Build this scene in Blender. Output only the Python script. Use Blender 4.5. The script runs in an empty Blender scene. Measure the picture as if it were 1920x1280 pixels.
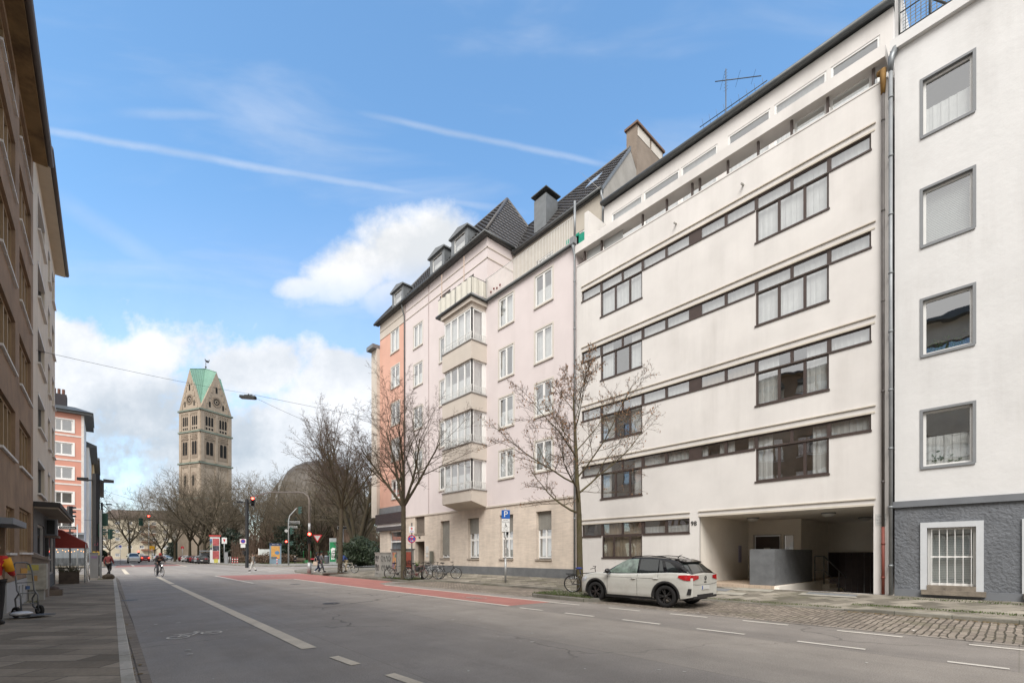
import bpy, bmesh, math, random
from mathutils import Vector, Matrix
R = math.radians
random.seed(7)
SC = bpy.context.scene
COL = SC.collection
# ------------------------------------------------------------------ camera
YAW = 41.887
cd = bpy.data.cameras.new('camera'); cam = bpy.data.objects.new('camera', cd); COL.objects.link(cam)
cd.sensor_width = 36.0; cd.lens = 853.0 / 1920 * 36; cd.shift_y = 400.0 / 1920; cd.clip_end = 3000; cd.clip_start = .1
cam.location = (0, 0, 1.6); cam.rotation_euler = (R(90), 0, R(-YAW)); SC.camera = cam
# ------------------------------------------------------------------ light
SUN_EL, SUN_AZ = 48.0, 230.0           # azimuth: compass bearing measured from +Y towards +X
sl = bpy.data.lights.new('sun', 'SUN'); so = bpy.data.objects.new('sun', sl); COL.objects.link(so)
sl.energy = 2.6; sl.angle = R(36); sl.color = (1.0, .968, .93)
sd = Vector((math.sin(R(SUN_AZ)) * math.cos(R(SUN_EL)), math.cos(R(SUN_AZ)) * math.cos(R(SUN_EL)), math.sin(R(SUN_EL))))
so.rotation_euler = sd.to_track_quat('Z', 'Y').to_euler(); so.location = (-30, -40, 60)
SC.view_settings.view_transform = 'Standard'; SC.view_settings.look = 'None'
SC.view_settings.gamma = 1; SC.view_settings.exposure = 0.6
try:
    SC.cycles.max_bounces = 8; SC.cycles.diffuse_bounces = 5; SC.cycles.glossy_bounces = 3
    SC.cycles.transparent_max_bounces = 12; SC.cycles.caustics_reflective = False; SC.cycles.caustics_refractive = False
    SC.cycles.use_denoising = True; SC.cycles.sample_clamp_indirect = 4
except Exception: pass
# ------------------------------------------------------------------ sky
W = bpy.data.worlds.new("World"); SC.world = W; W.use_nodes = True
nt = W.node_tree; nt.nodes.clear()
def N(t, **kw):
    n = nt.nodes.new(t)
    for k, v in kw.items(): setattr(n, k, v)
    return n
def sock(x, i):
    if hasattr(x, 'outputs'): nt.links.new(x.outputs[0], i)
    elif hasattr(x, 'is_output'): nt.links.new(x, i)
    else: i.default_value = x
def mth(op, a, b=0.0, c=0.0, clamp=False):
    n = N('ShaderNodeMath', operation=op); n.use_clamp = clamp
    sock(a, n.inputs[0]); sock(b, n.inputs[1]); sock(c, n.inputs[2]); return n
def sstep(x, e0, e1):
    n = N('ShaderNodeMapRange'); n.interpolation_type = 'SMOOTHSTEP'; n.clamp = True
    sock(x, n.inputs[0]); n.inputs[1].default_value = e0; n.inputs[2].default_value = e1; return n
tc = N('ShaderNodeTexCoord')
sky = N('ShaderNodeTexSky'); sky.sky_type = 'NISHITA'; sky.sun_disc = False
sky.sun_elevation = R(SUN_EL); sky.sun_rotation = R(SUN_AZ); sky.air_density = 1.0; sky.dust_density = .6; sky.ozone_density = 1.6
def dot(v):
    n = N('ShaderNodeVectorMath', operation='DOT_PRODUCT'); nt.links.new(tc.outputs['Generated'], n.inputs[0]); n.inputs[1].default_value = v
    return n.outputs['Value']
cY, sY = math.cos(R(YAW)), math.sin(R(YAW))
# gnomonic sky coordinates about the compass bearing of the tower end of the street
f_ = mth('MAXIMUM', dot((sY, cY, 0)), .02)
sx = mth('DIVIDE', dot((cY, -sY, 0)), f_); sz = mth('DIVIDE', dot((0, 0, 1)), f_)
cmb = N('ShaderNodeCombineXYZ'); sock(sx, cmb.inputs[0]); sock(sz, cmb.inputs[1])
def noise(vec, scale, detail=6, rough=.6, off=(0, 0, 0), sc=(1, 1, 1), dist=0.0):
    mp = N('ShaderNodeMapping'); sock(vec, mp.inputs[0]); mp.inputs['Location'].default_value = off; mp.inputs['Scale'].default_value = sc
    n = N('ShaderNodeTexNoise'); nt.links.new(mp.outputs[0], n.inputs[0]); n.inputs['Scale'].default_value = scale
    n.inputs['Detail'].default_value = detail; n.inputs['Roughness'].default_value = rough; n.inputs['Distortion'].default_value = dist
    return n.outputs['Fac']
n1 = noise(cmb, 3.2, 9, .62); n2 = noise(cmb, 1.7, 6, .55, (3.1, 1.2, 0)); n3 = noise(cmb, 7.0, 6, .6, (9.2, 4, 0))
def blob(cx, cz, rx, rz, rot=0.0):
    """soft ellipse, 1 in its centre, falling to 0 at its rim and below beyond"""
    a = mth('SUBTRACT', sx, cx); b = mth('SUBTRACT', sz, cz); c, s = math.cos(rot), math.sin(rot)
    u = mth('ADD', mth('MULTIPLY', a, c), mth('MULTIPLY', b, s)); v = mth('SUBTRACT', mth('MULTIPLY', b, c), mth('MULTIPLY', a, s))
    u = mth('DIVIDE', u, rx); v = mth('DIVIDE', v, rz)
    return mth('SUBTRACT', 1.0, mth('SQRT', mth('ADD', mth('MULTIPLY', u, u), mth('MULTIPLY', v, v))))
def px(x, y): return (x - 960) / 853.0, (1040 - y) / 853.0
nz = mth('SUBTRACT', n1, .5); nb = mth('SUBTRACT', n2, .5); nf = mth('SUBTRACT', n3, .5)
puff = mth('ADD', mth('MULTIPLY', nz, 1.5), mth('MULTIPLY', nf, .95))
def cl(x, y, rx, rz, rot=0.0): return blob(*px(x, y), rx / 853.0, rz / 853.0, rot)
def mx(*a):
    r = a[0]
    for b in a[1:]: r = mth('MAXIMUM', r, b)
    return r
cum = mx(cl(770, 470, 125, 105), cl(650, 520, 150, 75, .35), cl(820, 450, 105, 90), cl(570, 540, 75, 34), cl(850, 530, 120, 110), cl(760, 560, 130, 60))
cumM = mth('MULTIPLY', sstep(mth('ADD', cum, mth('MULTIPLY', puff, .9)), .0, .55), mth('ADD', .25, mth('MULTIPLY', sstep(mth('ADD', sz, mth('MULTIPLY', nb, .25)), .50, .66), .75)))
cumS = sstep(mth('ADD', cum, puff), .08, .75)
bank = mx(cl(250, 760, 330, 160), cl(680, 740, 260, 110), cl(130, 650, 90, 75), cl(280, 680, 130, 70), cl(430, 850, 600, 170), cl(640, 690, 90, 50), cl(470, 700, 160, 70))
bankM = sstep(mth('ADD', bank, mth('ADD', mth('MULTIPLY', puff, 1.15), mth('MULTIPLY', nb, 1.5))), .0, .46)
rest = sstep(mth('ADD', n2, mth('MULTIPLY', nz, .5)), .02, .34)      # unseen cloud added outside the view for neutral fill and pale reflections
restW = mth('MAXIMUM', sstep(dot((sY, cY, 0)), .25, -.05), sstep(mth('MULTIPLY', sx, -1.0), 1.2, 1.75))
restM = mth('MULTIPLY', rest, restW)
# contrails and thin streaks of high cloud
def trail(x0, y0, x1, y1, w, amt, nsc):
    a, b = px(x0, y0), px(x1, y1); dx, dz = b[0] - a[0], b[1] - a[1]; L = math.hypot(dx, dz); dx /= L; dz /= L
    p = mth('SUBTRACT', sx, a[0]); q = mth('SUBTRACT', sz, a[1])
    t = mth('ADD', mth('MULTIPLY', p, dx), mth('MULTIPLY', q, dz)); d = mth('ABSOLUTE', mth('ADD', mth('SUBTRACT', mth('MULTIPLY', q, dx), mth('MULTIPLY', p, dz)), mth('MULTIPLY', nf, w / 853.0 * .9)))
    m = mth('SUBTRACT', 1.0, sstep(d, 0.0, w / 853.0))
    e = mth('MULTIPLY', sstep(t, -.06, .08), mth('SUBTRACT', 1.0, sstep(t, L - .12, L + .08)))
    return mth('MULTIPLY', mth('MULTIPLY', m, e), mth('MULTIPLY', amt, mth('ADD', .55, n3)))
tr = mx(trail(60, 240, 800, 368, 12, .27, 1), trail(690, 216, 1150, 312, 10, .23, 1), trail(100, 370, 380, 545, 34, .13, 1), trail(240, 212, 440, 218, 16, .16, 1), trail(780, 368, 960, 395, 12, .22, 1))
wisp = mth('MULTIPLY', sstep(noise(cmb, 1.25, 5, .55, (5, 2.3, 0), (1, 3.4, 1), .6), .48, .78), .24)
haze = mth('MULTIPLY', mth('SUBTRACT', 1.0, sstep(sz, .0, .85)), .36)
cloudF = mth('MINIMUM', mx(cumM, mth('MULTIPLY', bankM, .93), restM, tr, wisp, haze), 1.0)
# shade inside the clouds: thick parts a little greyer and bluer
shade = mth('ADD', mth('MULTIPLY', sstep(mth('ADD', noise(cmb, 4.2, 7, .62, (1, 7, 0)), mth('MULTIPLY', nz, .6)), .34, .66), .5), mth('MULTIPLY', sstep(mth('ADD', sz, mth('MULTIPLY', mth('ADD', nb, nz), .55)), .08, .40), .5))
ccol = N('ShaderNodeMix', data_type='RGBA'); sock(shade, ccol.inputs[0])
ccol.inputs[6].default_value = (2.9, 3.25, 3.6, 1); ccol.inputs[7].default_value = (5.9, 5.9, 5.95, 1)
skm = N('ShaderNodeVectorMath', operation='MULTIPLY'); nt.links.new(sky.outputs[0], skm.inputs[0]); tnt = N('ShaderNodeMix', data_type='RGBA'); sock(sstep(sz, .05, .95), tnt.inputs[0]); tnt.inputs[6].default_value = (1.6, 1.66, 1.66, 1); tnt.inputs[7].default_value = (1.36, 1.74, 1.80, 1); nt.links.new(tnt.outputs[2], skm.inputs[1])
rcol = N('ShaderNodeMix', data_type='RGBA'); sock(restM, rcol.inputs[0]); nt.links.new(ccol.outputs[2], rcol.inputs[6]); rcol.inputs[7].default_value = (6.1, 5.95, 5.8, 1)
skt = N('ShaderNodeMix', data_type='RGBA'); sock(cloudF, skt.inputs[0]); nt.links.new(skm.outputs[0], skt.inputs[6]); nt.links.new(rcol.outputs[2], skt.inputs[7])
bg = N('ShaderNodeBackground'); nt.links.new(skt.outputs[2], bg.inputs[0]); bg.inputs[1].default_value = .12
ow = N('ShaderNodeOutputWorld'); nt.links.new(bg.outputs[0], ow.inputs[0])

# ------------------------------------------------------------------ materials
def new_mat(name):
    m = bpy.data.materials.new(name); m.use_nodes = True
    t = m.node_tree; b = t.nodes['Principled BSDF']; return m, t, b
def L(t, a, b): t.links.new(a, b)
def nn(t, ty, **kw):
    n = t.nodes.new(ty)
    for k, v in kw.items(): setattr(n, k, v)
    return n
def tnoise(t, co, scale, detail=4, rough=.55, sc=None):
    if sc:
        mp = nn(t, 'ShaderNodeMapping'); L(t, co, mp.inputs[0]); mp.inputs['Scale'].default_value = sc; co = mp.outputs[0]
    n = nn(t, 'ShaderNodeTexNoise'); L(t, co, n.inputs[0]); n.inputs['Scale'].default_value = scale; n.inputs['Detail'].default_value = detail
    n.inputs['Roughness'].default_value = rough; return n.outputs['Fac']
def rng(t, x, a, b, c, d):
    n = nn(t, 'ShaderNodeMapRange'); L(t, x, n.inputs[0])
    for i, v in enumerate((a, b, c, d)): n.inputs[i + 1].default_value = v
    return n.outputs[0]
def mul(t, col, f):
    n = nn(t, 'ShaderNodeVectorMath', operation='SCALE'); L(t, col, n.inputs[0]); L(t, f, n.inputs['Scale']); return n.outputs[0]
def mixc(t, f, a, b):
    n = nn(t, 'ShaderNodeMix', data_type='RGBA'); L(t, f, n.inputs[0])
    for i, v in ((6, a), (7, b)):
        if isinstance(v, tuple): n.inputs[i].default_value = v if len(v) == 4 else v + (1,)
        else: L(t, v, n.inputs[i])
    return n.outputs[2]
def bump(t, b, h, strength, dist=.01):
    n = nn(t, 'ShaderNodeBump'); L(t, h, n.inputs['Height']); n.inputs['Strength'].default_value = strength; n.inputs['Distance'].default_value = dist
    L(t, n.outputs[0], b.inputs['Normal'])
CACHE = {}
def mat(name, col, rough=.7, var=.12, vs=2.0, bmp=0.0, bs=30.0, metal=0.0, stain=0.0, spec=.4, world=True, grime=None, bd=.01):
    """plain painted or mineral surface with blotches, a fine grain and (stain) rain streaks"""
    if name in CACHE: return CACHE[name]
    m, t, b = new_mat(name); CACHE[name] = m
    b.inputs['Roughness'].default_value = rough; b.inputs['Metallic'].default_value = metal; b.inputs['Specular IOR Level'].default_value = spec
    if world: co = nn(t, 'ShaderNodeNewGeometry').outputs['Position']
    else: co = nn(t, 'ShaderNodeTexCoord').outputs['Object']
    rgb = nn(t, 'ShaderNodeRGB'); rgb.outputs[0].default_value = tuple(col) + (1,)
    c = rgb.outputs[0]
    f = rng(t, tnoise(t, co, vs, 5, .6), .3, .7, 1 - var, 1 + var); c = mul(t, c, f)
    if stain:
        s = rng(t, tnoise(t, co, 1.0, 5, .65, (1.6, 1.6, .13)), .42, .75, 0.0, 1.6 * stain); k_ = nn(t, 'ShaderNodeMath', operation='MULTIPLY'); L(t, s, k_.inputs[0]); L(t, rng(t, tnoise(t, co, .32, 4, .6), .42, .62, 0.15, 1.0), k_.inputs[1]); c = mixc(t, k_.outputs[0], c, (.16, .13, .10))
    if grime:
        g = rng(t, tnoise(t, co, .55, 6, .7), .5, .72, 0.0, 1.0)
        c = mixc(t, g, c, grime)
    L(t, c, b.inputs['Base Color'])
    if bmp: bump(t, b, tnoise(t, co, bs, 4, .6), bmp, bd)
    return m
def glass_mat(name, tint=(.92, .94, .93), ior=4.0, rough=0.0):
    m, t, b = new_mat(name); t.nodes.remove(b)
    o = t.nodes['Material Output']; tr_ = nn(t, 'ShaderNodeBsdfTransparent'); tr_.inputs[0].default_value = tint + (1,)
    g = nn(t, 'ShaderNodeBsdfGlossy'); g.inputs['Roughness'].default_value = rough; g.inputs[0].default_value = (.93, .95, .97, 1)
    ge = nn(t, 'ShaderNodeNewGeometry'); co = ge.outputs['Position']; f0 = ((ior - 1) / (ior + 1)) ** 2      # two panes of double glazing
    dn = nn(t, 'ShaderNodeVectorMath', operation='DOT_PRODUCT'); L(t, ge.outputs['Normal'], dn.inputs[0]); L(t, ge.outputs['Incoming'], dn.inputs[1])
    ab = nn(t, 'ShaderNodeMath', operation='ABSOLUTE'); L(t, dn.outputs['Value'], ab.inputs[0]); om = nn(t, 'ShaderNodeMath', operation='SUBTRACT'); om.inputs[0].default_value = 1; L(t, ab.outputs[0], om.inputs[1])
    pw = nn(t, 'ShaderNodeMath', operation='POWER'); L(t, om.outputs[0], pw.inputs[0]); pw.inputs[1].default_value = 3.5; fr = nn(t, 'ShaderNodeMath', operation='MULTIPLY_ADD'); L(t, pw.outputs[0], fr.inputs[0]); fr.inputs[1].default_value = 1 - f0; fr.inputs[2].default_value = f0
    bp = nn(t, 'ShaderNodeBump'); L(t, tnoise(t, co, .9, 2, .5), bp.inputs['Height']); bp.inputs['Strength'].default_value = .12; bp.inputs['Distance'].default_value = .04
    L(t, bp.outputs[0], g.inputs['Normal'])
    mx_ = nn(t, 'ShaderNodeMixShader'); L(t, fr.outputs[0], mx_.inputs[0]); L(t, tr_.outputs[0], mx_.inputs[1]); L(t, g.outputs[0], mx_.inputs[2]); L(t, mx_.outputs[0], o.inputs[0])
    return m
GLASS = glass_mat('window_glass'); CLEARFILM = glass_mat('plastic_film', (.80, .82, .82), 1.6, .12)
def emit(name, col, s):
    m, t, b = new_mat(name); b.inputs['Base Color'].default_value = tuple(col) + (1,); b.inputs['Emission Color'].default_value = tuple(col) + (1,); b.inputs['Emission Strength'].default_value = s; return m
def brick_mat(name, c1, c2, mortar, bw, bh, msize=.01, rough=.85, axes='YZ', rot=0.0, offset=.5, bmp=.5, var=.2, warp=0.0, moss=None, bias=0.0):
    m, t, b = new_mat(name); b.inputs['Roughness'].default_value = rough; b.inputs['Specular IOR Level'].default_value = .25
    pos = nn(t, 'ShaderNodeNewGeometry').outputs['Position']
    sp = nn(t, 'ShaderNodeSeparateXYZ'); L(t, pos, sp.inputs[0]); cb = nn(t, 'ShaderNodeCombineXYZ')
    L(t, sp.outputs[axes[0]], cb.inputs[0]); L(t, sp.outputs[axes[1]], cb.inputs[1]); v = cb.outputs[0]
    if warp:
        nz_ = nn(t, 'ShaderNodeTexNoise'); L(t, v, nz_.inputs[0]); nz_.inputs['Scale'].default_value = 2.2; nz_.inputs['Detail'].default_value = 3
        w_ = nn(t, 'ShaderNodeVectorMath', operation='MULTIPLY_ADD'); L(t, nz_.outputs['Color'], w_.inputs[0]); w_.inputs[1].default_value = (warp, warp, 0); L(t, v, w_.inputs[2]); v = w_.outputs[0]
    mp = nn(t, 'ShaderNodeMapping'); L(t, v, mp.inputs[0]); mp.inputs['Rotation'].default_value = (0, 0, rot)
    br = nn(t, 'ShaderNodeTexBrick'); L(t, mp.outputs[0], br.inputs[0]); br.offset = offset
    for k, val in (('Color1', c1 + (1,)), ('Color2', c2 + (1,)), ('Mortar', mortar + (1,)), ('Scale', 1.0), ('Mortar Size', msize), ('Mortar Smooth', .4), ('Brick Width', bw), ('Row Height', bh), ('Bias', bias)): br.inputs[k].default_value = val
    c = br.outputs['Color']
    c = mul(t, c, rng(t, tnoise(t, pos, .8, 6, .6), .3, .7, 1 - var, 1 + var)); c = mul(t, c, rng(t, tnoise(t, pos, 26, 3, .6), .3, .7, .88, 1.12))
    if moss: c = mixc(t, rng(t, tnoise(t, pos, .9, 7, .7), .52, .72, 0, .75), c, moss)
    L(t, c, b.inputs['Base Color'])
    inv = nn(t, 'ShaderNodeMath', operation='SUBTRACT'); inv.inputs[0].default_value = 1; L(t, br.outputs['Fac'], inv.inputs[1])
    ad = nn(t, 'ShaderNodeMath', operation='MULTIPLY_ADD'); L(t, tnoise(t, pos, 18, 3, .6), ad.inputs[0]); ad.inputs[1].default_value = .5; L(t, inv.outputs[0], ad.inputs[2])
    bump(t, b, ad.outputs[0], bmp, .02); return m

# ------------------------------------------------------------------ mesh helpers
class MB:
    def __init__(s): s.v = []; s.f = []; s.mi = []; s.sm = []; s.cur = 0; s.pc = []
    def face(s, pts, smooth=False):
        k = len(s.v); s.v += [tuple(p) for p in pts]; s.f.append(tuple(range(k, k + len(pts)))); s.mi.append(s.cur); s.sm.append(smooth)
    def add(s, vs, fs, smooth=False):
        k = len(s.v); s.v += [tuple(p) for p in vs]; s.pc.append((k, len(s.f), len(fs)))
        for f in fs: s.f.append(tuple(k + i for i in f)); s.mi.append(s.cur); s.sm.append(smooth)
    def box(s, x0, x1, y0, y1, z0, z1):
        v = [(x, y, z) for x in (x0, x1) for y in (y0, y1) for z in (z0, z1)]
        s.add(v, [(0, 1, 3, 2), (4, 6, 7, 5), (0, 4, 5, 1), (2, 3, 7, 6), (0, 2, 6, 4), (1, 5, 7, 3)])
    def obox(s, c, size, mtx=None):
        h = [q / 2 for q in size]; M_ = mtx or Matrix.Identity(3); c = Vector(c)
        v = [c + M_ @ Vector((x * h[0], y * h[1], z * h[2])) for x in (-1, 1) for y in (-1, 1) for z in (-1, 1)]
        s.add(v, [(0, 1, 3, 2), (4, 6, 7, 5), (0, 4, 5, 1), (2, 3, 7, 6), (0, 2, 6, 4), (1, 5, 7, 3)])
    def tube(s, pts, rad, n=8, cap=True, smooth=True):
        pts = [Vector(p) for p in pts]
        if not hasattr(rad, '__len__'): rad = [rad] * len(pts)
        vs = []; up = None
        for i, p in enumerate(pts):
            d = (pts[min(i + 1, len(pts) - 1)] - pts[max(i - 1, 0)])
            if d.length < 1e-9: d = Vector((0, 0, 1))
            d.normalize()
            if up is None: up = Vector((0, 0, 1)) if abs(d.z) < .95 else Vector((1, 0, 0))
            a = d.cross(up)
            if a.length < 1e-4: a = d.cross(Vector((.3, 1, .2)))
            a.normalize(); bb = a.cross(d); up = bb
            for k in range(n):
                t = 2 * math.pi * k / n; vs.append(p + (a * math.cos(t) + bb * math.sin(t)) * rad[i])
        fs = [(i * n + k, i * n + (k + 1) % n, (i + 1) * n + (k + 1) % n, (i + 1) * n + k) for i in range(len(pts) - 1) for k in range(n)]
        s.add(vs, fs, smooth)
        if cap: s.add(vs[:n], [tuple(range(n))]); s.add(vs[-n:], [tuple(range(n - 1, -1, -1))])
    def cyl(s, p0, p1, r0, r1=None, n=12): s.tube([p0, p1], [r0, r0 if r1 is None else r1], n)
    def lathe(s, prof, c=(0, 0, 0), n=16, axis='Z', smooth=True):
        vs = []; c = Vector(c)
        for r, z in prof:
            for k in range(n):
                t = 2 * math.pi * k / n; a, b_ = r * math.cos(t), r * math.sin(t)
                vs.append(c + Vector({'Z': (a, b_, z), 'Y': (a, z, b_), 'X': (z, a, b_)}[axis]))
        m = len(prof)
        s.add(vs, [(i * n + k, i * n + (k + 1) % n, (i + 1) * n + (k + 1) % n, (i + 1) * n + k) for i in range(m - 1) for k in range(n)], smooth)
    def ell(s, c, r, n=12, m=8, jit=0, rnd=None):
        c = Vector(c); vs = []
        for i in range(m + 1):
            p = math.pi * i / m
            for k in range(n):
                t = 2 * math.pi * k / n; j = 1 + (rnd.uniform(-jit, jit) if rnd else 0)
                vs.append(c + Vector((r[0] * math.sin(p) * math.cos(t) * j, r[1] * math.sin(p) * math.sin(t) * j, r[2] * math.cos(p) * j)))
        s.add(vs, [(i * n + k, (i + 1) * n + k, (i + 1) * n + (k + 1) % n, i * n + (k + 1) % n) for i in range(m) for k in range(n)], True)
    def prism(s, poly, d):
        """polygon (3D points) extruded by vector d"""
        a = [Vector(p) for p in poly]; d = Vector(d); b = [p + d for p in a]; n = len(a)
        s.add(a + b, [tuple(range(n - 1, -1, -1)), tuple(range(n, 2 * n))] + [(i, (i + 1) % n, n + (i + 1) % n, n + i) for i in range(n)])
    def each(s, name, m, parent=None):
        """every added piece becomes a part of its own"""
        for i, (k, f0, n) in enumerate(s.pc):
            q = MB(); q.add(s.v[k:(s.pc[i + 1][0] if i + 1 < len(s.pc) else len(s.v))], [tuple(j - k for j in f) for f in s.f[f0:f0 + n]]); q.build(name, m, parent)
    def build(s, name, m, parent=None, fix=True):
        me = bpy.data.meshes.new(name); off = ROOT.get(parent.name, Vector((0, 0, 0))) if parent else Vector((0, 0, 0))
        me.from_pydata([Vector(v) - off for v in s.v], [], s.f)
        ms = m if isinstance(m, (list, tuple)) else [m]
        for q in ms: me.materials.append(q)
        me.polygons.foreach_set('material_index', s.mi); me.polygons.foreach_set('use_smooth', s.sm)
        if fix:
            bm = bmesh.new(); bm.from_mesh(me); bmesh.ops.remove_doubles(bm, verts=bm.verts, dist=1e-5); bmesh.ops.recalc_face_normals(bm, faces=bm.faces); bm.to_mesh(me); bm.free()
        me.update(); o = bpy.data.objects.new(name, me); COL.objects.link(o)
        if parent: o.parent = parent; ROOT[o.name] = off
        return o
ROOT = {}
def tag(o, label=None, cat=None, group=None, kind=None):
    for k, v in (('label', label), ('category', cat), ('group', group), ('kind', kind)):
        if v: o[k] = v
    return o
def thing(name, loc, label, cat, group=None, local=False):
    """an Empty at the thing's base; local=True: parts are built about the origin, else in world coordinates"""
    o = bpy.data.objects.new(name, None); COL.objects.link(o); o.location = loc; o.empty_display_size = .2
    ROOT[o.name] = Vector((0, 0, 0)) if local else Vector(loc); return tag(o, label, cat, group)
def copy_tree(o, parent=None):
    c = o.copy(); COL.objects.link(c)
    if parent: c.parent = parent
    for ch in list(o.children): copy_tree(ch, c)
    return c
def struct(name, mb, m): return tag(mb.build(name, m), kind='structure')
def text_mesh(txt, size, mtx, m, name, parent=None, thick=.002, align='CENTER', label=None):
    cu = bpy.data.curves.new(name, 'FONT'); cu.body = txt; cu.size = size; cu.align_x = align; cu.align_y = 'CENTER'; cu.extrude = thick
    ob = bpy.data.objects.new(name, cu); COL.objects.link(ob)
    dg = bpy.context.evaluated_depsgraph_get(); me = bpy.data.meshes.new_from_object(ob.evaluated_get(dg)); bpy.data.objects.remove(ob); bpy.data.curves.remove(cu)
    off = ROOT.get(parent.name, Vector((0, 0, 0))) if parent else Vector((0, 0, 0))
    me.transform(Matrix.Translation(-off) @ mtx); me.materials.clear(); me.materials.append(m)
    o = bpy.data.objects.new(name, me); COL.objects.link(o)
    if parent: o.parent = parent; ROOT[o.name] = off
    return o
def frame_mtx(o, u, n):
    """text plane: u = reading direction, up = Z, facing n"""
    u = Vector(u).normalized(); n = Vector(n).normalized(); w = n.cross(u)
    return Matrix(((u.x, w.x, n.x, o[0]), (u.y, w.y, n.y, o[1]), (u.z, w.z, n.z, o[2]), (0, 0, 0, 1)))
class Fr:
    """facade frame: a = distance along u, z = height, d = distance outward along n"""
    def __init__(s, o, u, n): s.o = Vector(o); s.u = Vector(u); s.n = Vector(n)
    def p(s, a, z, d=0.0): q = s.o + s.u * a + s.n * d; return (q.x, q.y, z)
    def box(s, mb, a0, a1, z0, z1, d0, d1):
        v = [s.p(a, z, d) for a in (a0, a1) for z in (z0, z1) for d in (d0, d1)]
        mb.add(v, [(0, 1, 3, 2), (4, 6, 7, 5), (0, 4, 5, 1), (2, 3, 7, 6), (0, 2, 6, 4), (1, 5, 7, 3)])
    def quad(s, mb, a0, a1, z0, z1, d): mb.face([s.p(a0, z0, d), s.p(a1, z0, d), s.p(a1, z1, d), s.p(a0, z1, d)])
    def wall(s, mb, a0, a1, z0, z1, holes, depth=.25, d=0.0):
        """flat wall with rectangular openings and their reveals"""
        hs = []
        for h in holes:
            q = (max(h[0], a0), min(h[1], a1), max(h[2], z0), min(h[3], z1))
            if q[1] - q[0] > 1e-4 and q[3] - q[2] > 1e-4: hs.append(q)
        A = sorted({a0, a1} | {round(h[i], 4) for h in hs for i in (0, 1)}); Z = sorted({z0, z1} | {round(h[i], 4) for h in hs for i in (2, 3)})
        inh = lambda a, z: any(h[0] - 1e-4 < a < h[1] + 1e-4 and h[2] - 1e-4 < z < h[3] + 1e-4 for h in hs)
        for j in range(len(Z) - 1):
            st = None
            for i in range(len(A)):
                solid = i < len(A) - 1 and not inh((A[i] + A[i + 1]) / 2, (Z[j] + Z[j + 1]) / 2)
                if solid and st is None: st = A[i]
                if not solid and st is not None: s.quad(mb, st, A[i], Z[j], Z[j + 1], d); st = None
        P = s.p
        for (b0, b1, c0, c1) in hs:
            e = d - depth; am, zm = (b0 + b1) / 2, (c0 + c1) / 2
            if not inh(b0 - .01, zm): mb.face([P(b0, c0, d), P(b0, c1, d), P(b0, c1, e), P(b0, c0, e)])
            if not inh(b1 + .01, zm): mb.face([P(b1, c0, d), P(b1, c0, e), P(b1, c1, e), P(b1, c1, d)])
            if not inh(am, c1 + .01): mb.face([P(b0, c1, d), P(b1, c1, d), P(b1, c1, e), P(b0, c1, e)])
            if not inh(am, c0 - .01): mb.face([P(b0, c0, d), P(b0, c0, e), P(b1, c0, e), P(b1, c0, d)])
CURT = {}
def curtain(fr, root, a0, a1, z0, z1, d, kind, seed):
    rn = random.Random(seed); mb = MB()
    if kind in ('sheer', 'part', 'warm', 'lace'):
        spans = [(a0, a1)] if kind != 'part' else [(a0, a0 + (a1 - a0) * rn.uniform(.2, .34)), (a1 - (a1 - a0) * rn.uniform(.2, .34), a1)]
        if kind == 'lace': z0 = z0 + (z1 - z0) * .02; z1 = z0 + (z1 - z0) * .55
        for (p, q) in spans:
            n = max(6, int((q - p) / .035)); ph = rn.uniform(0, 6)
            for i in range(n):
                x0, x1 = p + (q - p) * i / n, p + (q - p) * (i + 1) / n
                w0 = .010 * math.sin(x0 * 34 + ph) + .006 * math.sin(x0 * 71 + ph * 2); w1 = .010 * math.sin(x1 * 34 + ph) + .006 * math.sin(x1 * 71 + ph * 2)
                mb.add([fr.p(x0, z0, d + w0), fr.p(x1, z0, d + w1), fr.p(x1, z1, d + w1), fr.p(x0, z1, d + w0)], [(0, 1, 2, 3)], True)
    elif kind == 'blind':
        n = int((z1 - z0) / .05)
        for i in range(n):
            z = z0 + (z1 - z0) * i / n; mb.face([fr.p(a0, z, d), fr.p(a1, z, d), fr.p(a1, z + .046, d - .018), fr.p(a0, z + .046, d - .018)])
    m = {'sheer': 'curtain_white', 'part': 'curtain_white', 'lace': 'curtain_white', 'warm': 'curtain_warm', 'blind': 'blind_slats'}[kind]
    return mb.build('blind' if kind == 'blind' else 'curtain', CURT[m], root, fix=False)
CURT['curtain_white'] = mat('curtain_white', (.80, .80, .79), .9, .1, 3); CURT['curtain_warm'] = mat('curtain_warm', (.55, .44, .33), .9, .15, 3); CURT['blind_slats'] = mat('blind_slats', (.6, .62, .6), .5, .05)
ROOM = mat('dark_room', (.26, .25, .235), .9, .2)
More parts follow.
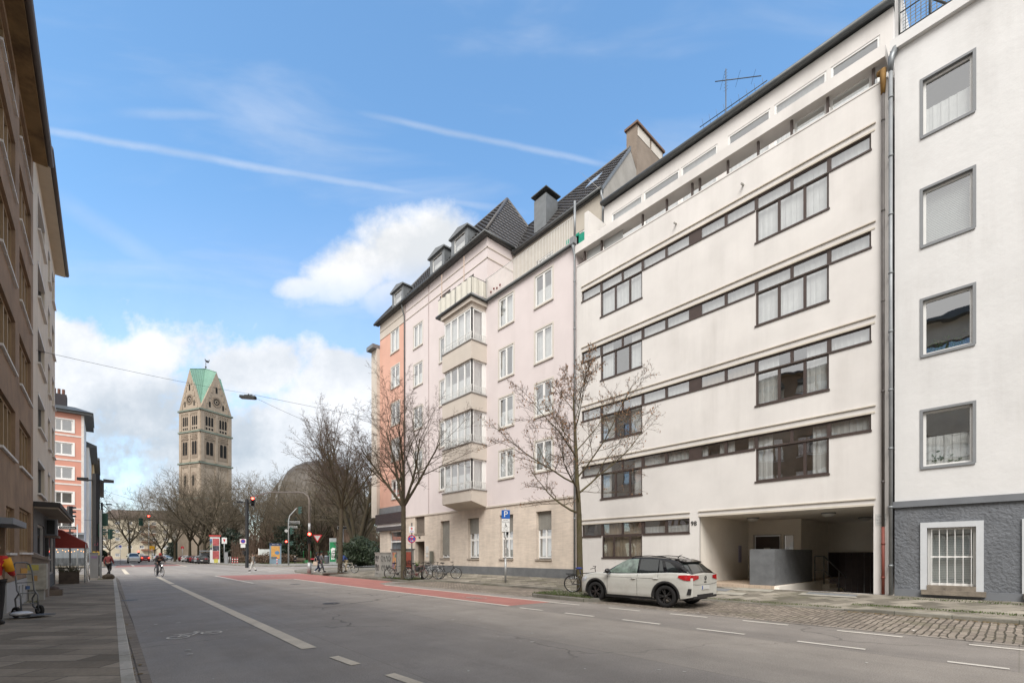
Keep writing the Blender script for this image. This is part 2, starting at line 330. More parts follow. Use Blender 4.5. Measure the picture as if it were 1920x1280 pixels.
def window(fr, root, a0, a1, z0, z1, fm, ft=.06, vs=(), hs=(), inset=.14, dep=.07, kind=None, seed=0, pane_m=None, label=None, bars=(), tilt=None):
    """one window: frame (with mullions vs=[(a,za,zb)], transoms hs=[(z,aa,ab)]), its glass and what hangs behind it"""
    mb = MB(); d0, d1 = -inset - dep, -inset
    fr.box(mb, a0, a0 + ft, z0, z1, d0, d1); fr.box(mb, a1 - ft, a1, z0, z1, d0, d1)
    fr.box(mb, a0 + ft, a1 - ft, z0, z0 + ft, d0, d1); fr.box(mb, a0 + ft, a1 - ft, z1 - ft, z1, d0, d1)
    for v in vs:
        a, za, zb = v[:3]; w = v[3] if len(v) > 3 else ft * 1.3
        fr.box(mb, a - w / 2, a + w / 2, max(za, z0 + ft), min(zb, z1 - ft), d0 + .003, d1 + .003)
    for h in hs:
        z, aa, ab = h[:3]; w = h[3] if len(h) > 3 else ft * 1.3
        fr.box(mb, max(aa, a0 + ft), min(ab, a1 - ft), z - w / 2, z + w / 2, d0 + .001, d1 - .002)
    wf = mb.build('window', fm, root)
    if label: wf['label'] = label
    g = MB(); fr.quad(g, a0 + ft * .7, a1 - ft * .7, z0 + ft * .7, z1 - ft * .7, (d0 + d1) / 2); g.build('pane', pane_m or GLASS, wf, fix=False)
    if kind: curtain(fr, wf, a0 + ft * .5, a1 - ft * .5, z0 + ft * .5, z1 - ft * .5, d0 - .1, kind, seed)
    return wf
# ------------------------------------------------------------------ ground, road, pavements
def asphalt(name, c0, seed):
    m, t, b = new_mat(name); co = nn(t, 'ShaderNodeNewGeometry').outputs['Position']
    b.inputs['Roughness'].default_value = .8; b.inputs['Specular IOR Level'].default_value = .35
    rgb = nn(t, 'ShaderNodeRGB'); rgb.outputs[0].default_value = c0 + (1,); c = rgb.outputs[0]
    c = mul(t, c, rng(t, tnoise(t, co, .35, 6, .62, (1.3, .12, 1)), .3, .7, .80, 1.17))      # wheel tracks along the street
    c = mul(t, c, rng(t, tnoise(t, co, .8, 6, .65), .3, .7, .86, 1.12))
    c = mul(t, c, rng(t, tnoise(t, co, 60, 3, .7), .3, .7, .74, 1.26))
    sp = nn(t, 'ShaderNodeSeparateXYZ'); L(t, co, sp.inputs[0]); cb = nn(t, 'ShaderNodeCombineXYZ'); L(t, sp.outputs[1], cb.inputs[0]); L(t, sp.outputs[0], cb.inputs[1])   # repair patches and lane seams
    bk = nn(t, 'ShaderNodeTexBrick'); L(t, cb.outputs[0], bk.inputs[0]); bk.offset = .37
    for k_, v_ in (('Color1', (.85, .85, .87, 1)), ('Color2', (1.09, 1.08, 1.07, 1)), ('Mortar', (.74, .73, .72, 1)), ('Scale', 1.0), ('Mortar Size', .012), ('Mortar Smooth', .6), ('Brick Width', 17.0), ('Row Height', 3.1)): bk.inputs[k_].default_value = v_
    mm = nn(t, 'ShaderNodeVectorMath', operation='MULTIPLY'); L(t, c, mm.inputs[0]); L(t, bk.outputs['Color'], mm.inputs[1]); c = mm.outputs[0]
    wv = nn(t, 'ShaderNodeTexNoise'); L(t, co, wv.inputs[0]); wv.inputs['Scale'].default_value = 1.1; wv.inputs['Detail'].default_value = 5
    wa = nn(t, 'ShaderNodeVectorMath', operation='MULTIPLY_ADD'); L(t, wv.outputs['Color'], wa.inputs[0]); wa.inputs[1].default_value = (1.2, 1.2, 0); L(t, co, wa.inputs[2])
    ck = nn(t, 'ShaderNodeTexVoronoi'); ck.feature = 'DISTANCE_TO_EDGE'; L(t, wa.outputs[0], ck.inputs[0]); ck.inputs['Scale'].default_value = .16
    cm = nn(t, 'ShaderNodeMath', operation='MULTIPLY'); L(t, rng(t, ck.outputs['Distance'], .0, .006, .7, 0), cm.inputs[0]); L(t, rng(t, tnoise(t, co, .3, 3, .5), .46, .6, 0, 1), cm.inputs[1]); c = mixc(t, cm.outputs[0], c, (.05, .046, .042))
    c = mixc(t, rng(t, tnoise(t, co, .55, 5, .75, (1, .5, 1)), .60, .74, 0, .42), c, (.115, .105, .097))     # oil and damp
    vo = nn(t, 'ShaderNodeTexVoronoi'); L(t, co, vo.inputs[0]); vo.inputs['Scale'].default_value = 95
    c = mul(t, c, rng(t, vo.outputs['Distance'], 0, .8, 1.22, .86))
    L(t, c, b.inputs['Base Color'])
    L(t, rng(t, tnoise(t, co, .5, 4, .6), .3, .7, .62, .9), b.inputs['Roughness'])
    bump(t, b, tnoise(t, co, 130, 2, .6), .55, .01); return m
ASPH = asphalt('asphalt', (.31, .278, .242), 0)
mb = MB()
for x0, x1, y0, y1 in ((-900, 18.55, -300, 900), (18.55, 31, -300, 2.0), (18.55, 31, 10, 900), (31, 900, -300, 900)): mb.face([(x0, y0, -.06), (x1, y0, -.06), (x1, y1, -.06), (x0, y1, -.06)])
struct('ground', mb, mat('bare_ground', (.16, .14, .11), .95, .2, .4))
mb = MB()
for x0, x1, y0, y1 in ((-1.9, 18.55, -30, 39), (-70, 110, 39, 330)): mb.face([(x0, y0, 0), (x1, y0, 0), (x1, y1, 0), (x0, y1, 0)])
struct('road', mb, ASPH)
PAVE = brick_mat('pavement_slabs', (.135, .122, .098), (.35, .315, .262), (.11, .10, .08), .62, .42, .012, .9, 'XY', R(40), .5, .35, .2, 0, (.125, .125, .07), -.1)
PAVEL = brick_mat('pavement_slabs_worn', (.165, .135, .10), (.31, .26, .20), (.12, .10, .08), 1.25, .42, .012, .9, 'XY', R(38), .5, .3, .22, 0, (.135, .118, .092), .0)
KERB = brick_mat('kerb_stone', (.17, .16, .135), (.22, .21, .18), (.10, .10, .08), 1.1, 2.0, .012, .85, 'YX', 0, 0, .35, .25, 0, (.13, .13, .08))
KERBL = brick_mat('kerb_stone_pale', (.38, .35, .30), (.44, .405, .35), (.15, .135, .11), 1.1, 2.0, .014, .85, 'YX', 0, 0, .35, .2, 0, (.2, .19, .14))
COB = brick_mat('cobbles', (.21, .175, .145), (.37, .315, .26), (.085, .075, .058), .17, .125, .016, .8, 'XY', 0, .5, 1.0, .25, .11, (.16, .15, .095))
def ribbon(name, pts, w, h, m, z0=-.05, side=1):
    """kerb: a bar of width w along pts (its road face), lying on the left (side=1) of the direction of travel"""
    mb = MB(); P_ = [Vector((p[0], p[1], 0)) for p in pts]; H = [p[2] if len(p) > 2 else h for p in pts]; off = []
    for i, p in enumerate(P_):
        d = (P_[min(i + 1, len(P_) - 1)] - P_[max(i - 1, 0)]).normalized(); off.append(p + Vector((-d.y, d.x, 0)) * w * side)
    for i in range(len(P_) - 1):
        a, b, c, d = P_[i], P_[i + 1], off[i + 1], off[i]; h0, h1 = H[i], H[i + 1]
        zz = lambda p, z: (p.x, p.y, z)
        mb.face([zz(a, z0), zz(b, z0), zz(b, h1 - .012), zz(a, h0 - .012)]); e = .1
        a2, b2 = a.lerp(d, e), b.lerp(c, e)
        mb.face([zz(a, h0 - .012), zz(b, h1 - .012), zz(b2, h1), zz(a2, h0)]); mb.face([zz(a2, h0), zz(b2, h1), zz(c, h1), zz(d, h0)])
        mb.face([zz(d, z0), zz(d, h0), zz(c, h1), zz(c, z0)])
    return struct(name, mb, m)
# left pavement
KL = [(.22, -12), (.28, 7.4), (.40, 20), (.56, 38), (.52, 43), (.2, 46), (-.8, 47.5), (-8, 48)]
ribbon('kerb', KL, .13, .13, KERBL, side=1)
mb = MB()
IN = [(x - .125, y) for x, y in KL[:6]]
for i in range(len(IN) - 1):
    (xa, ya), (xb, yb) = IN[i], IN[i + 1]; mb.face([(xa, ya, .127), (xb, yb, .127), (-1.9, yb, .15), (-1.9, ya, .15)])
mb.face([(-1.9, 32.3, .15), (-1.9, 46, .15), (-60, 47, .15), (-60, 32.3, .15)]); mb.face([(-1.9, 46, .15), (IN[-1][0], 46, .127), (-.8, 47.3, .127), (-60, 47.6, .15), (-60, 47, .15)])
struct('pavement', mb, PAVEL)
# gutter setts along the left kerb
mb = MB()
for i in range(4):
    (xa, ya), (xb, yb) = KL[i], KL[i + 1]; mb.face([(xa + .002, ya, .006), (xa + .17 + .0, ya, .006), (xb + .17, yb, .006), (xb + .002, yb, .006)])
mb2 = MB()
for x0, y0, w_, l_ in ((.66, 21.0, .5, .5), (5.6, 15.2, .55, .55), (7.8, 26.5, .55, .55)): mb2.face([(x0 + .5 * w_ * math.cos(k * .3927), y0 + .5 * l_ * math.sin(k * .3927), .009) for k in range(16)])
struct('manhole_cover', mb2, mat('cast_iron', (.07, .066, .062), .55, .3, 14, .6, 40, metal=.3))
struct('gutter_stones', mb, brick_mat('gutter_setts', (.20, .165, .13), (.25, .21, .17), (.10, .085, .07), .3, .17, .012, .85, 'YX', 0, 0, .5, .2))
# right side: kerb line with two planted build-outs and parking bays between
KR = [(15.35, -12), (15.45, 1.2), (15.55, 2.6), (15.6, 3.6, .05), (15.6, 8.9, .05), (15.4, 9.5), (12.6, 9.55), (12.15, 9.9), (12.12, 12.3), (12.5, 12.75), (14.9, 12.9), (14.75, 22.4), (14.5, 23.0), (13.3, 23.7), (13.08, 24.6), (13.05, 30), (12.85, 36), (12.75, 40), (13.1, 44.5), (14.2, 48.5), (17, 52), (24, 57.5), (60, 82)]
ribbon('kerb', KR, .15, .125, KERB, side=-1)
FAC = 18.56; ZF = .335
mb = MB()
def pv(x, y): t = min(1, max(0, (x - 12.9) / (FAC - 12.9))); return (x, y, .12 + (ZF - .12) * t)
kin = []
for i, p in enumerate(KR):
    a = Vector(KR[max(i - 1, 0)][:2]); b = Vector(KR[min(i + 1, len(KR) - 1)][:2]); d = (b - a).normalized(); kin.append((p[0] + d.y * .145, p[1] - d.x * .145, (p[2] if len(p) > 2 else .125) - .004))
for i in range(len(kin) - 1):
    a, b = kin[i], kin[i + 1]
    if b[1] > 39.5 and a[1] > 39.5: mb.face([a, b, (b[0] + 40, b[1] - 8, .3), (a[0] + 40, a[1] - 8, .3)]); continue
    mb.face([a, b, (FAC, b[1], ZF), (FAC, a[1], ZF)])
mb.face([(FAC, 38.0, ZF), (FAC, 39.9, ZF), (90, 40, ZF), (90, 38.0, ZF)])
struct('pavement', mb, PAVE)
def bay(name, y0, y1, x0, x1a, x1b):
    mb = MB(); mb.face([(x0, y0, .008), (x0, y1, .008), (x1b, y1, .03), (x1a, y0, .03)]); struct(name, mb, COB)
    mb = MB(); mb.face([(x0 - .16, y0, .007), (x0 - .16, y1, .007), (x0, y1, .0085), (x0, y0, .0085)]); return mb
E1 = brick_mat('edge_setts', (.27, .235, .20), (.33, .29, .25), (.11, .10, .085), .34, .4, .012, .85, 'YX', 0, 0, .5, .2)
struct('edge_stones', bay('parking_bay', -12, 9.56, 12.12, 15.5, 15.6), E1); struct('edge_stones', bay('parking_bay', 12.7, 23.8, 12.12, 15.0, 14.9), E1)
# cover plates and pale slabs in front of the passage
mb = MB(); CP = MB()
for q, (x0, x1, y0, y1) in enumerate(((17.75, 18.3, 3.3, 4.9), (17.9, 18.4, 6.0, 7.3), (17.5, 18.1, 7.4, 8.4), (16.9, 17.4, 6.6, 7.6))):
    z = lambda x: .046 + (ZF - .046) * (x - 15.745) / (FAC - 15.745) + .008
    (mb if q % 2 else CP).face([(x0, y0, z(x0)), (x1, y0, z(x1)), (x1, y1, z(x1)), (x0, y1, z(x0))])
    if q == 0: mb.face([(x0 - .12, y0 - .15, z(x0) - .0035), (x1 + .12, y0 - .15, z(x1) - .0035), (x1 + .12, y1 + .15, z(x1) - .0035), (x0 - .12, y1 + .15, z(x0) - .0035)])
struct('paving_slab', mb, mat('pale_slab', (.34, .32, .27), .9, .2, 3)); struct('cover_plate', CP, mat('plate_grey', (.20, .205, .21), .6, .2, 6))
# far plaza beyond the cross street, and the far left pavement
FP = [(19.5, 200), (15.6, 150), (14.7, 88), (15.2, 78), (16.4, 72.8), (19.9, 67.6), (26.6, 70.2), (90, 97)]
mb = MB(); mb.face([(x, y, .12) for x, y in FP] + [(120, 110, .12), (120, 330, .12), (22, 330, .12)]); struct('pavement', mb, brick_mat('plaza_slabs', (.24, .225, .20), (.29, .27, .24), (.14, .13, .11), .5, .5, .012, .9, 'XY', R(20), .5, .2, .2, 0, (.15, .15, .1)))
ribbon('kerb', FP, .15, .125, KERB, side=1)
mb = MB(); mb.face([(-60, 74, .13), (-.3, 76, .13), (.6, 79, .13), (1.0, 110, .13), (1.6, 330, .13), (-60, 330, .13)]); struct('pavement', mb, PAVEL); ribbon('kerb', [(-.3, 76), (.6, 79), (1.0, 110), (1.6, 330)], .14, .13, KERBL)
# ---- paint
def paint_mat(name, col, wear=.45):
    m, t, b = new_mat(name); co = nn(t, 'ShaderNodeNewGeometry').outputs['Position']; b.inputs['Roughness'].default_value = .75
    f = rng(t, tnoise(t, co, 9, 7, .75), .50, .70, 0, wear)
    rgb = nn(t, 'ShaderNodeRGB'); rgb.outputs[0].default_value = col + (1,); c = mul(t, rgb.outputs[0], rng(t, tnoise(t, co, 1.1, 5, .6), .3, .7, .85, 1.1)); c = mul(t, c, rng(t, tnoise(t, co, 80, 2, .6), .3, .7, .9, 1.1))
    L(t, mixc(t, f, c, (.17, .155, .14)), b.inputs['Base Color']); bump(t, b, tnoise(t, co, 110, 2, .6), .3, .008); return m
PW = paint_mat('line_paint', (.70, .65, .57), .3); PWW = paint_mat('worn_line_paint', (.46, .43, .385), .9); PT = paint_mat('thermoplastic_line', (.62, .54, .42), .2)
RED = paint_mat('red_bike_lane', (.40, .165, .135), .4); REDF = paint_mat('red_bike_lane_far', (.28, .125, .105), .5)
ZR, ZL = .004, .008
mb = MB(); mb.face([(x, y, ZR) for x, y in ((9.5, 10.75), (11.33, 10.62), (11.15, 22.6), (11.6, 24.2), (12.98, 25.2), (12.95, 30), (12.78, 36), (12.66, 41), (6.42, 41.2), (6.36, 32.9), (9.42, 32.3))]); struct('bike_lane', mb, RED)
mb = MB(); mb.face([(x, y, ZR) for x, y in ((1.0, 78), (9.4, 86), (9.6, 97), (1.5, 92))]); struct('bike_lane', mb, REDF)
def line(mb, pts, w, z=ZL):
    P_ = [Vector((p[0], p[1], z)) for p in pts]
    for i in range(len(P_) - 1):
        d = (P_[i + 1] - P_[i]).normalized(); o = Vector((-d.y, d.x, 0)) * w / 2; mb.face([P_[i] - o, P_[i + 1] - o, P_[i + 1] + o, P_[i] + o])
mb = MB()
line(mb, [(9.47, 10.7), (9.41, 20), (9.4, 32.2)], .14); line(mb, [(9.4, 32.25), (6.3, 32.9)], .16); line(mb, [(6.3, 29), (6.36, 41.3)], .13); line(mb, [(11.33, 9.4), (11.25, 16), (11.14, 22.6)], .11)
for y0, y1, x in ((10.12, 9.19, 9.39), (8.37, 7.4, 9.47), (6.56, 5.55, 9.55), (4.68, 3.69, 9.58), (2.75, 1.74, 9.57), (.72, .09, 9.42), (-1.2, -2.2, 9.42)): line(mb, [(x, y0), (x + .03, y1)], .115)
for y0, y1, x in ((8.3, 7.25, 11.38), (6.35, 5.34, 11.48), (4.5, 3.52, 11.6), (2.58, 1.52, 11.56), (.6, -.4, 11.5), (-1.4, -2.4, 11.5)): line(mb, [(x, y0), (x + .03, y1)], .115)
struct('lane_marking', mb, PW)
mb = MB(); line(mb, [(2.62, 8.12), (2.76, 30.2)], .245); line(mb, [(2.80, 31.1), (2.93, 41.8)], .24); line(mb, [(2.69, 7.2), (2.74, 6.46)], .15); line(mb, [(2.85, 5.64), (2.92, 4.7)], .15); line(mb, [(3.0, 3.9), (3.05, 3)], .15)
line(mb, [(1.45, 49.7), (1.6, 68)], .3); line(mb, [(3.2, 86), (4.5, 165)], .3); line(mb, [(8.6, 78), (12.2, 160)], .2)
struct('lane_marking', mb, PT)
mb = MB()
line(mb, [(9.5, 46), (15.4, 62.5)], .2); line(mb, [(11.5, 47), (19.0, 65)], .2); line(mb, [(14.6, 50.2), (24, 66)], .18)
for k in range(9): line(mb, [(.9 + k * 1.3, 45.2), (1.6 + k * 1.3, 45.2)], .45); line(mb, [(.9 + k * 1.3, 48.6), (1.6 + k * 1.3, 48.6)], .45)
line(mb, [(1.5, 30.2), (2.5, 30.6)], .18); line(mb, [(.95, 37.5), (2.5, 37.9)], .25)
struct('lane_marking', mb, PWW)
def bike_sign(name, c, ang, s, m):
    mb = MB(); ca, sa = math.cos(ang), math.sin(ang)
    T = lambda u, v: (c[0] + (u * ca - v * sa) * s, c[1] + (u * sa + v * ca) * s)
    for u0 in (-.55, .55):
        n = 24
        for k in range(n):
            a, b = 2 * math.pi * k / n, 2 * math.pi * (k + 1) / n
            mb.face([T(u0 + .34 * math.cos(a), .34 * math.sin(a)) + (ZL + .003,), T(u0 + .34 * math.cos(b), .34 * math.sin(b)) + (ZL + .003,), T(u0 + .27 * math.cos(b), .27 * math.sin(b)) + (ZL + .003,), T(u0 + .27 * math.cos(a), .27 * math.sin(a)) + (ZL + .003,)])
    for a, b in (((-.55, 0), (-.2, .48)), ((-.2, .48), (.38, .5)), ((-.12, 0), (.38, .5)), ((-.55, 0), (-.12, 0)), ((-.12, 0), (-.27, .6)), ((.3, .7), (.55, 0)), ((.3, .7), (.52, .74)), ((-.4, .6), (-.14, .6))): line(mb, [T(*a), T(*b)], .07 * s, ZL + .003)
    return struct(name, mb, m)
bike_sign('bike_marking', (1.36, 11.0), R(20), .56, PW); bike_sign('bike_marking', (10.4, 13.6), R(95), .55, PWW); bike_sign('bike_marking', (9.6, 37), R(5), .8, PWW)
# small paper scraps, gum and leaves on the carriageway
rn = random.Random(5); mb = MB()
for i in range(240):
    x, y = rn.uniform(.5, 15), rn.uniform(1, 36) ** 1.0; s = rn.choice((.01, .012, .015, .02, .035)); a = rn.uniform(0, 3)
    mb.face([(x + s * math.cos(a + k * 1.57) * (1.6 if k % 2 else 1), y + s * math.sin(a + k * 1.57) * (1.6 if k % 2 else 1), .011 + (.0 if x < 12 else .03)) for k in range(4)])
for (x, y) in ((1.25, 13.2), (.98, 8.9), (1.0, 9.3), (.6, 12.2)): mb.face([(x, y, .011), (x + .08, y - .02, .011), (x + .1, y + .05, .011), (x + .02, y + .06, .011)])
tag(mb.build('litter', mat('paper_scraps', (.5, .48, .44), .9, .4, 1)), kind='stuff')
mb = MB()
for i in range(420):
    x = rn.choice((KL[1][0] + rn.uniform(.0, .12), 15.45 - abs(rn.gauss(0, .12)))); y = rn.uniform(0, 30) if x < 5 else rn.uniform(0, 3.2); s = rn.uniform(.01, .03); a = rn.uniform(0, 3)
    mb.face([(x + s * math.cos(a + k * 1.57), y + s * math.sin(a + k * 1.57) * 1.5, (.012 if x < 5 else .034) + rn.uniform(0, .012)) for k in range(4)])
tag(mb.build('leaves', mat('dead_leaf', (.20, .14, .06), .9, .4, 4)), kind='stuff')
# kerbside grass in the planted beds and along walls
def grass(name, areas, m, seed, hgt=.09):
    rn = random.Random(seed); mb = MB()
    for (x0, x1, y0, y1, z, n) in areas:
        for i in range(n):
            x, y = rn.uniform(x0, x1), rn.uniform(y0, y1)
            a, l, w = rn.uniform(0, 6.3), hgt * rn.uniform(.3, 1.1), rn.uniform(.006, .012); dx, dy = math.cos(a), math.sin(a); t = rn.uniform(.2, .9) * l
            mb.face([(x - dy * w, y + dx * w, z - .01), (x + dy * w, y - dx * w, z - .01), (x + dx * t, y + dy * t, z + l)])
    return tag(mb.build(name, m, fix=False), kind='stuff')
GRM = mat('grass_blades', (.075, .105, .03), .9, .4, 3)
grass('grass', [(12.35, 15.0, 9.8, 12.6, .13, 5200), (13.3, 14.6, 23.8, 27.4, .15, 4200)], GRM, 1)
grass('grass', [(15.75, 16.2, -2, 3.2, .2, 1200), (17.6, 18.5, -2, 2.5, .31, 900), (-1.85, -1.5, 20, 26, .15, 500), (18.0, 18.5, 8.2, 8.6, .33, 250), (-.3, .1, 37, 38, .13, 300), (15.6, 15.9, 3.4, 8, .1, 500)], GRM, 2, .035)
mb = MB()
for x0, x1, y0, y1, z in ((12.32, 14.9, 9.75, 12.62, .128), (13.25, 14.7, 23.75, 27.5, .146)): mb.face([(x0, y0, z), (x1, y0, z + .05), (x1, y1, z + .05), (x0, y1, z)])
struct('soil', mb, mat('bed_soil', (.085, .07, .045), 1, .35, 4, .6, 25))
mb = MB(); mb.face([(13.6 + 1.0 * math.cos(k * .6), 36 + 1.3 * math.sin(k * .6), .17) for k in range(10)]); struct('soil', mb, mat('brown_mulch', (.085, .055, .035), 1, .3, 6, .6, 30))
# ------------------------------------------------------------------ right side of the street
XF = 18.6
FR = Fr((XF, 0, 0), (0, 1, 0), (-1, 0, 0))
ZINC = mat('zinc', (.22, .235, .245), .45, .12, 3, metal=.55); ZINCD = mat('zinc_dark', (.10, .105, .105), .5, .15, 3, metal=.4)
BROWNF = mat('dark_brown_frame', (.068, .049, .043), .45, .12, 4); WHITEF = mat('white_frame', (.80, .795, .77), .4, .04)
def shell(mb, x0, x1, y0, y1, z0, z1):
    """side, back and top walls behind a facade"""
    mb.face([(x0, y0, z0), (x1, y0, z0), (x1, y0, z1), (x0, y0, z1)]); mb.face([(x0, y1, z0), (x1, y1, z0), (x1, y1, z1), (x0, y1, z1)])
    mb.face([(x1, y0, z0), (x1, y1, z0), (x1, y1, z1), (x1, y0, z1)]); mb.face([(x0, y0, z1), (x1, y0, z1), (x1, y1, z1), (x0, y1, z1)])
def back_plane(root, fr, a0, a1, z0, z1, d): mb = MB(); fr.quad(mb, a0, a1, z0, z1, d); return mb.build('inner_wall', ROOM, root)
CREAM = mat('cream_render', (.70, .674, .645), .85, .06, .7, .12, 60, stain=.11)
cb = thing('apartment_building', (XF, 9, 0), 'cream modern apartment block with dark ribbon windows and a recessed garage passage', 'building')
rows = [15.6, 12.42, 9.36, 6.46]; U1, U2 = (4.38, 6.75), (11.69, 14.07)
holes = [(3.16, 8.98, .33, 3.2), (9.39, 15.25, 2.55, 3.2), (U2[0], 13.98, 1.47, 2.56)]
for zt in rows: holes += [(3.22, 15.28, zt - .8, zt - .26), (U1[0], U1[1], zt - 2.06, zt - .79), (U2[0], U2[1], zt - 2.06, zt - .79)]
mb = MB(); FR.wall(mb, 2.79, 15.62, .3, 16.8, holes, .13)
shell(mb, XF, 30, 2.79, 15.62, .3, 16.2)
FR.box(mb, 2.79, 15.62, 16.78, 16.83, -.16, .02)
# recessed balcony behind the slot, concrete beam over it
mb.face([(20.6, 2.79, 16.2), (20.6, 15.62, 16.2), (20.6, 15.62, 17.5), (20.6, 2.79, 17.5)]); mb.face([(19.7, 2.8, 17.6), (30, 2.8, 17.6), (30, 15.6, 17.6), (19.7, 15.6, 17.6)])
FR.box(mb, 2.85, 15.74, 17.45, 17.87, -.55, .12)
shell(mb, 20.6, 30, 2.95, 15.35, 17.5, 20.82)
mb.box(18.85, 20.62, 15.05, 15.3, 17.7, 19.6)
wb = mb.build('wall', CREAM, cb)
mb = MB(); FP_ = Fr((20.6, 0, 0), (0, 1, 0), (-1, 0, 0)); pw = [(12.94, 14.83), (10.92, 12.85), (9.09, 10.82), (6.9, 8.62), (4.93, 6.75), (3.32, 4.79)]
FP_.wall(mb, 2.95, 15.35, 17.5, 20.82, [(a, b, 18.2, 20.15) for a, b in pw], .1); mb.build('penthouse_wall', CREAM, cb)
for i, (a, b) in enumerate(pw): window(FP_, cb, a, b, 18.2, 20.15, WHITEF, .07, inset=.02, vs=[((a + b) / 2, 18.2, 20.15, .0)] if 0 else [], kind=('sheer', 'lace')[i % 2], seed=i)
mb = MB(); mb.tube([(20.42, 2.75, 20.95), (20.42, 15.4, 20.95)], .12, 10); mb.box(20.4, 30.2, 2.75, 15.4, 20.9, 21.0); mb.build('gutter', ZINCD, cb)
mb = MB()
for y in (15.16, 14.07, 11.72, 10.5, 9.32, 8.99, 7.83, 6.69, 5.55, 4.44, 3.18): FR.box(mb, y - .035, y + .035, 16.83, 17.45, -.16, -.06)
mb.each('balcony_post', BROWNF, cb)
mb = MB()
for a, b in ((14.12, 15.1), (12.9, 14.02)): FR.box(mb, a, b, 16.83, 17.44, -.26, -.22)
mb.each('screen', mat('frosted_screen', (.42, .43, .42), .3, .05), cb)
for a, b in ((4.5, 5.5), (3.25, 4.4)): window(FR, cb, a, b, 16.83, 17.45, WHITEF, .07, inset=.24, kind='lace', seed=int(a))
mb = MB()
for zt in rows + [3.43]:
    a0 = 9.39 if zt < 4 else 3.12
    FR.box(mb, a0 - .02, 15.3, zt - .035, zt, -.01, .05); FR.box(mb, a0, 15.28, zt - .262, zt - .2, -.12, .018)
FR.box(mb, 3.1, 9.0, 3.41, 3.445, -.01, .05); FR.box(mb, 3.14, 9.0, 3.2, 3.27, -.2, .02)
mb.each('drip_ledge', mat('ledge_render', (.60, .55, .47), .85, .08, 1, stain=.15), cb)
mb = MB()
for zt in rows:
    for a, b, z in ((3.2, 4.37, .8), (6.76, 11.68, .8), (14.08, 15.3, .8), (U1[0] - .03, U1[1] + .03, 2.06), (U2[0] - .03, U2[1] + .03, 2.06)): FR.box(mb, a, b, zt - z - .045, zt - z + .012, -.14, .035)
for a, b, z in ((9.37, 11.66, 2.55), (14.0, 15.27, 2.55), (11.66, 14.0, 1.47)): FR.box(mb, a, b, z - .045, z + .012, -.14, .035)
mb.each('sill', BROWNF, cb)
kinds = {0: ['sheer'] * 8, 1: ['sheer'] * 6 + ['part', 'sheer'], 2: ['sheer', 'part', 'warm', 'warm', 'sheer', 'sheer', 'part', 'sheer'], 3: ['sheer', 'part', 'part', 'part', 'sheer', 'sheer', 'part', 'sheer']}
for r, zt in enumerate(rows):
    zo, zs, zb = zt - .26, zt - .8, zt - 2.06; K = kinds[r]; ft = .055
    def lt(a, b, k, sd_): window(FR, cb, a, b, zs, zo, BROWNF, ft, inset=.05, dep=.06, kind=k, seed=sd_)
    lt(3.22, 4.38, K[0], r * 9)
    for (a, b), k, mm in ((U1, K[1], (5.53, 5.12, 5.95)), (U2, K[6], (12.8, 12.38, 13.2))):
        window(FR, cb, a, b, zb, zo, BROWNF, .07, vs=[(mm[0], zs, zo, .1), (mm[1], zb, zs, .09), (mm[2], zb, zs, .09)], hs=[(zs, a, b, .11)], inset=.05, dep=.06, kind=k, seed=r * 9 + 1)
    lt(6.75, 7.89, K[2], r * 9 + 2); lt(7.89, 8.95, K[3], r * 9 + 3); lt(9.39, 10.5, K[4], r * 9 + 4); lt(10.5, 11.69, K[5], r * 9 + 5); lt(14.07, 15.28, K[7], r * 9 + 6)
    mb = MB(); FR.box(mb, 8.95, 9.39, zs, zo, -.11, -.045); mb.build('panel', BROWNF, cb)
for a, b, k in ((14.0, 15.25, None), (10.5, 11.69, 'lace'), (9.39, 10.5, 'lace')): window(FR, cb, a, b, 2.55, 3.2, BROWNF, .06, inset=.05, dep=.06, kind=k, seed=int(a))
window(FR, cb, U2[0], 14.0, 1.47, 3.2, BROWNF, .07, vs=[(12.8, 2.55, 3.2, .1), (12.38, 1.47, 2.55, .09), (13.3, 1.47, 2.55, .09)], hs=[(2.55, 11, 15, .12)], inset=.05, dep=.06, kind='warm', seed=77)
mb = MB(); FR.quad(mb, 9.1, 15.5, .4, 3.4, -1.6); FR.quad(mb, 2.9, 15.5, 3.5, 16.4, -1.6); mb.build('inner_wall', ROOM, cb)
# passage
PASS = mat('passage_render', (.84, .79, .71), .85, .05, 1, stain=.06)
mb = MB()
mb.face([(XF + .1, 8.98, .33), (23.83, 8.98, .33), (23.83, 8.98, 3.27), (XF + .1, 8.98, 3.27)]); mb.face([(XF + .1, 3.16, 3.27), (XF + .1, 8.98, 3.27), (28.3, 8.98, 3.27), (28.3, 3.16, 3.27)])
fb = Fr((23.83, 0, 0), (0, 1, 0), (-1, 0, 0)); fb.wall(mb, 6.69, 8.98, .33, 3.27, [(7.55, 8.7, .45, 2.55), (6.98, 7.42, .8, 2.55)], .08)
mb.face([(23.83, 6.69, -1.2), (28.27, 6.69, -1.2), (28.27, 6.69, 3.27), (23.83, 6.69, 3.27)])
mb.box(28.27, 28.4, 3.1, 6.69, 1.72, 3.27); mb.face([(XF + .1, 3.16, -1.3), (28.3, 3.16, -1.3), (28.3, 3.16, 3.27), (XF + .1, 3.16, 3.27)])
mb.box(XF + .08, 25.4, 5.96, 6.12, -1.3, .44)
for k in range(7): mb.box(24.2, 25.4, 5.96 - .28 * (k + 1), 5.96 - .28 * k, -1.3, .44 - .17 * (k + 1))
mb.build('passage_wall', PASS, cb)
mb = MB(); mb.box(XF + .01, 25.4, 6.12, 8.97, .28, .45); mb.face([(25.4, 6.12, .45), (28.3, 6.12, .45), (28.3, 6.69, .45), (25.4, 6.69, .45)])
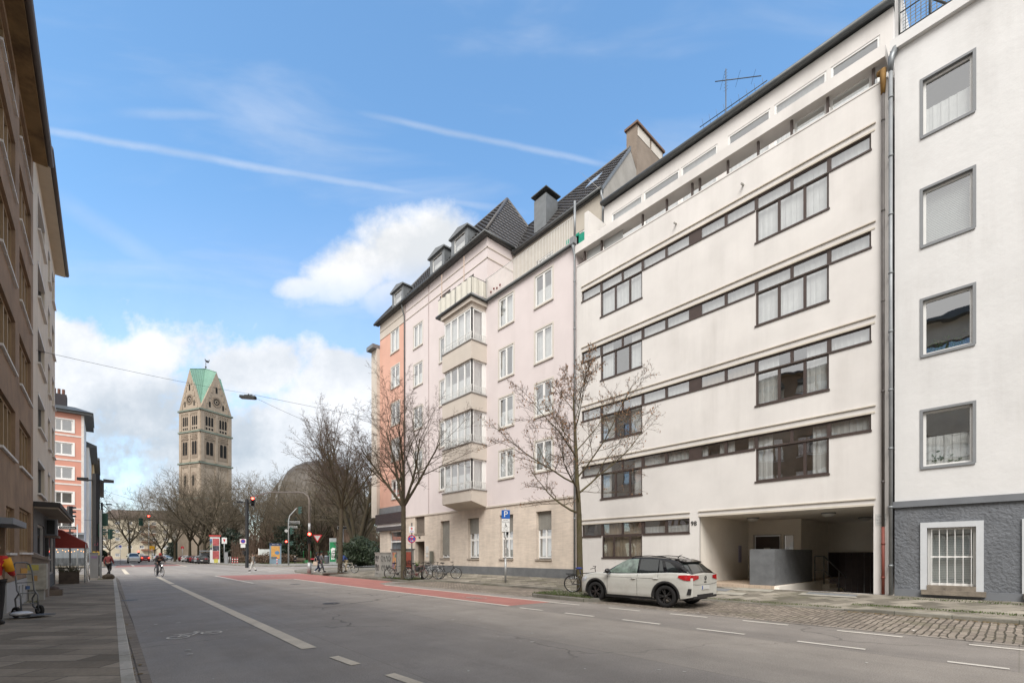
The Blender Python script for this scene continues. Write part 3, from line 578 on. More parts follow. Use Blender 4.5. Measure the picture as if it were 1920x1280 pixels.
mb.build('passage_floor', brick_mat('floor_tiles', (.48, .38, .29), (.54, .43, .33), (.3, .25, .2), .2, .2, .006, .5, 'XY', 0, 0, .1, .1), cb)
mb = MB(); mb.face([(XF + .05, 3.16, .30), (XF + .05, 5.96, .30), (28.3, 5.96, -1.25), (28.3, 3.16, -1.25)]); mb.build('ramp', mat('ramp_concrete', (.16, .15, .135), .9, .2, 1), cb)
mb = MB()
for k in range(14): mb.box(28.22, 28.28 + .02 * (k % 2), 3.16 + k * .252, 3.16 + (k + 1) * .252 - .012, -1.25, 1.74)
mb.build('garage_door', mat('garage_boards', (.045, .033, .03), .7, .2, 3), cb)
mb = MB(); mb.box(XF + .1, 23.35, 6.12, 7.0, .452, 1.83)
mb.build('planter_wall', mat('planter_grey', (.135, .14, .145), .75, .18, 3, .3, 45), cb)
mb = MB(); mb.box(23.86, 23.9, 7.6, 8.65, .46, 2.5); dd = mb.build('door', mat('door_dark_wood', (.055, .038, .032), .4, .15, 3), cb)
mb = MB(); mb.box(23.845, 23.858, 8.0, 8.28, 1.55, 1.95); mb.build('notice', mat('paper', (.6, .6, .57), .9, .05), dd); mb = MB(); mb.cyl((23.82, 7.72, 1.5), (23.86, 7.72, 1.5), .03); mb.cyl((23.82, 7.72, 1.4), (23.82, 7.72, 1.6), .012); mb.build('handle', ZINC, dd)
fb2 = Fr((23.83, 0, 0), (0, 1, 0), (-1, 0, 0)); window(fb2, cb, 6.98, 7.42, .8, 2.55, mat('passage_frame', (.5, .47, .42), .5), .04, inset=.03)
mb = MB()
for a, b, c, d in ((7.49, 7.56, .45, 2.6), (8.69, 8.76, .45, 2.6), (7.56, 8.69, 2.55, 2.6)): fb.box(mb, a, b, c, d, -.08, .03)
mb.build('door_frame', mat('passage_frame', (.5, .47, .42), .5), cb)
mb = MB(); mb.box(22.6, 22.9, 8.945, 8.975, 1.25, 2.05); mb.build('bell_panel', mat('bell_plate', (.45, .42, .55), .3, .05, metal=.4), cb)
LAMPG = mat('lamp_opal', (.62, .62, .60), .35, .03)
for x, y in ((21.64, 7.96), (21.28, 5.03), (25.0, 4.54)):
    mb = MB(); mb.lathe([(0, 3.10), (.12, 3.115), (.2, 3.16), (.23, 3.225)], (x, y, 0), 20); lp = mb.build('ceiling_lamp', LAMPG, cb); mb = MB(); mb.cyl((x, y, 3.22), (x, y, 3.275), .25, None, 20); mb.build('lamp_base', ZINC, lp)
mb = MB(); rl = [(23.45, 6.05, 1.55), (24.0, 5.84, 1.55), (24.3, 5.1, .62)]; mb.tube(rl, .025, 8); mb.tube([(p[0], p[1], p[2] - .62) for p in rl], .018, 8)
for p in ((23.45, 6.05, .42, 1.55), (24.0, 5.84, .3, 1.55), (24.22, 5.33, -.3, .9)): mb.cyl((p[0], p[1], p[2]), (p[0], p[1], p[3]), .025)
mb.build('handrail', ZINC, cb)
text_mesh('98', .27, frame_mtx((XF - .012, 9.2, 2.93), (0, -1, 0), (-1, 0, 0)), mat('black_number', (.02, .02, .02), .5), 'house_number', cb, .01)
mb = MB(); FR.box(mb, 2.84, 3.1, 2.55, 2.92, 0, .012); sg = mb.build('notice_plate', mat('notice_white', (.55, .55, .53), .5, .05), cb)
for k, s_ in enumerate(('Einfahrt', 'Tag u. Nacht', 'freihalten')): text_mesh(s_, .055, frame_mtx((XF - .015, 2.97, 2.84 - k * .1), (0, -1, 0), (-1, 0, 0)), mat('grey_print', (.22, .22, .25), .6), 'lettering', sg, .001)
def downpipe(root, x, y, z0, z1, r, m, brackets=5, name='downpipe'):
    mb = MB(); mb.cyl((x, y, z0), (x, y, z1), r, None, 12)
    for k in range(brackets):
        z = z0 + (z1 - z0) * (k + .5) / brackets; mb.cyl((x, y, z - .03), (x, y, z + .03), r * 1.22, None, 12); mb.box(x, XF + .02, y - .015, y + .015, z - .02, z + .02)
    return mb.build(name, m, root)
RUST = mat('rusty_brown_pipe', (.13, .085, .055), .75, .35, 4)
downpipe(cb, 18.5, 2.90, 2.5, 16.9, .042, mat('old_dark_pipe', (.10, .09, .085), .6, .3, 3)); downpipe(cb, 18.5, 2.90, .35, 2.5, .045, mat('red_pipe', (.19, .05, .035), .6, .15, 4), 2)
mb = MB(); mb.tube([(18.62, 3.02, 17.1), (18.5, 2.9, 17.05), (18.5, 2.9, 16.3)], [.09, .09, .06], 10); mb.build('pipe_elbow', mat('rusty_ochre', (.25, .14, .04), .8, .3, 5), cb)
mb = MB()
for y in (7.2, 10.0): mb.cyl((18.62, y, 16.05), (18.42, y, 16.0), .04)
mb.each('water_spout', mat('spout_grey', (.4, .39, .36), .7), cb)
# aerial on its roof
an = thing('tv_antenna', (22.5, 9.52, 21.0), 'thin metal television antenna mast with two long crossbars on the cream block roof', 'antenna')
mb = MB(); mb.cyl((22.5, 9.52, 20.95), (22.5, 9.52, 25.2), .035, .02, 8); mb.build('mast', ZINCD, an)
def yagi(c, d, l0, l1, n, el, up=(0, 0, 1)):
    mb = MB(); c = Vector(c); d = Vector(d).normalized(); e = d.cross(Vector(up)).normalized(); mb.cyl(c + d * l0, c + d * l1, .02, None, 6)
    for k in range(n):
        p = c + d * (l0 + (l1 - l0) * (k + .5) / n); L_ = el * (1 - .3 * k / n); mb.cyl(p - e * L_, p + e * L_, .006, None, 5)
    return mb.build('crossbar', ZINCD, an)
yagi((22.5, 9.52, 24.65), (1.2, -1.48, -.06), -.5, 1.6, 3, .4, (.2, 0, 1)); yagi((22.5, 9.52, 23.25), (0, -1, -.02), -1.3, 1.85, 9, .26, (1, 0, .6)); yagi((22.5, 9.52, 24.7), (0, 0, 1), -.6, .5, 7, .1, (1, 0, 0))

# ---- white building at the right edge
wh = thing('house', (XF, 0, 0), 'white rendered house with a dark grey rough plaster ground floor', 'building')
FW = Fr((XF - .05, 0, 0), (0, 1, 0), (-1, 0, 0))
WHITE = mat('white_render', (.69, .685, .675), .9, .04, .8, .35, 6, stain=.14, bd=.02); GREYR = mat('grey_rough_plaster', (.155, .165, .18), .9, .16, 1.5, 1.0, 11, bd=.06, stain=.12)
W4 = [(14.3, 16.09), (10.97, 12.75), (7.64, 9.4), (4.25, 6.02)]; WY = [(.82, 2.03), (-2.6, -1.4)]
mb = MB(); FW.wall(mb, -7, 2.62, 3.2, 17.6, [(a, b, c, d) for a, b in WY for c, d in W4], .14)
x0 = XF - .05; shell(mb, x0, 29, -7, 2.62, 0, 17.5); FW.box(mb, -7, 2.72, 17.42, 17.75, -.1, .14); mb.box(XF + .02, 22.4, 2.45, 2.63, 17.5, 19.2)
mb.build('wall', WHITE, wh)
mb = MB(); FW.wall(mb, -7, 2.62, .28, 3.2, [(.82, 1.86, .68, 2.42), (-1.3, -.2, .68, 2.42)], .12, .02); mb.build('base_wall', GREYR, wh)
BAND = mat('grey_band', (.17, .18, .195), .7, .08); mb = MB(); FW.box(mb, -7, 2.7, 3.08, 3.27, 0, .1); FW.box(mb, -7, 2.62, .3, .55, .02, .06); mb.each('band', BAND, wh)
SUR = mat('grey_surround', (.23, .24, .25), .7, .06)
for (a, b) in WY:
    for i, (c, d) in enumerate(W4):
        mb = MB()
        for q in ((a, a + .07, c, d), (b - .07, b, c, d), (a + .07, b - .07, d - .07, d)): FW.box(mb, q[0], q[1], q[2], q[3], -.15, .012)
        FW.box(mb, a + .02, b - .02, c - .05, c + .03, -.15, .04); mb.build('surround', SUR, wh)
        window(FW, wh, a + .07, b - .07, c + .03, d - .07, WHITEF, .065, inset=.10, kind=('lace' if i == 0 else 'blind' if i == 1 else 'lace' if i == 3 else None), seed=i)
SURW = mat('white_surround', (.56, .58, .60), .7, .06)
for (a, b) in ((.82, 1.86), (-1.3, -.2)):
    mb = MB()
    for q in ((a - .15, a, .55, 2.58), (b, b + .15, .55, 2.58), (a, b, 2.42, 2.58)): FW.box(mb, q[0], q[1], q[2], q[3], .0, .07)
    mb.build('surround', SURW, wh)
    window(FW, wh, a, b, .7, 2.42, WHITEF, .07, inset=.1, hs=[(1.55, a, b, .05)], kind='blind', seed=3)
    mb = MB()
    for k in range(6): y = a + .1 + (b - a - .2) * k / 5; FW.box(mb, y - .008, y + .008, .68, 2.4, -.03, -.008)
    mb.build('window_bars', WHITEF, wh)
    mb = MB(); FW.box(mb, a - .2, b + .12, .42, .56, 0, .2); FW.box(mb, a, b, .56, .7, -.1, .09); mb.build('stone_sill', mat('worn_sandstone', (.21, .18, .145), .95, .3, 5, .8, 15), wh)
    mb = MB(); FW.quad(mb, a, b, .6, 2.5, -.5); mb.build('inner_wall', mat('teal_room', (.07, .12, .13), .8, .2), wh)
mb = MB(); FW.quad(mb, -6.8, 2.5, 3.4, 17.3, -1.4); mb.build('inner_wall', ROOM, wh)
mb = MB()
for (a, b), (c, d), sx_ in (((.82, 2.03), W4[3], 0), ((.82, 2.03), W4[2], 1)):
    rn = random.Random(sx_)
    for k in range(130):
        y = rn.uniform(a + .25, b - .2); z = c + .12 + abs(rn.gauss(0, .17)); s = rn.uniform(.03, .07); q = rn.uniform(0, 6); dx = rn.uniform(-.1, .05)
        mb.face([(XF + .3 + dx, y, z), (XF + .3 + dx + .02, y + s * math.cos(q), z + s * math.sin(q)), (XF + .28 + dx, y + s * 1.6 * math.cos(q + .5), z + s * 1.6 * math.sin(q + .5)), (XF + .29 + dx, y + s * math.cos(q + 1), z + s * math.sin(q + 1))])
mb.build('window_plants', mat('house_plant', (.06, .12, .04), .7, .3, 5, world=True), wh, fix=False)
# roof terrace screen
mb = MB()
for k in range(13): y = 2.5 - k * .7; mb.cyl((XF - .1, y, 17.75), (XF - .1, y, 19.3), .025, None, 6)
for z in (17.85, 18.5, 19.3): mb.cyl((XF - .1, 2.5, z), (XF - .1, -6, z), .02, None, 6)
mb.cyl((XF - .1, 2.4, 19.2), (XF - .1, 1.4, 17.8), .03, None, 6); mb.build('terrace_railing', ZINCD, wh)
mb = MB()
for k in range(70): y = 2.5 - k * .12; mb.box(XF + .1, XF + .105, y - .012, y + .012, 17.75, 19.25)
for k in range(14): z = 17.8 + k * .11; mb.box(XF + .095, XF + .1, -6, 2.5, z - .01, z + .01)
mb.build('wire_mesh', ZINC, wh)
downpipe(wh, 18.42, 2.70, .35, 16.9, .052, mat('galvanised_pipe', (.26, .275, .285), .5, .2, 2, metal=.4), 9)
mb = MB(); mb.tube([(18.5, 2.6, 17.5), (18.42, 2.68, 17.2), (18.42, 2.7, 16.8)], [.1, .09, .065], 10); mb.build('pipe_elbow', ZINC, wh)
# ---- pale pink building with bay windows, and the coral corner house
PINK = mat('pale_pink_render', (.69, .622, .612), .9, .035, .7, .1, 60, stain=.05); BEIGE = mat('beige_render', (.58, .525, .46), .9, .04, .8, stain=.06)
CORAL = mat('coral_render', (.68, .405, .315), .9, .05, .8, .1, 60, stain=.06)
TRAV = mat('travertine', (.55, .475, .395), .8, .08, 2, .15, 30, stain=.12); TRAV2 = None
def travertine():
    m, t, b = new_mat('travertine_slabs'); co = nn(t, 'ShaderNodeNewGeometry').outputs['Position']; b.inputs['Roughness'].default_value = .75
    rgb = nn(t, 'ShaderNodeRGB'); rgb.outputs[0].default_value = (.66, .57, .48, 1); c = rgb.outputs[0]
    c = mul(t, c, rng(t, tnoise(t, co, 4.5, 6, .7, (1, .35, 3.2)), .3, .7, .86, 1.1)); c = mul(t, c, rng(t, tnoise(t, co, 1.1, 5, .6), .3, .7, .88, 1.08)); c = mul(t, c, rng(t, tnoise(t, co, 1.0, 5, .65, (1.6, 1.6, .13)), .42, .75, 1, .84))
    L(t, c, b.inputs['Base Color']); return m
TRAV = travertine(); PLINTH = mat('plinth_grey', (.145, .15, .155), .8, .15, 2)
TILE = mat('roof_tile_anthracite', (.088, .083, .080), .55, .25, 3, .2, 20, spec=.5)
pk = thing('house', (XF, 25, 0), 'pale pink rendered house with stacked beige bay windows over a travertine ground floor', 'building')
Y0, Y1 = 15.66, 34.0
zc = [(15.88, 17.66), (12.66, 14.5), (9.58, 11.44), (6.4, 8.12)]
ws = []
for z in zc: ws += [(17.36, 18.72) + z, (20.6, 21.95) + z, (27.5, 28.8) + z]
ws4 = [(31.25, 32.6, a, b) for a, b in ((18.18, 19.95), (15.1, 16.84), (11.66, 13.36), (8.25, 9.9))]
gw = [(27.5, 28.7), (24.04, 25.28), (20.64, 21.9), (17.44, 18.66)]
gh = [(a, b, 1.37, 4.1) for a, b in gw]
top = [(27.4, 28.8, 18.9, 20.8), (24.6, 25.7, 18.5, 20.6)]
mb = MB(); FR.wall(mb, Y0, Y1, 4.72, 18.05, ws + ws4, .1); FR.wall(mb, 23.15, Y1, 18.05, 22.4, top + ws4, .1)
mb.face([(XF, 23.15, 18.0), (20.85, 23.15, 18.0), (20.85, 23.15, 22.3), (XF, 23.15, 22.3)])
mb.face([(XF, Y0, 18.05), (30, Y0, 18.05), (30, 23.15, 18.05), (XF, 23.15, 18.05)]); mb.face([(XF, Y0, .2), (30, Y0, .2), (30, Y0, 18.05), (XF, Y0, 18.05)])
mb.face([(29.5, Y0, 0), (29.5, Y1, 0), (29.5, Y1, 22), (29.5, Y0, 22)])
mb.build('wall', PINK, pk)
mb = MB(); fs = Fr((20.85, 0, 0), (0, 1, 0), (-1, 0, 0)); fs.wall(mb, Y0, 23.15, 18.05, 22.2, [(19.4, 20.9, 18.6, 20.6), (16.3, 17.5, 18.6, 20.6)], .1); mb.build('terrace_wall', mat('terrace_beige', (.46, .42, .36), .9, .05, .8), pk)
mb = MB(); mb.face([(XF + .1, Y0 - .02, 22.0), (29.5, Y0 - .02, 22.0), (26.4, Y0 - .02, 22.2), (23.6, Y0 - .02, 26.0), (20.85, Y0 - .02, 22.05)]); mb.box(20.9, 29.5, Y0 - .03, Y0 + .2, 17.9, 22.05); mb.build('party_wall', mat('grey_party_wall', (.36, .345, .32), .9, .15, 1.2, stain=.2), pk)
mb = MB(); FR.wall(mb, Y0, Y1, .85, 4.72, gh + [(30.95, 32.4, .35, 2.68), (30.95, 32.4, 3.3, 4.62)], .3); mb.build('base_wall', TRAV, pk)
mb = MB(); FR.box(mb, Y0, 30.95, .25, .85, -.1, .03); FR.box(mb, 32.4, Y1, .25, .85, -.1, .03); mb.each('plinth', PLINTH, pk)
mb = MB(); FR.box(mb, Y0, Y1, 4.66, 4.76, -.02, .06)
for z in (20.95, 21.65): FR.box(mb, 23.1, 38.6, z, z + .05, -.02, .035); mb.box(XF - .035, 20.85, 23.11, 23.16, z, z + .05)
mb.each('moulding', BEIGE, pk)
mb = MB(); FR.box(mb, 33.9, 34.02, 4.8, 22.4, -.02, .05); FR.box(mb, 30.28, 30.36, 4.8, 22.3, -.02, .03); mb.each('joint_strip', mat('joint_pink', (.45, .38, .37), .9), pk)
def pinkwin(root, a, b, c, d, sd_, k='lace'):
    mb = MB()
    for q in ((a - .1, a, c, d), (b, b + .1, c, d), (a - .1, b + .1, d, d + .1)): FR.box(mb, q[0], q[1], q[2], q[3], -.01, .018)
    FR.box(mb, a - .1, b + .1, c - .09, c, -.05, .07); mb.build('surround', SURP, root)
    m_ = (a + b) / 2; window(FR, root, a, b, c, d, WHITEF, .10, vs=[(m_, c, d, .15)], inset=.015, dep=.06, kind=k, seed=sd_)
SURP = mat('window_surround', (.60, .56, .50), .8, .04)
for i, q in enumerate(ws + ws4): pinkwin(pk, *q, sd_=i, k=('lace', 'sheer', 'blind', 'sheer', 'part', 'sheer', 'lace')[i % 7])
for i, q in enumerate(top): window(FR, pk, *q, WHITEF, .075, vs=[((q[0] + q[1]) / 2, q[2], q[3], .1)], inset=.12, kind='sheer', seed=i)
for a in (19.4, 16.3): window(fs, pk, a, a + 1.4, 18.6, 20.6, WHITEF, .07, vs=[(a + .7, 18.6, 20.6)], inset=.03, kind='part', seed=int(a))
SHUT = mat('roller_shutter', (.33, .32, .29), .6, .08, 2)
for i, (a, b) in enumerate(gw):
    zb = 1.62 if i == 0 else 3.05
    mb = MB(); n = int((4.08 - zb) / .055)
    for k in range(n): z = zb + (4.08 - zb) * k / n; mb.face([FR.p(a, z, -.22), FR.p(b, z, -.22), FR.p(b, z + .045, -.205), FR.p(a, z + .045, -.205)]); mb.face([FR.p(a, z + .045, -.205), FR.p(b, z + .045, -.205), FR.p(b, z + .055, -.22), FR.p(a, z + .055, -.22)])
    mb.build('roller_shutter', SHUT, pk)
    window(FR, pk, a, b, 1.42, 4.08, WHITEF, .085, vs=[((a + b) / 2, 1.4, 4.1, .11)], hs=[(2.62, a, b, .13)], inset=.24, kind='lace' if i else None, seed=i)
    mb = MB(); FR.box(mb, a - .04, b + .04, 1.29, 1.37, -.2, .07); mb.build('sill', mat('stone_sill', (.36, .31, .26), .85, .1), pk)
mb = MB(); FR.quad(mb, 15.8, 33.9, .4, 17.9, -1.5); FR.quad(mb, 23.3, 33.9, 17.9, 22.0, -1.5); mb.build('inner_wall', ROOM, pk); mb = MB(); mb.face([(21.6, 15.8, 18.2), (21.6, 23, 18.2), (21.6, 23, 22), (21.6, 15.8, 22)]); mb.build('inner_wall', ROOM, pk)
mb = MB(); FR.box(mb, 30.97, 32.38, .36, 2.66, -1.1, -1.05); mb.face([FR.p(32.4, .35, -.3), FR.p(32.4, 2.68, -.3), FR.p(32.4, 2.68, -1.1), FR.p(32.4, .35, -1.1)]); mb.face([FR.p(30.95, .35, -.3), FR.p(30.95, 2.68, -.3), FR.p(30.95, 2.68, -1.1), FR.p(30.95, .35, -1.1)]); mb.build('porch', mat('porch_beige', (.30, .25, .20), .8, .1), pk)
mb = MB(); FR.box(mb, 31.0, 31.8, .36, 2.6, -1.04, -1.0); mb.build('door', BROWNF, pk)
mb = MB()
for k in range(9): y = 31.0 + k * .165; FR.box(mb, y - .03, y + .03, 3.3, 4.62, -.22, -.12)
FR.box(mb, 30.9, 32.45, 3.2, 3.3, -.1, .06); mb.build('grille', mat('bronze_grille', (.24, .20, .165), .6), pk)
text_mesh('96', .3, frame_mtx((XF - .01, 31.7, 2.98), (0, -1, 0), (-1, 0, 0)), mat('black_number', (.02, .02, .02), .5), 'house_number', pk, .01)
mb = MB(); FR.box(mb, 30.35, 30.75, 1.75, 2.3, 0, .03); FR.box(mb, 30.4, 30.72, 1.45, 1.65, 0, .03); FR.box(mb, 33.0, 33.35, 1.45, 2.25, 0, .03); FR.box(mb, 33.2, 33.5, 2.5, 2.8, 0, .03); mb.each('name_plate', mat('plate_white', (.6, .6, .58), .4, .06), pk)
mb = MB(); FR.box(mb, 31.9, 32.3, 1.5, 2.1, -.9, -.85); mb.build('bell_panel', mat('dark_panel', (.06, .06, .06), .4), pk)
# bays
BX0, BY0, BY1 = 17.35, 23.2, 26.55
fbay = Fr((BX0, 0, 0), (0, 1, 0), (-1, 0, 0)); mb = MB()
lv = [(5.05, 5.78), (7.76, 8.76), (10.9, 11.92), (14.1, 15.28)]
for za, zb in lv: mb.box(BX0, XF, BY0, BY1, za, zb)
mb.prism([(BX0, BY0, 5.05), (XF, BY0, 5.05), (XF, BY0, 4.72), (BX0 + .75, BY0, 4.85)], (0, BY1 - BY0, 0)); mb.box(BX0 + .1, XF, BY0 + .1, BY1 - .1, 17.42, 17.72); mb.box(BX0 - .05, XF, BY0 - .05, BY1 + .1, 17.72, 18.0)
mb.each('bay_wall', BEIGE, pk)
fsd = Fr((0, BY0, 0), (1, 0, 0), (0, -1, 0)); fsl = Fr((0, BY1, 0), (1, 0, 0), (0, 1, 0))
for i, (za, zb) in enumerate(((5.78, 7.76), (8.76, 10.9), (11.92, 14.1), (15.28, 17.42))):
    n = 4; w = (BY1 - BY0 - .5) / n
    window(fbay, pk, BY0 + .12, BY1 - .12, za + .03, zb, WHITEF, .09, vs=[(BY0 + .12 + (BY1 - BY0 - .24) * k / n, za, zb, .13) for k in range(1, n)], inset=.12, dep=.07, kind=('lace', 'sheer')[i % 2], seed=i)
    window(fsd, pk, BX0 + .12, XF - .22, za + .03, zb, WHITEF, .09, inset=.12, dep=.07, kind='sheer', seed=i + 9)
    mb = MB(); mb.box(BX0 + .12, BX0 + .30, BY0 + .12, BY0 + .30, za, zb); mb.box(XF - .24, XF, BY0 + .1, BY0 + .25, za, zb); mb.box(BX0 + .13, BX0 + .2, BY1 - .2, BY1 - .13, za, zb); mb.box(BX0 + .2, XF, BY1 - .2, BY1 - .13, za, zb); mb.each('bay_post', WHITEF, pk)
    mb = MB(); fbay.box(mb, BY0 - .03, BY1 + .03, za - .015, za + .035, -.12, .05); mb.box(BX0 - .04, XF, BY0 - .05, BY0 + .1, za - .012, za + .033); mb.build('sill', mat('bay_sill_grey', (.25, .24, .23), .6), pk)
    mb = MB()
    for z in (za + .10, za + .52): mb.tube([(BX0 + .03, BY1 - .03, z), (BX0 + .03, BY0 + .03, z), (XF - .05, BY0 + .03, z)], .016, 6)
    for k in range(19):
        y = BY0 + .03 + (BY1 - BY0 - .06) * k / 18; mb.cyl((BX0 + .03, y, za + .03), (BX0 + .03, y, za + .52), .011, None, 5)
    for k in range(9): x = BX0 + .03 + 1.15 * k / 8; mb.cyl((x, BY0 + .03, za + .03), (x, BY0 + .03, za + .52), .011, None, 5)
    mb.build('railing', mat('railing_white', (.68, .67, .64), .5), pk)
# balcony with cloth screen on top of the bays, terrace railing, gutters
mb = MB(); mb.tube([(BX0 - .12, 27.1, 18.06), (BX0 - .12, 23.05, 18.06), (XF - .12, 23.05, 18.06), (XF - .12, 15.7, 18.06)], .09, 8); mb.box(BX0 - .1, XF, 23.1, 27.1, 17.98, 18.1); mb.build('gutter', ZINCD, pk)
mb = MB(); rn = random.Random(3)
def cloth(p, q, n):
    p, q = Vector(p), Vector(q); d = (q - p); nr = Vector((-d.y, d.x, 0)).normalized()
    for i in range(n):
        t0, t1 = i / n, (i + 1) / n; w = lambda t: nr * (.03 * math.sin(t * n * .9) + .015 * math.sin(t * 40))
        a, b = p + d * t0 + w(t0), p + d * t1 + w(t1); s = Vector((0, 0, .04 * abs(math.sin(t0 * n * .45)))); s1 = Vector((0, 0, .04 * abs(math.sin(t1 * n * .45))))
        mb.add([a + s, b + s1, b + Vector((0, 0, 1.0)), a + Vector((0, 0, 1.0))], [(0, 1, 2, 3)], True)
cloth((BX0 - .03, 27.0, 18.25), (BX0 - .03, 23.15, 18.25), 44); cloth((BX0 - .03, 23.15, 18.25), (XF - .05, 23.15, 18.25), 16)
mb.build('balcony_cloth', mat('sail_cloth', (.62, .60, .53), .9, .06, 3), pk, fix=False)
mb = MB(); mb.tube([(BX0, 27.05, 19.3), (BX0, 23.2, 19.3), (XF - .05, 23.2, 19.35)], .02, 6)
for y in (27, 25, 23.2): mb.cyl((BX0, y, 18.1), (BX0, y, 19.3), .02, None, 6)
mb.cyl((XF - .05, 23.2, 18.1), (XF - .05, 23.2, 19.55), .04, None, 8); mb.build('railing', ZINCD, pk)
mb = MB()
for y, z in ((26.6, 20.9), (24.0, 20.9)): mb.cyl((BX0, y, 18.1), (BX0, y, z), .028, None, 6)
mb.each('parasol_pole', mat('pole_wood', (.55, .42, .33), .7), pk)
mb = MB(); mb.tube([(XF - .06, 23.15, 19.55), (XF - .06, 15.7, 19.55)], .022, 6); mb.tube([(XF - .06, 23.15, 18.25), (XF - .06, 15.7, 18.25)], .018, 6)
for k in range(64): y = 15.72 + 7.43 * k / 63; mb.box(XF - .075, XF - .055, y - .014, y + .014, 18.25, 19.55)
mb.build('terrace_railing', mat('railing_white', (.68, .67, .64), .5), pk)
mb = MB()
for y, z, r in ((16.6, 19.1, .45), (16.1, 18.95, .35), (17.6, 18.5, .22)): mb.prism([(19.4, y - r, z - .6), (19.4, y + r, z - .6), (19.4, y + r, z + .2), (19.4, y - r, z + .2)], (.06, 0, 0))
mb.each('green_cloth', mat('green_towel', (.02, .30, .20), .9, .2, 6), pk)
rn = random.Random(8); mb = MB()
for k in range(4): mb.ell((XF - .15, 22.6 - k * .3, 18.4 + rn.uniform(0, .12)), (.05, .07, .08), 6, 4)
mb.each('flower_head', mat('rust_red_flower', (.16, .04, .03), .9), pk)
mb = MB(); mb.box(18.30, 18.55, 15.56, 15.86, 17.95, 18.3); mb.tube([(18.42, 15.7, 17.95), (18.42, 15.7, 17.75), (18.5, 15.68, 17.4), (18.5, 15.68, .35)], [.11, .07, .055, .055], 12)
for z in (16, 13.5, 11, 8.5, 6, 3.5): mb.cyl((18.5, 15.68, z), (18.5, 15.68, z + .06), .07, None, 12)
mb.tube([(20.7, 15.62, 22.0), (20.72, 15.6, 21.7), (20.78, 15.55, 21.5), (20.78, 15.55, 18.5)], .06, 10); mb.tube([(18.45, 15.62, 18.2), (18.45, 15.62, 20.2)], .06, 10)
mb.build('downpipe', mat('galvanised_pipe', (.34, .36, .37), .4, .15, 2, metal=.5), pk)
# ---- tiled roofs
def tiles(mb, poly, eave, up, n, row=.36, colw=.32):
    """ribbed, stepped tiles over a convex polygon: eave = unit vector along the eaves, up = up-slope, n = outward normal"""
    poly = [Vector(p) for p in poly]; e, s, n = Vector(eave).normalized(), Vector(up).normalized(), Vector(n).normalized(); o = poly[0]
    es = [(p - o).dot(e) for p in poly]; ss = [(p - o).dot(s) for p in poly]
    e0, e1, s0, s1 = min(es), max(es), min(ss), max(ss); bm = bmesh.new(); nc = int((e1 - e0) / colw * 4) + 1; nr = int((s1 - s0) / row) + 1
    for j in range(nr):
        prev = None
        for i in range(nc + 1):
            x = e0 + i * colw / 4; w = (.028 * (1 - abs(((i % 4) - 2) / 2.0)) ** .8) if i % 4 else 0
            a = bm.verts.new(o + e * x + s * (s0 + j * row) + n * (w + .045)); b = bm.verts.new(o + e * x + s * (s0 + (j + 1) * row + .02) + n * w); c = bm.verts.new(o + e * x + s * (s0 + j * row) + n * (w * .4))
            if prev: bm.faces.new((prev[0], a, b, prev[1])); bm.faces.new((prev[2], c, a, prev[0]))
            prev = (a, b, c)
    cen = sum(poly, Vector()) / len(poly)
    for i in range(len(poly)):
        a, b = poly[i], poly[(i + 1) % len(poly)]; pn = (b - a).cross(n)
        if pn.dot(cen - a) > 0: pn = -pn
        bmesh.ops.bisect_plane(bm, geom=bm.verts[:] + bm.edges[:] + bm.faces[:], plane_co=a, plane_no=pn, clear_outer=True)
    bm.verts.index_update(); mb.add([v.co[:] for v in bm.verts], [tuple(v.index for v in f.verts) for f in bm.faces]); bm.free()
def roof_plane(mb, poly, eave, k=0):
    p = [Vector(q) for q in poly]; n = (p[1] - p[0]).cross(p[2] - p[0]).normalized(); n = n if n.z > 0 else -n
    e = Vector(eave).normalized(); s = n.cross(e); s = s if s.z > 0 else -s; tiles(mb, poly, e, s, n)
EX, EZ, RX, RZ = 18.32, 22.5, 22.2, 27.9; HY0, HY1 = 22.98, 39.0; AP, AQ = (RX, 25.3, RZ), (RX, 35.2, RZ); BXX = 26.08
mb = MB(); roof_plane(mb, [(EX, HY0, EZ), (EX, 34.0, EZ), (RX, 34.0, RZ), AP], (0, 1, 0)); roof_plane(mb, [(EX, HY0, EZ), (BXX, HY0, EZ), AP], (1, 0, 0)); mb.face([(BXX, HY0, EZ), (BXX, 34, EZ), (RX, 34, RZ), AP])
RX2, RZ2, EX2, EZ2 = 23.62, 26.1, 20.72, 22.12
roof_plane(mb, [(EX2, Y0, EZ2), (EX2, 25.6, EZ2), (RX2, 25.6, RZ2), (RX2, Y0, RZ2)], (0, 1, 0)); mb.face([(RX2, Y0, RZ2), (RX2, 25.6, RZ2), (26.5, 25.6, 22.1), (26.5, Y0, 22.1)])
mb.tube([(EX + .05, HY0 + .03, EZ + .08), AP], .11, 7); mb.tube([AP, (RX, 34, RZ + .02)], .11, 7); mb.tube([AP, (BXX, HY0, EZ + .06)], .11, 7); mb.tube([(RX2, Y0, RZ2 + .03), (RX2, 25, RZ2 + .03)], .11, 7)
rf = mb.build('roof', TILE, pk)
mb = MB(); mb.tube([(EX - .06, 34, EZ - .05), (EX - .06, HY0 - .05, EZ - .05), (20.75, HY0 - .05, EZ - .05)], .10, 8); mb.tube([(EX2 - .06, 22.9, EZ2 - .03), (EX2 - .06, 15.55, EZ2 - .03)], .10, 8); mb.box(EX, XF + .02, HY0, 34, EZ - .15, EZ - .04); mb.box(XF, 20.9, HY0, 23.2, EZ - .15, EZ - .04); mb.box(EX2, 20.9, 15.6, 23, EZ2 - .16, EZ2 - .05)
mb.tube([(20.7, 23.0, 22.45), (20.68, 23.0, 22.15)], .07, 8); mb.build('gutter', ZINCD, pk)
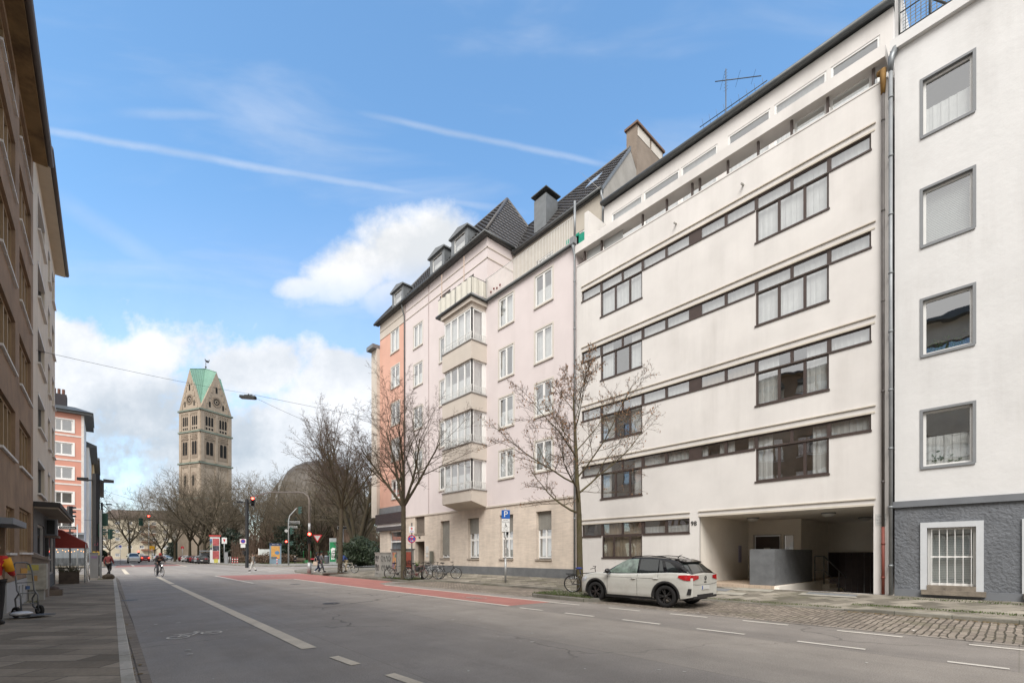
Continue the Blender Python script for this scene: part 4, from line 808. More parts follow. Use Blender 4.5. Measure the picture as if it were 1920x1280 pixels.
mb = MB(); mb.prism([(EX2 + .05, Y0 - .06, EZ2 + .1), (RX2, Y0 - .06, RZ2 + .1), (RX2, Y0 - .06, RZ2 - .12), (EX2 + .05, Y0 - .06, EZ2 - .14)], (0, .05, 0)); mb.build('verge_board', ZINC, rf)
mb = MB(); mb.box(24.25, 27.3, 15.62, 16.35, 22, 27.95); mb.build('chimney', mat('brown_chimney_render', (.27, .22, .178), .9, .15, 1.2, .3, 30, stain=.2), rf)
mb = MB(); mb.box(24.15, 27.4, 15.5, 16.45, 27.95, 28.08); mb.build('chimney_cap', mat('brown_cap', (.20, .13, .095), .9), rf); mb = MB(); mb.box(24.35, 25.7, 15.6, 15.625, 27.3, 27.9); mb.box(25.9, 27.2, 15.6, 15.625, 27.3, 27.9); mb.each('chimney_vent', mat('vent_white', (.62, .58, .52), .8), rf)
mb = MB(); mb.box(21.25, 22.35, 20.4, 21.5, 22.4, 25.0); mb.build('metal_chimney', ZINC, rf); mb = MB(); mb.box(21.4, 22.2, 20.55, 21.35, 25.0, 25.25); mb.prism([(21.1, 20.25, 25.25), (22.5, 20.25, 25.25), (22.5, 21.65, 25.25), (21.1, 21.65, 25.25)], (0, 0, .06)); mb.prism([(21.15, 20.3, 25.31), (22.45, 20.3, 25.31), (21.8, 20.95, 25.6)], (0, .01, 0)); mb.build('chimney_hood', ZINCD, rf)
for k in range(3): mb = MB()
mb = MB(); mb.obox((22.6, 17.6, 24.78), (1.0, .9, .06), Matrix.Rotation(-R(53), 3, 'Y')); mb.build('skylight', mat('skylight_glass', (.35, .40, .45), .1), rf)
def dormer(root, y0, y1):
    zb, zt = EZ + .45, EZ + 1.95; mb = MB(); x0, x1 = 18.75, 20.6
    fd = Fr((x0, 0, 0), (0, 1, 0), (-1, 0, 0)); fd.wall(mb, y0, y1, zb - .3, zt, [(y0 + .35, y1 - .35, zb + .25, zt - .2)], .1)
    for y in (y0, y1): mb.face([(x0, y, zb - .3), (x0, y, zt), (x1, y, zt), (x1, y, zb - .3)])
    m_ = (y0 + y1) / 2; mb.prism([(x0 - .15, y0 - .15, zt), (x0 - .15, m_, zt + .28), (x0 - .15, y1 + .15, zt), (x0 - .15, y1 + .15, zt - .1), (x0 - .15, y0 - .15, zt - .1)], (2.3, 0, 0)); mb.build('dormer', ZINC, root)
    window(fd, root, y0 + .35, y1 - .35, zb + .25, zt - .2, WHITEF, .06, inset=.04, kind='lace', seed=int(y0))
dormer(pk, 25.5, 27.5); dormer(pk, 28.4, 30.4)
# coral corner house
co_ = thing('house', (XF, 36.4, 0), 'narrow coral corner house with a shop under a black fascia', 'building')
cw = [(35.08, 36.5, 19.05, 20.95), (35.0, 36.45, 16.0, 17.8), (34.95, 36.4, 12.8, 14.65), (34.95, 36.4, 9.7, 11.5), (34.9, 36.3, 6.45, 8.0)]
YC = 38.65; mb = MB(); FR.wall(mb, 34.0, YC, 5.75, 21.0, cw, .1); mb.face([(XF, YC, 5.75), (29.5, YC, 5.75), (29.5, YC, 22.4), (XF, YC, 22.4)]); mb.build('wall', CORAL, co_)
mb = MB(); FR.wall(mb, 34.0, YC, 21.0, 22.4, [], .1); mb.build('frieze', BEIGE, co_); mb = MB(); FR.wall(mb, 34, YC, .3, 3.72, [(34.1, 36.75, .7, 3.66)], .2); mb.face([(XF, YC, .2), (29.5, YC, .2), (29.5, YC, 5.75), (XF, YC, 5.75)]); mb.build('beige_wall', TRAV, co_)
mb = MB(); FR.box(mb, 34.02, YC + .05, 5.2, 5.8, -.05, .06); mb.build('fascia_band', ZINC, co_); mb = MB(); FR.box(mb, 34.02, YC + .2, 4.3, 5.2, -.05, .35); mb.build('fascia', mat('black_fascia', (.018, .018, .022), .25, .1), co_)
mb = MB(); FR.box(mb, 34.02, YC + .1, 4.05, 4.3, -.05, .2); mb.build('fascia_white', WHITEF, co_); mb = MB(); FR.box(mb, 34.02, YC + .15, 3.72, 4.05, -.05, .3); mb.build('awning_box', mat('awning_brown', (.05, .042, .045), .6), co_)
window(FR, co_, 34.1, 36.75, .75, 3.66, WHITEF, .08, hs=[(2.75, 34, 37, .1)], inset=.1, seed=2)
mb = MB(); FR.quad(mb, 34, YC - .1, .4, 5, -1.6); mb.build('inner_wall', mat('shop_back', (.22, .25, .24), .9, .4, 2), co_); mb = MB(); FR.quad(mb, 34.05, YC - .1, 5, 22, -1.5); mb.build('inner_wall', ROOM, co_)
mb = MB(); FR.box(mb, 34.7, 35.1, .8, 2.0, -.9, -.5); FR.box(mb, 34.4, 34.6, 2.9, 3.5, -.6, -.5); mb.each('display_goods', mat('orange_goods', (.65, .12, .03), .7), co_); mb = MB(); FR.box(mb, 35.3, 36.4, .8, 2.1, -1.0, -.5); mb.build('display_stand', mat('pale_stand', (.45, .5, .46), .7, .1), co_)
mb = MB(); FR.box(mb, 34.0, YC, .25, .85, -.05, .025); mb.build('plinth', PLINTH, co_)
for i, q in enumerate(cw): pinkwin(co_, *q, sd_=i, k=('sheer', 'lace', None, None, None)[i])
mb = MB(); roof_plane(mb, [(EX, 34.02, EZ), (EX, HY1, EZ), AQ, (RX, 34.02, RZ)], (0, 1, 0)); mb.face([(BXX, HY1, EZ), (EX, HY1, EZ), AQ]); mb.face([(BXX, 34, EZ), (BXX, HY1, EZ), AQ, (RX, 34, RZ)]); mb.tube([(RX, 34, RZ + .02), AQ], .11, 7); mb.tube([AQ, (EX, HY1, EZ + .05)], .11, 7); mb.build('roof', TILE, co_)
mb = MB(); mb.tube([(EX - .06, 34, EZ - .05), (EX - .06, HY1 + .1, EZ - .05)], .1, 8); mb.box(EX, XF + .02, 34, HY1, EZ - .15, EZ - .04); mb.tube([(EX - .02, 34.1, EZ - .1), (18.4, 34.05, EZ - .7), (18.52, 34.0, EZ - 1.2), (18.52, 34.0, 4.8)], .055, 8); mb.build('gutter', ZINCD, co_)
dormer(co_, 34.6, 36.6)
mb = MB(); mb.box(18.3, 19.8, YC, YC + 1.1, 5, 20.2); mb.build('side_bay', BEIGE, co_); mb = MB(); mb.box(17.9, 20, YC, YC + 1.3, 20.2, 20.55); mb.build('side_bay_roof', ZINC, co_)
# ------------------------------------------------------------------ left side of the street
XL = -1.83
FL = Fr((XL, 0, 0), (0, 1, 0), (1, 0, 0))
BRN = mat('brown_pebble_render', (.26, .178, .115), .95, .22, 1.2, 1.0, 24, stain=.22); TANF = mat('tan_wood_frame', (.29, .195, .105), .6, .1, 2); SILLW = mat('white_sill', (.62, .60, .57), .7, .1)
br = thing('apartment_building', (XL, 16, 0), 'brown pebble dashed apartment house with rows of tan framed windows', 'building')
brow = [(13.8, 15.0), (11.4, 13.0), (9.05, 10.6), (6.6, 8.05), (4.2, 5.55), (1.68, 3.0)]
bY = [(8.6, 11.4), (12.2, 15.0), (16.0, 18.6), (19.4, 22.2)]
hl = [(a, b, c, d) for a, b in bY for c, d in brow if not (a > 15.5 and a < 17 and c < 2)] + [(17.0, 18.4, 1.66, 2.85), (15.0, 16.8, .15, 2.3)]
mb = MB(); FL.wall(mb, 8, 22.8, .9, 15.25, hl, .22)
for y in (8, 22.8): mb.face([(XL, y, 0), (-14, y, 0), (-14, y, 15.25), (XL, y, 15.25)])
mb.face([(-14, 8, 0), (-14, 22.8, 0), (-14, 22.8, 15.25), (-14, 8, 15.25)]); mb.build('wall', BRN, br)
mb = MB(); FL.wall(mb, 8, 22.8, .1, .9, [(18.9, 19.25, .32, .72), (19.6, 19.95, .32, .72), (21.0, 21.4, .34, .74), (15, 16.8, .1, .9)], .12, .03); mb.build('base_wall', mat('base_pale_grey', (.38, .385, .39), .85, .08, 1, stain=.15), br)
sl_ = MB()
for (a, b, c, d) in hl[:-1]:
    n = 4 if b - a > 2 else 3; window(FL, br, a, b, c, d, TANF, .07, vs=[(a + (b - a) * k / n, c, d, .10) for k in range(1, n)], inset=.08, dep=.09, kind=('sheer', 'lace', None)[int(a + c) % 3], seed=int(a * 7 + c))
    for k in range(n): q = (b - a) / n; FL.box(sl_, a + q * k + .02, a + q * (k + 1) - .02, c - .06, c, -.1, .06)
sl_.each('sill', SILLW, br)
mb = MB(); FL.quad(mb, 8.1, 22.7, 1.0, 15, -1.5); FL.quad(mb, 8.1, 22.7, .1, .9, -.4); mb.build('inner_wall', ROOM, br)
mb = MB(); FL.box(mb, 8, 22.8, 15.2, 15.3, -.2, .36); mb.build('eaves', mat('eaves_stained', (.24, .16, .075), .9, .3, .9, grime=(.05, .03, .02)), br)
mb = MB(); mb.tube([(XL + .42, 8, 15.36), (XL + .42, 22.85, 15.36)], .10, 8); mb.box(-14, XL + .42, 8, 22.8, 15.35, 15.42); mb.build('gutter', mat('brown_gutter', (.085, .07, .065), .6, .15), br)
mb = MB(); FL.box(mb, 14.7, 17.0, 2.28, 2.42, -.1, .35); mb.build('porch_roof', mat('porch_grey', (.20, .215, .235), .6), br); mb = MB(); FL.box(mb, 15.1, 16.7, .16, 2.28, -.2, -.15); mb.build('door', mat('door_blue_grey', (.10, .115, .14), .5, .1), br)
ow_ = thing('house', (XL, 1, 0), 'cream rendered house before the brown apartment house, mirrored in the windows opposite', 'building')
hw = [(a, a + 2.6, z, z + 1.5) for a in (-7, -2.6, 1.8) for z in (1.4, 4.6, 7.6, 10.6, 13.4)]
mb = MB(); FL.wall(mb, -9, 5.9, .1, 16.2, hw, .2)
for y in (-9, 5.9): mb.face([(XL, y, 0), (-14, y, 0), (-14, y, 16.2), (XL, y, 16.2)])
mb.build('wall', mat('cream_wall_opposite', (.55, .49, .40), .9, .06, .8, stain=.1), ow_)
for i, q in enumerate(hw): window(FL, ow_, *q, fm=BROWNF, ft=.09, vs=[((q[0] + q[1]) / 2, q[2], q[3], .12)], inset=.08, kind=('lace', 'sheer', None)[i % 3], seed=i)
mb = MB(); FL.quad(mb, -8.9, 5.8, .3, 16, -1.4); mb.build('inner_wall', ROOM, ow_); mb = MB(); FL.box(mb, -9, 5.9, 16.2, 16.5, -12, .5); mb.build('roof', ZINCD, ow_)
be = thing('apartment_building', (XL, 27.5, 0), 'narrow pale beige apartment house over a grey shop with a flat canopy', 'building')
rt = [15.0, 12.5, 10.05, 7.65, 5.2]; hb = [(24.3, 26.9, t - 1.3, t) for t in rt] + [(28.5, 29.4, t - 1.35, t + .05) for t in rt] + [(30.5, 31.6, t - 1.35, t + .05) for t in rt]
BEI = mat('pale_beige_render', (.60, .53, .43), .9, .06, 1, .1, 50, stain=.2)
mb = MB(); FL.wall(mb, 22.8, 32.3, 3.4, 15.85, hb, .2); mb.face([(XL, 32.3, 0), (-14, 32.3, 0), (-14, 32.3, 15.85), (XL, 32.3, 15.85)]); mb.face([(-14, 22.8, 0), (-14, 32.3, 0), (-14, 32.3, 16), (-14, 22.8, 16)]); mb.face([(XL, 22.8, 15), (-14, 22.8, 15), (-14, 22.8, 15.85), (XL, 22.8, 15.85)]); mb.build('wall', BEI, be)
sl_ = MB()
for i, q in enumerate(hb):
    window(FL, be, *q, fm=mat('grey_frame', (.12, .12, .12), .5) if q[1] - q[0] > 2 else WHITEF, ft=.07, inset=.1, kind=('sheer', None, 'lace')[i % 3], vs=[((q[0] + q[1]) / 2, q[2], q[3])] if q[1] - q[0] > 2 else [], seed=i); FL.box(sl_, q[0] - .05, q[1] + .05, q[2] - .06, q[2], -.1, .09); FL.box(sl_, q[0], q[1], q[3] - .1, q[3], -.15, .02)
sl_.each('sill', SILLW, be)
mb = MB(); FL.quad(mb, 22.9, 32.2, .3, 15.9, -1.4); mb.build('inner_wall', ROOM, be)
mb = MB(); FL.box(mb, 22.8, 32.6, 15.78, 15.88, -.2, .36); mb.build('eaves', mat('eaves_cream', (.52, .45, .35), .9, .06), be); mb = MB(); mb.tube([(XL + .40, 22.8, 15.95), (XL + .40, 32.7, 15.95)], .10, 8); mb.box(-14, XL + .39, 22.8, 32.6, 15.92, 16.0); mb.build('gutter', mat('brown_gutter', (.085, .07, .065), .6, .15), be)
SHOPG = mat('shop_grey', (.085, .088, .092), .6, .12, 2)
mb = MB(); FL.wall(mb, 22.8, 32.3, .1, 3.4, [(24.1, 26.6, .75, 2.75), (28.9, 31.6, .7, 2.8), (27.1, 28.3, .15, 2.9)], .12, .01); mb.build('shop_wall', SHOPG, be)
for a, b, c, d in ((24.1, 26.6, .75, 2.75), (28.9, 31.6, .7, 2.8)): window(FL, be, a, b, c, d, mat('alu_frame', (.36, .34, .32), .4, metal=.3), .09, inset=.03, seed=3)
mb = MB()
rn = random.Random(4)
for a, b in ((24.1, 26.6), (28.9, 31.6)):
    for k in range(40): y, z = rn.uniform(a + .1, b - .2), rn.uniform(.9, 2.6); s = rn.uniform(.03, .12); FL.box(mb, y, y + s, z, z + s * rn.uniform(.5, 2), -.35, -.3)
mb.each('display_goods', mat('shop_bits', (.30, .16, .13), .8, .6, 9), be); mb = MB(); FL.quad(mb, 23, 32, .3, 3.2, -.5); mb.build('shop_back', mat('dark_red_shop', (.07, .035, .032), .9, .4, 3), be)
mb = MB(); FL.box(mb, 22.9, 32.9, 3.24, 3.3, 0, .62); mb.build('canopy_soffit', mat('canopy_soffit', (.33, .28, .225), .8, .05), be); mb = MB(); FL.box(mb, 22.85, 32.95, 3.3, 3.47, 0, .67); mb.build('canopy', mat('canopy_edge', (.028, .025, .024), .6, .1), be)
mb = MB(); FL.box(mb, 26.9, 27.6, 2.42, 3.1, .02, .36); ac = mb.build('air_conditioner', mat('ac_grey', (.16, .17, .185), .5), be); mb = MB(); mb.box(XL + .06, XL + .3, 26.885, 26.899, 2.47, 3.05); mb.build('grille', mat('ac_black', (.008, .008, .008), .6), ac); mb = MB(); FL.box(mb, 26.8, 27.8, 2.32, 2.4, 0, .42); mb.build('shelf', mat('shelf_rust', (.15, .11, .09), .8, .3), ac)
mb = MB(); FL.box(mb, 26.85, 27.0, .15, 2.32, .02, .12); mb.build('pillar', mat('pillar_black', (.015, .015, .015), .5), be)
mb = MB(); mb.box(XL - .02, XL + .38, 22.55, 23.25, .15, 1.55); mb.prism([(XL - .02, 22.5, 1.55), (XL + .42, 22.5, 1.40), (XL + .42, 22.5, 1.45), (XL - .02, 22.5, 1.72)], (0, .8, 0)); mb.build('concrete_box', mat('concrete_box', (.22, .19, .17), .9, .15, 2), be)
# red awning with clear plastic screens at the corner café
aw = thing('awning', (-1.4, 34.2, .15), 'dark red fabric awning with clear plastic side sheets beside the canopy', 'awning')
mb = MB(); n = 10
for i in range(n):
    y0, y1 = 32.6 + 3.6 * i / n, 32.6 + 3.6 * (i + 1) / n; w = lambda i: .05 * math.sin(i * 2.2)
    for (xa, za), (xb, zb) in (((-2.6, 3.0), (-1.6, 2.86)), ((-1.6, 2.86), (-.72, 2.25)), ((-.72, 2.25), (-.66, 1.95))): mb.add([(xa, y0, za + w(i)), (xb, y0, zb + w(i)), (xb, y1, zb + w(i + 1)), (xa, y1, za + w(i + 1))], [(0, 1, 2, 3)], True)
mb.face([(-2.6, 32.6, 3.0), (-1.6, 32.6, 2.86), (-.72, 32.6, 2.25), (-.72, 32.6, 1.95), (-2.6, 32.6, 1.95)]); mb.build('fabric', mat('awning_red', (.22, .034, .026), .85, .15, 2), aw, fix=False)
mb = MB()
for i in range(24):
    t0, t1 = i / 24, (i + 1) / 24; w = lambda t, z: .06 * math.sin(t * 30 + z * 2) + .1 * (2 - z) * .3
    P0 = lambda t, z: (-2.2 + 1.5 * t + w(t, z) * .3, 32.7 + w(t, z) * .5, z); P1 = lambda t, z: (-.7 + w(t, z), 32.7 + 3.4 * t, z)
    for f in (P0, P1): mb.add([f(t0, .2), f(t1, .2), f(t1, 1.2), f(t0, 1.2)], [(0, 1, 2, 3)], True); mb.add([f(t0, 1.2), f(t1, 1.2), f(t1, 2.0), f(t0, 2.0)], [(0, 1, 2, 3)], True)
mb.build('plastic_sheet', CLEARFILM, aw, fix=False); mb = MB(); mb.cyl((-.75, 36.0, .15), (-.75, 36.0, 2.2), .03); mb.cyl((-.75, 32.8, .15), (-.75, 32.8, 2.2), .03); mb.each('post', ZINC, aw)
LIT = emit('fairy_light', (1, .45, .15), 3.0); mb = MB(); rn = random.Random(2)
for k in range(10): mb.ell((-1.9 + k * .12, 33.2 + rn.uniform(0, 1.5), 1.86 + rn.uniform(-.12, .04)), (.02, .02, .02), 6, 4)
mb.build('fairy_lights', LIT, aw)
tb = thing('planter_box', (-1.25, 32.5, .15), 'dark wooden planter with twigs below the red awning', 'planter'); mb = MB(); mb.box(-1.7, -.95, 32.25, 32.65, .15, .75); mb.build('box', mat('planter_wood', (.07, .055, .045), .9, .3, 4), tb); mb = MB(); rn = random.Random(9)
for k in range(160): x, y = rn.uniform(-1.7, -.95), rn.uniform(32.25, 32.65); mb.tube([(x, y, .7), (x + rn.uniform(-.2, .2), y + rn.uniform(-.2, .2), rn.uniform(.8, 1.15))], [.012, .004], 3, False)
mb.build('plants', mat('planter_twigs', (.10, .09, .05), .9, .4, 5), tb)
# houses beyond the side street on the left
def facade_house(name, label, X0, y0, y1, ztop, col, rows_, cols_, extra=None, loc=None, eave=.4):
    t = thing(name, (X0, y0, 0), label, 'building'); fr = Fr((X0, 0, 0), (0, 1, 0), (1, 0, 0)); hs = [(a, b, c, d) for a, b in cols_ for c, d in rows_]
    mb = MB(); fr.wall(mb, y0, y1, 0, ztop, hs, .2); mb.face([(X0, y0, 0), (X0 - 12, y0, 0), (X0 - 12, y0, ztop), (X0, y0, ztop)]); mb.face([(X0, y1, 0), (X0 - 12, y1, 0), (X0 - 12, y1, ztop), (X0, y1, ztop)]); mb.build('wall', col, t)
    for i, q in enumerate(hs): window(fr, t, *q, fm=WHITEF, ft=.1, vs=[((q[0] + q[1]) / 2, q[2], q[3])], inset=.08, seed=i)
    mb = MB(); fr.quad(mb, y0, y1, 0, ztop, -1); mb.build('inner_wall', ROOM, t)
    mb = MB(); mb.box(X0 - 12, X0 + eave, y0 - .2, y1 + .2, ztop, ztop + .35); mb.prism([(X0 + eave, y0, ztop + .35), (X0 - 12, y0, ztop + .35), (X0 - 5, y0, ztop + 3)], (0, y1 - y0, 0)); mb.build('roof', ZINCD, t); return t, fr
rd = thing('apartment_building', (-2.1, 87, 0), 'coral red corner apartment house with white stripes across the side street', 'building')
fe = Fr((0, 87, 0), (1, 0, 0), (0, -1, 0)); CORL = mat('coral_left', (.60, .29, .22), .9, .05, .6); rz = [(18.5, 20.1), (15.3, 16.9), (12.0, 13.6), (8.65, 10.2), (5.4, 7.0)]
mb = MB(); fe.wall(mb, -15, -2.1, 4.5, 21, [(-4.95, -3.2, c, d) for c, d in rz] + [(-9.5, -7.5, c, d) for c, d in rz], .15); mb.build('wall', CORL, rd)
for c, d in rz:
    window(fe, rd, -4.95, -3.2, c, d, WHITEF, .12, vs=[(-4.3, c, d, .14)], inset=.05, seed=int(c)); mb = MB()
    for q in ((-5.15, -4.95, c - .15, d + .15), (-3.2, -3.0, c - .15, d + .15), (-4.95, -3.2, d, d + .15), (-4.95, -3.2, c - .15, c)): fe.box(mb, *q, -.02, .05)
    mb.build('surround', WHITEF, rd)
mb = MB()
for z in (17.85, 14.5, 11.2, 7.85): fe.box(mb, -15, -2.1, z, z + .22, -.02, .04)
fe.box(mb, -2.35, -2.08, 4.5, 21, 0, .05); mb.each('stripe', mat('stripe_white', (.66, .62, .58), .8), rd)
frd = Fr((-2.08, 0, 0), (0, 1, 0), (1, 0, 0)); mb = MB(); rdc = [(y, y + 1.5, c, d) for y in (90, 93.5) for c, d in rz]; frd.wall(mb, 87, 98, 0, 21, rdc, .15); mb.build('street_wall', mat('pale_grey_wall', (.82, .80, .77), .9, .05, .6), rd)
for i, q in enumerate(rdc): window(frd, rd, *q, fm=WHITEF, ft=.1, inset=.05, seed=i)
mb = MB(); fe.quad(mb, -15, -2.1, 0, 4.5, .0); fe.box(mb, -15, -2.0, 4.4, 4.7, -.05, .5); mb.build('base_wall', mat('base_blue_grey', (.25, .27, .29), .85, .06), rd); mb = MB(); fe.box(mb, -15, -1.9, 0, 1.2, 0, .08); mb.build('plinth', mat('plinth_dark', (.09, .095, .10), .9), rd)
mb = MB(); fe.quad(mb, -15, -2.2, .2, 20.8, -1); frd.quad(mb, 87.2, 98, 5, 20, -1); mb.build('inner_wall', ROOM, rd)
mb = MB(); mb.box(-15, -1.2, 86.4, 98, 21, 21.35); mb.prism([(-15.3, 86.2, 21.35), (-1.1, 86.2, 21.35), (-3, 88, 22.2), (-15.3, 88, 22.2)], (0, 10, 0)); mb.build('roof', ZINCD, rd)
mb = MB(); mb.box(-6.0, -3.9, 89, 91, 21.3, 24.0); mb.build('chimney', mat('chimney_dark', (.05, .045, .05), .9, .2), rd); mb = MB()
for k in range(4): mb.cyl((-5.6 + k * .45, 90, 24), (-5.6 + k * .45, 90, 24.9), .16)
mb.each('chimney_pot', mat('pot_red', (.16, .08, .06), .9), rd)
W3 = [(3.4 * k + 4.6, 3.4 * k + 6.3) for k in range(4)]
facade_house('house', 'grey white house with stepped bay fronts beyond the coral corner house', -1.75, 98.2, 116, 18.6, mat('grey_white_wall', (.84, .82, .78), .9, .05, .6), W3, [(100, 101.4), (103.5, 105), (108, 109.4), (112, 113.4)], eave=.9)
facade_house('house', 'ochre yellow house further down the left row', -1.5, 116.2, 138, 19.5, mat('ochre_wall', (.72, .50, .26), .9, .05, .6), W3, [(119, 120.4), (124, 125.4), (129, 130.4), (134, 135.4)], eave=.9)
facade_house('house', 'dark brown house at the far end of the left row', -.9, 138.2, 175, 18.0, mat('dark_house_wall', (.17, .12, .10), .9, .08, .6), W3, [(142, 143.5), (149, 150.5), (156, 157.5), (163, 164.5)], eave=.9)
# far blocks closing the street
def far_block(name, label, c, w, dpt, h, col, rot, floors, cols_, balc=None):
    t = thing(name, c, label, 'building', local=True); t.rotation_euler.z = rot; fr = Fr((0, 0, 0), (1, 0, 0), (0, -1, 0)); fh = h / floors
    hs = [(-w / 2 + (k + .3) * w / cols_, -w / 2 + (k + .7) * w / cols_, f * fh + .9, f * fh + 2.4) for k in range(cols_) for f in range(floors)]
    mb = MB(); fr.wall(mb, -w / 2, w / 2, 0, h, hs, .25); mb.face([(-w / 2, 0, 0), (-w / 2, dpt, 0), (-w / 2, dpt, h), (-w / 2, 0, h)]); mb.face([(w / 2, 0, 0), (w / 2, dpt, 0), (w / 2, dpt, h), (w / 2, 0, h)]); mb.build('wall', col, t)
    for q in hs: window(fr, t, *q, fm=WHITEF, ft=.14, inset=.1)
    mb = MB(); fr.quad(mb, -w / 2, w / 2, 0, h, -1); mb.build('inner_wall', ROOM, t)
    if balc:
        for f in range(1, floors): mb = MB(); fr.box(mb, balc[0], balc[1], f * fh - .1, f * fh + .8, 0, 1.2); mb.build('balcony', balc[2], t)
    mb = MB(); mb.box(-w / 2 - .4, w / 2 + .4, -.5, dpt, h, h + .4); mb.prism([(-w / 2 - .4, -.5, h + .4), (w / 2 + .4, -.5, h + .4), (w / 2 - 2, dpt / 2, h + 4.5), (-w / 2 + 2, dpt / 2, h + 4.5)], (0, .3, 0)); mb.build('roof', mat('far_roof', (.10, .075, .06), .9, .2), t); return t
far_block('apartment_building', 'pale yellow apartment block with brown balconies at the end of the street', (10.5, 262, 0), 27, 12, 17.5, mat('far_cream', (.50, .45, .35), .9, .05, .3), R(-25), 5, 6, (2.5, 7.5, mat('balcony_brown', (.23, .13, .09), .9)))
far_block('apartment_building', 'brown red brick apartment block behind the bare avenue trees', (36, 262, 0), 26, 12, 21, mat('far_brick', (.23, .125, .095), .9, .1, .5), R(-25), 6, 7)
far_block('apartment_building', 'pale grey apartment block glimpsed through the trees behind the church', (66, 236, 0), 26, 12, 15, mat('far_grey', (.42, .39, .34), .9, .05, .3), R(-38), 4, 7)
far_block('apartment_building', 'long low brown block glimpsed between the park trees and the corner house', (130, 172, 0), 70, 12, 15, mat('far_brown', (.30, .24, .19), .9, .08, .3), R(-55), 4, 14)

# ------------------------------------------------------------------ church tower and church dome
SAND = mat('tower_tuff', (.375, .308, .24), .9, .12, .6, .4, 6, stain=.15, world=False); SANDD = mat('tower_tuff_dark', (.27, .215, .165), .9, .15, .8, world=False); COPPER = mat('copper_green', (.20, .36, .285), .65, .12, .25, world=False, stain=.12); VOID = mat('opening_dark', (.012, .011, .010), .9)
def Dp(x, y, d):
    xc = (x - 960) / 853; return (d * (xc * cY + sY), d * (-xc * sY + cY), 1.6 + d * (1040 - y) / 853)
HW = 4.6
c0 = Vector(Dp(376, 1040, 130)); tdir = Vector((8.227, 4.0, 0)).normalized(); tn = Vector((-tdir.y, tdir.x, 0)); tc_ = c0 + tdir * HW + tn * HW
tw = thing('church_tower', (tc_.x, tc_.y, 0), 'tall square tan stone church tower with a green copper rhombic roof', 'tower', local=True); tw.rotation_euler.z = math.atan2(tdir.y, tdir.x)
mb = MB(); mb.box(-HW - .35, HW + .35, -HW - .35, HW + .35, 0, 17.9); mb.box(-HW, HW, -HW, HW, 17.9, 43.4)
for k in range(4):   # corner and middle pilaster strips
    M_ = Matrix.Rotation(k * math.pi / 2, 3, 'Z')
    for x in (-HW + .5, 0, HW - .5):
        for z0, z1 in ((18, 27.9), (28.6, 36.9), (37.6, 43)): mb.obox(M_ @ Vector((x, -HW - .08, (z0 + z1) / 2)), (1.0 if x else .7, .2, z1 - z0), M_)
    for z in (27.2, 36.3, 42.4):   # round-arch friezes
        for j in range(16): mb.obox(M_ @ Vector((-HW + .95 + j * .515, -HW - .07, z)), (.26, .16, .5), M_)
        mb.obox(M_ @ Vector((0, -HW - .07, z + .42)), (2 * HW, .2, .35), M_)
    gv = [M_ @ Vector(v) for v in ((-HW - .15, -HW - .1, 43.6), (HW + .15, -HW - .1, 43.6), (0, -HW - .1, 55.3))]; mb.prism(gv, M_ @ Vector((0, .5, 0)))
    for j in range(5):  # stepped relief on the gables
        for sgn in (-1, 1): mb.obox(M_ @ Vector((sgn * (3.3 - j * .62), -HW - .16, 44.6 + j * 1.7)), (.5, .16, 1.6 - j * .1), M_)
tww = mb.build('wall', SAND, tw)
mb = MB()
for k in range(4):
    M_ = Matrix.Rotation(k * math.pi / 2, 3, 'Z')
    for z, e in ((17.9, .5), (28.15, .42), (37.2, .36), (43.45, .4)): mb.obox(M_ @ Vector((0, -HW - e / 2, z)), (2 * HW + 2 * e - .01 * k, e, .45), M_)
mb.each('cornice', mat('cornice_verdigris', (.20, .23, .19), .8, .2, .5, world=False), tw)
def arch(mb, M_, x, z0, z1, w, d, thick=.12):
    pts = [(x - w / 2, z0), (x + w / 2, z0), (x + w / 2, z1 - w / 2)] + [(x + w / 2 * math.cos(a), z1 - w / 2 + w / 2 * math.sin(a)) for a in [math.pi * t / 8 for t in range(1, 8)]] + [(x - w / 2, z1 - w / 2)]
    mb.prism([M_ @ Vector((p, -HW - d, q)) for p, q in pts], M_ @ Vector((0, thick, 0)))
for k in range(4):
    M_ = Matrix.Rotation(k * math.pi / 2, 3, 'Z')
    fm_ = MB(); dk = MB()
    for x in (-2.05, 2.05):
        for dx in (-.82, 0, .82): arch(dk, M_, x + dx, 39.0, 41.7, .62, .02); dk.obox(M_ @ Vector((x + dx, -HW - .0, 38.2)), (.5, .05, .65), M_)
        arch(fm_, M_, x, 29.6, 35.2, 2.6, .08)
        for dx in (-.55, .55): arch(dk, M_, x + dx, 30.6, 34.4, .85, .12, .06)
        for j in range(3): fm_.obox(M_ @ Vector((x, -HW - .1, 35.2 + j * .45)), (3.0 - j * .8, .2, .3), M_)
    if k in (3, 1):
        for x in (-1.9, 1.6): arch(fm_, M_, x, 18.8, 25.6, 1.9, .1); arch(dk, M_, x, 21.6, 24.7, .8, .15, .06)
    rw = MB(); rs = MB()
    for a in range(12):
        t = a * math.pi / 6; rw.obox(M_ @ Vector((.75 * math.cos(t), -HW - .13, 46.6 + .75 * math.sin(t))), (.3, .05, .3), M_)
    for a in range(20): t = a * math.pi / 10; rs.obox(M_ @ Vector((1.25 * math.cos(t), -HW - .16, 46.6 + 1.25 * math.sin(t))), (.42, .16, .42), M_)
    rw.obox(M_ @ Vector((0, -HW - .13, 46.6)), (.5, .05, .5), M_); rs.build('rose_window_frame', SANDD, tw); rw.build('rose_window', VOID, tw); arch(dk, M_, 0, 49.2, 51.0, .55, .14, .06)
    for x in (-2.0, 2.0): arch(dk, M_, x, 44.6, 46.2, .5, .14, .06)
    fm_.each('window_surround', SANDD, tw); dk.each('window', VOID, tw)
mb = MB(); APX = (0, 0, 57.2); g = HW - .02
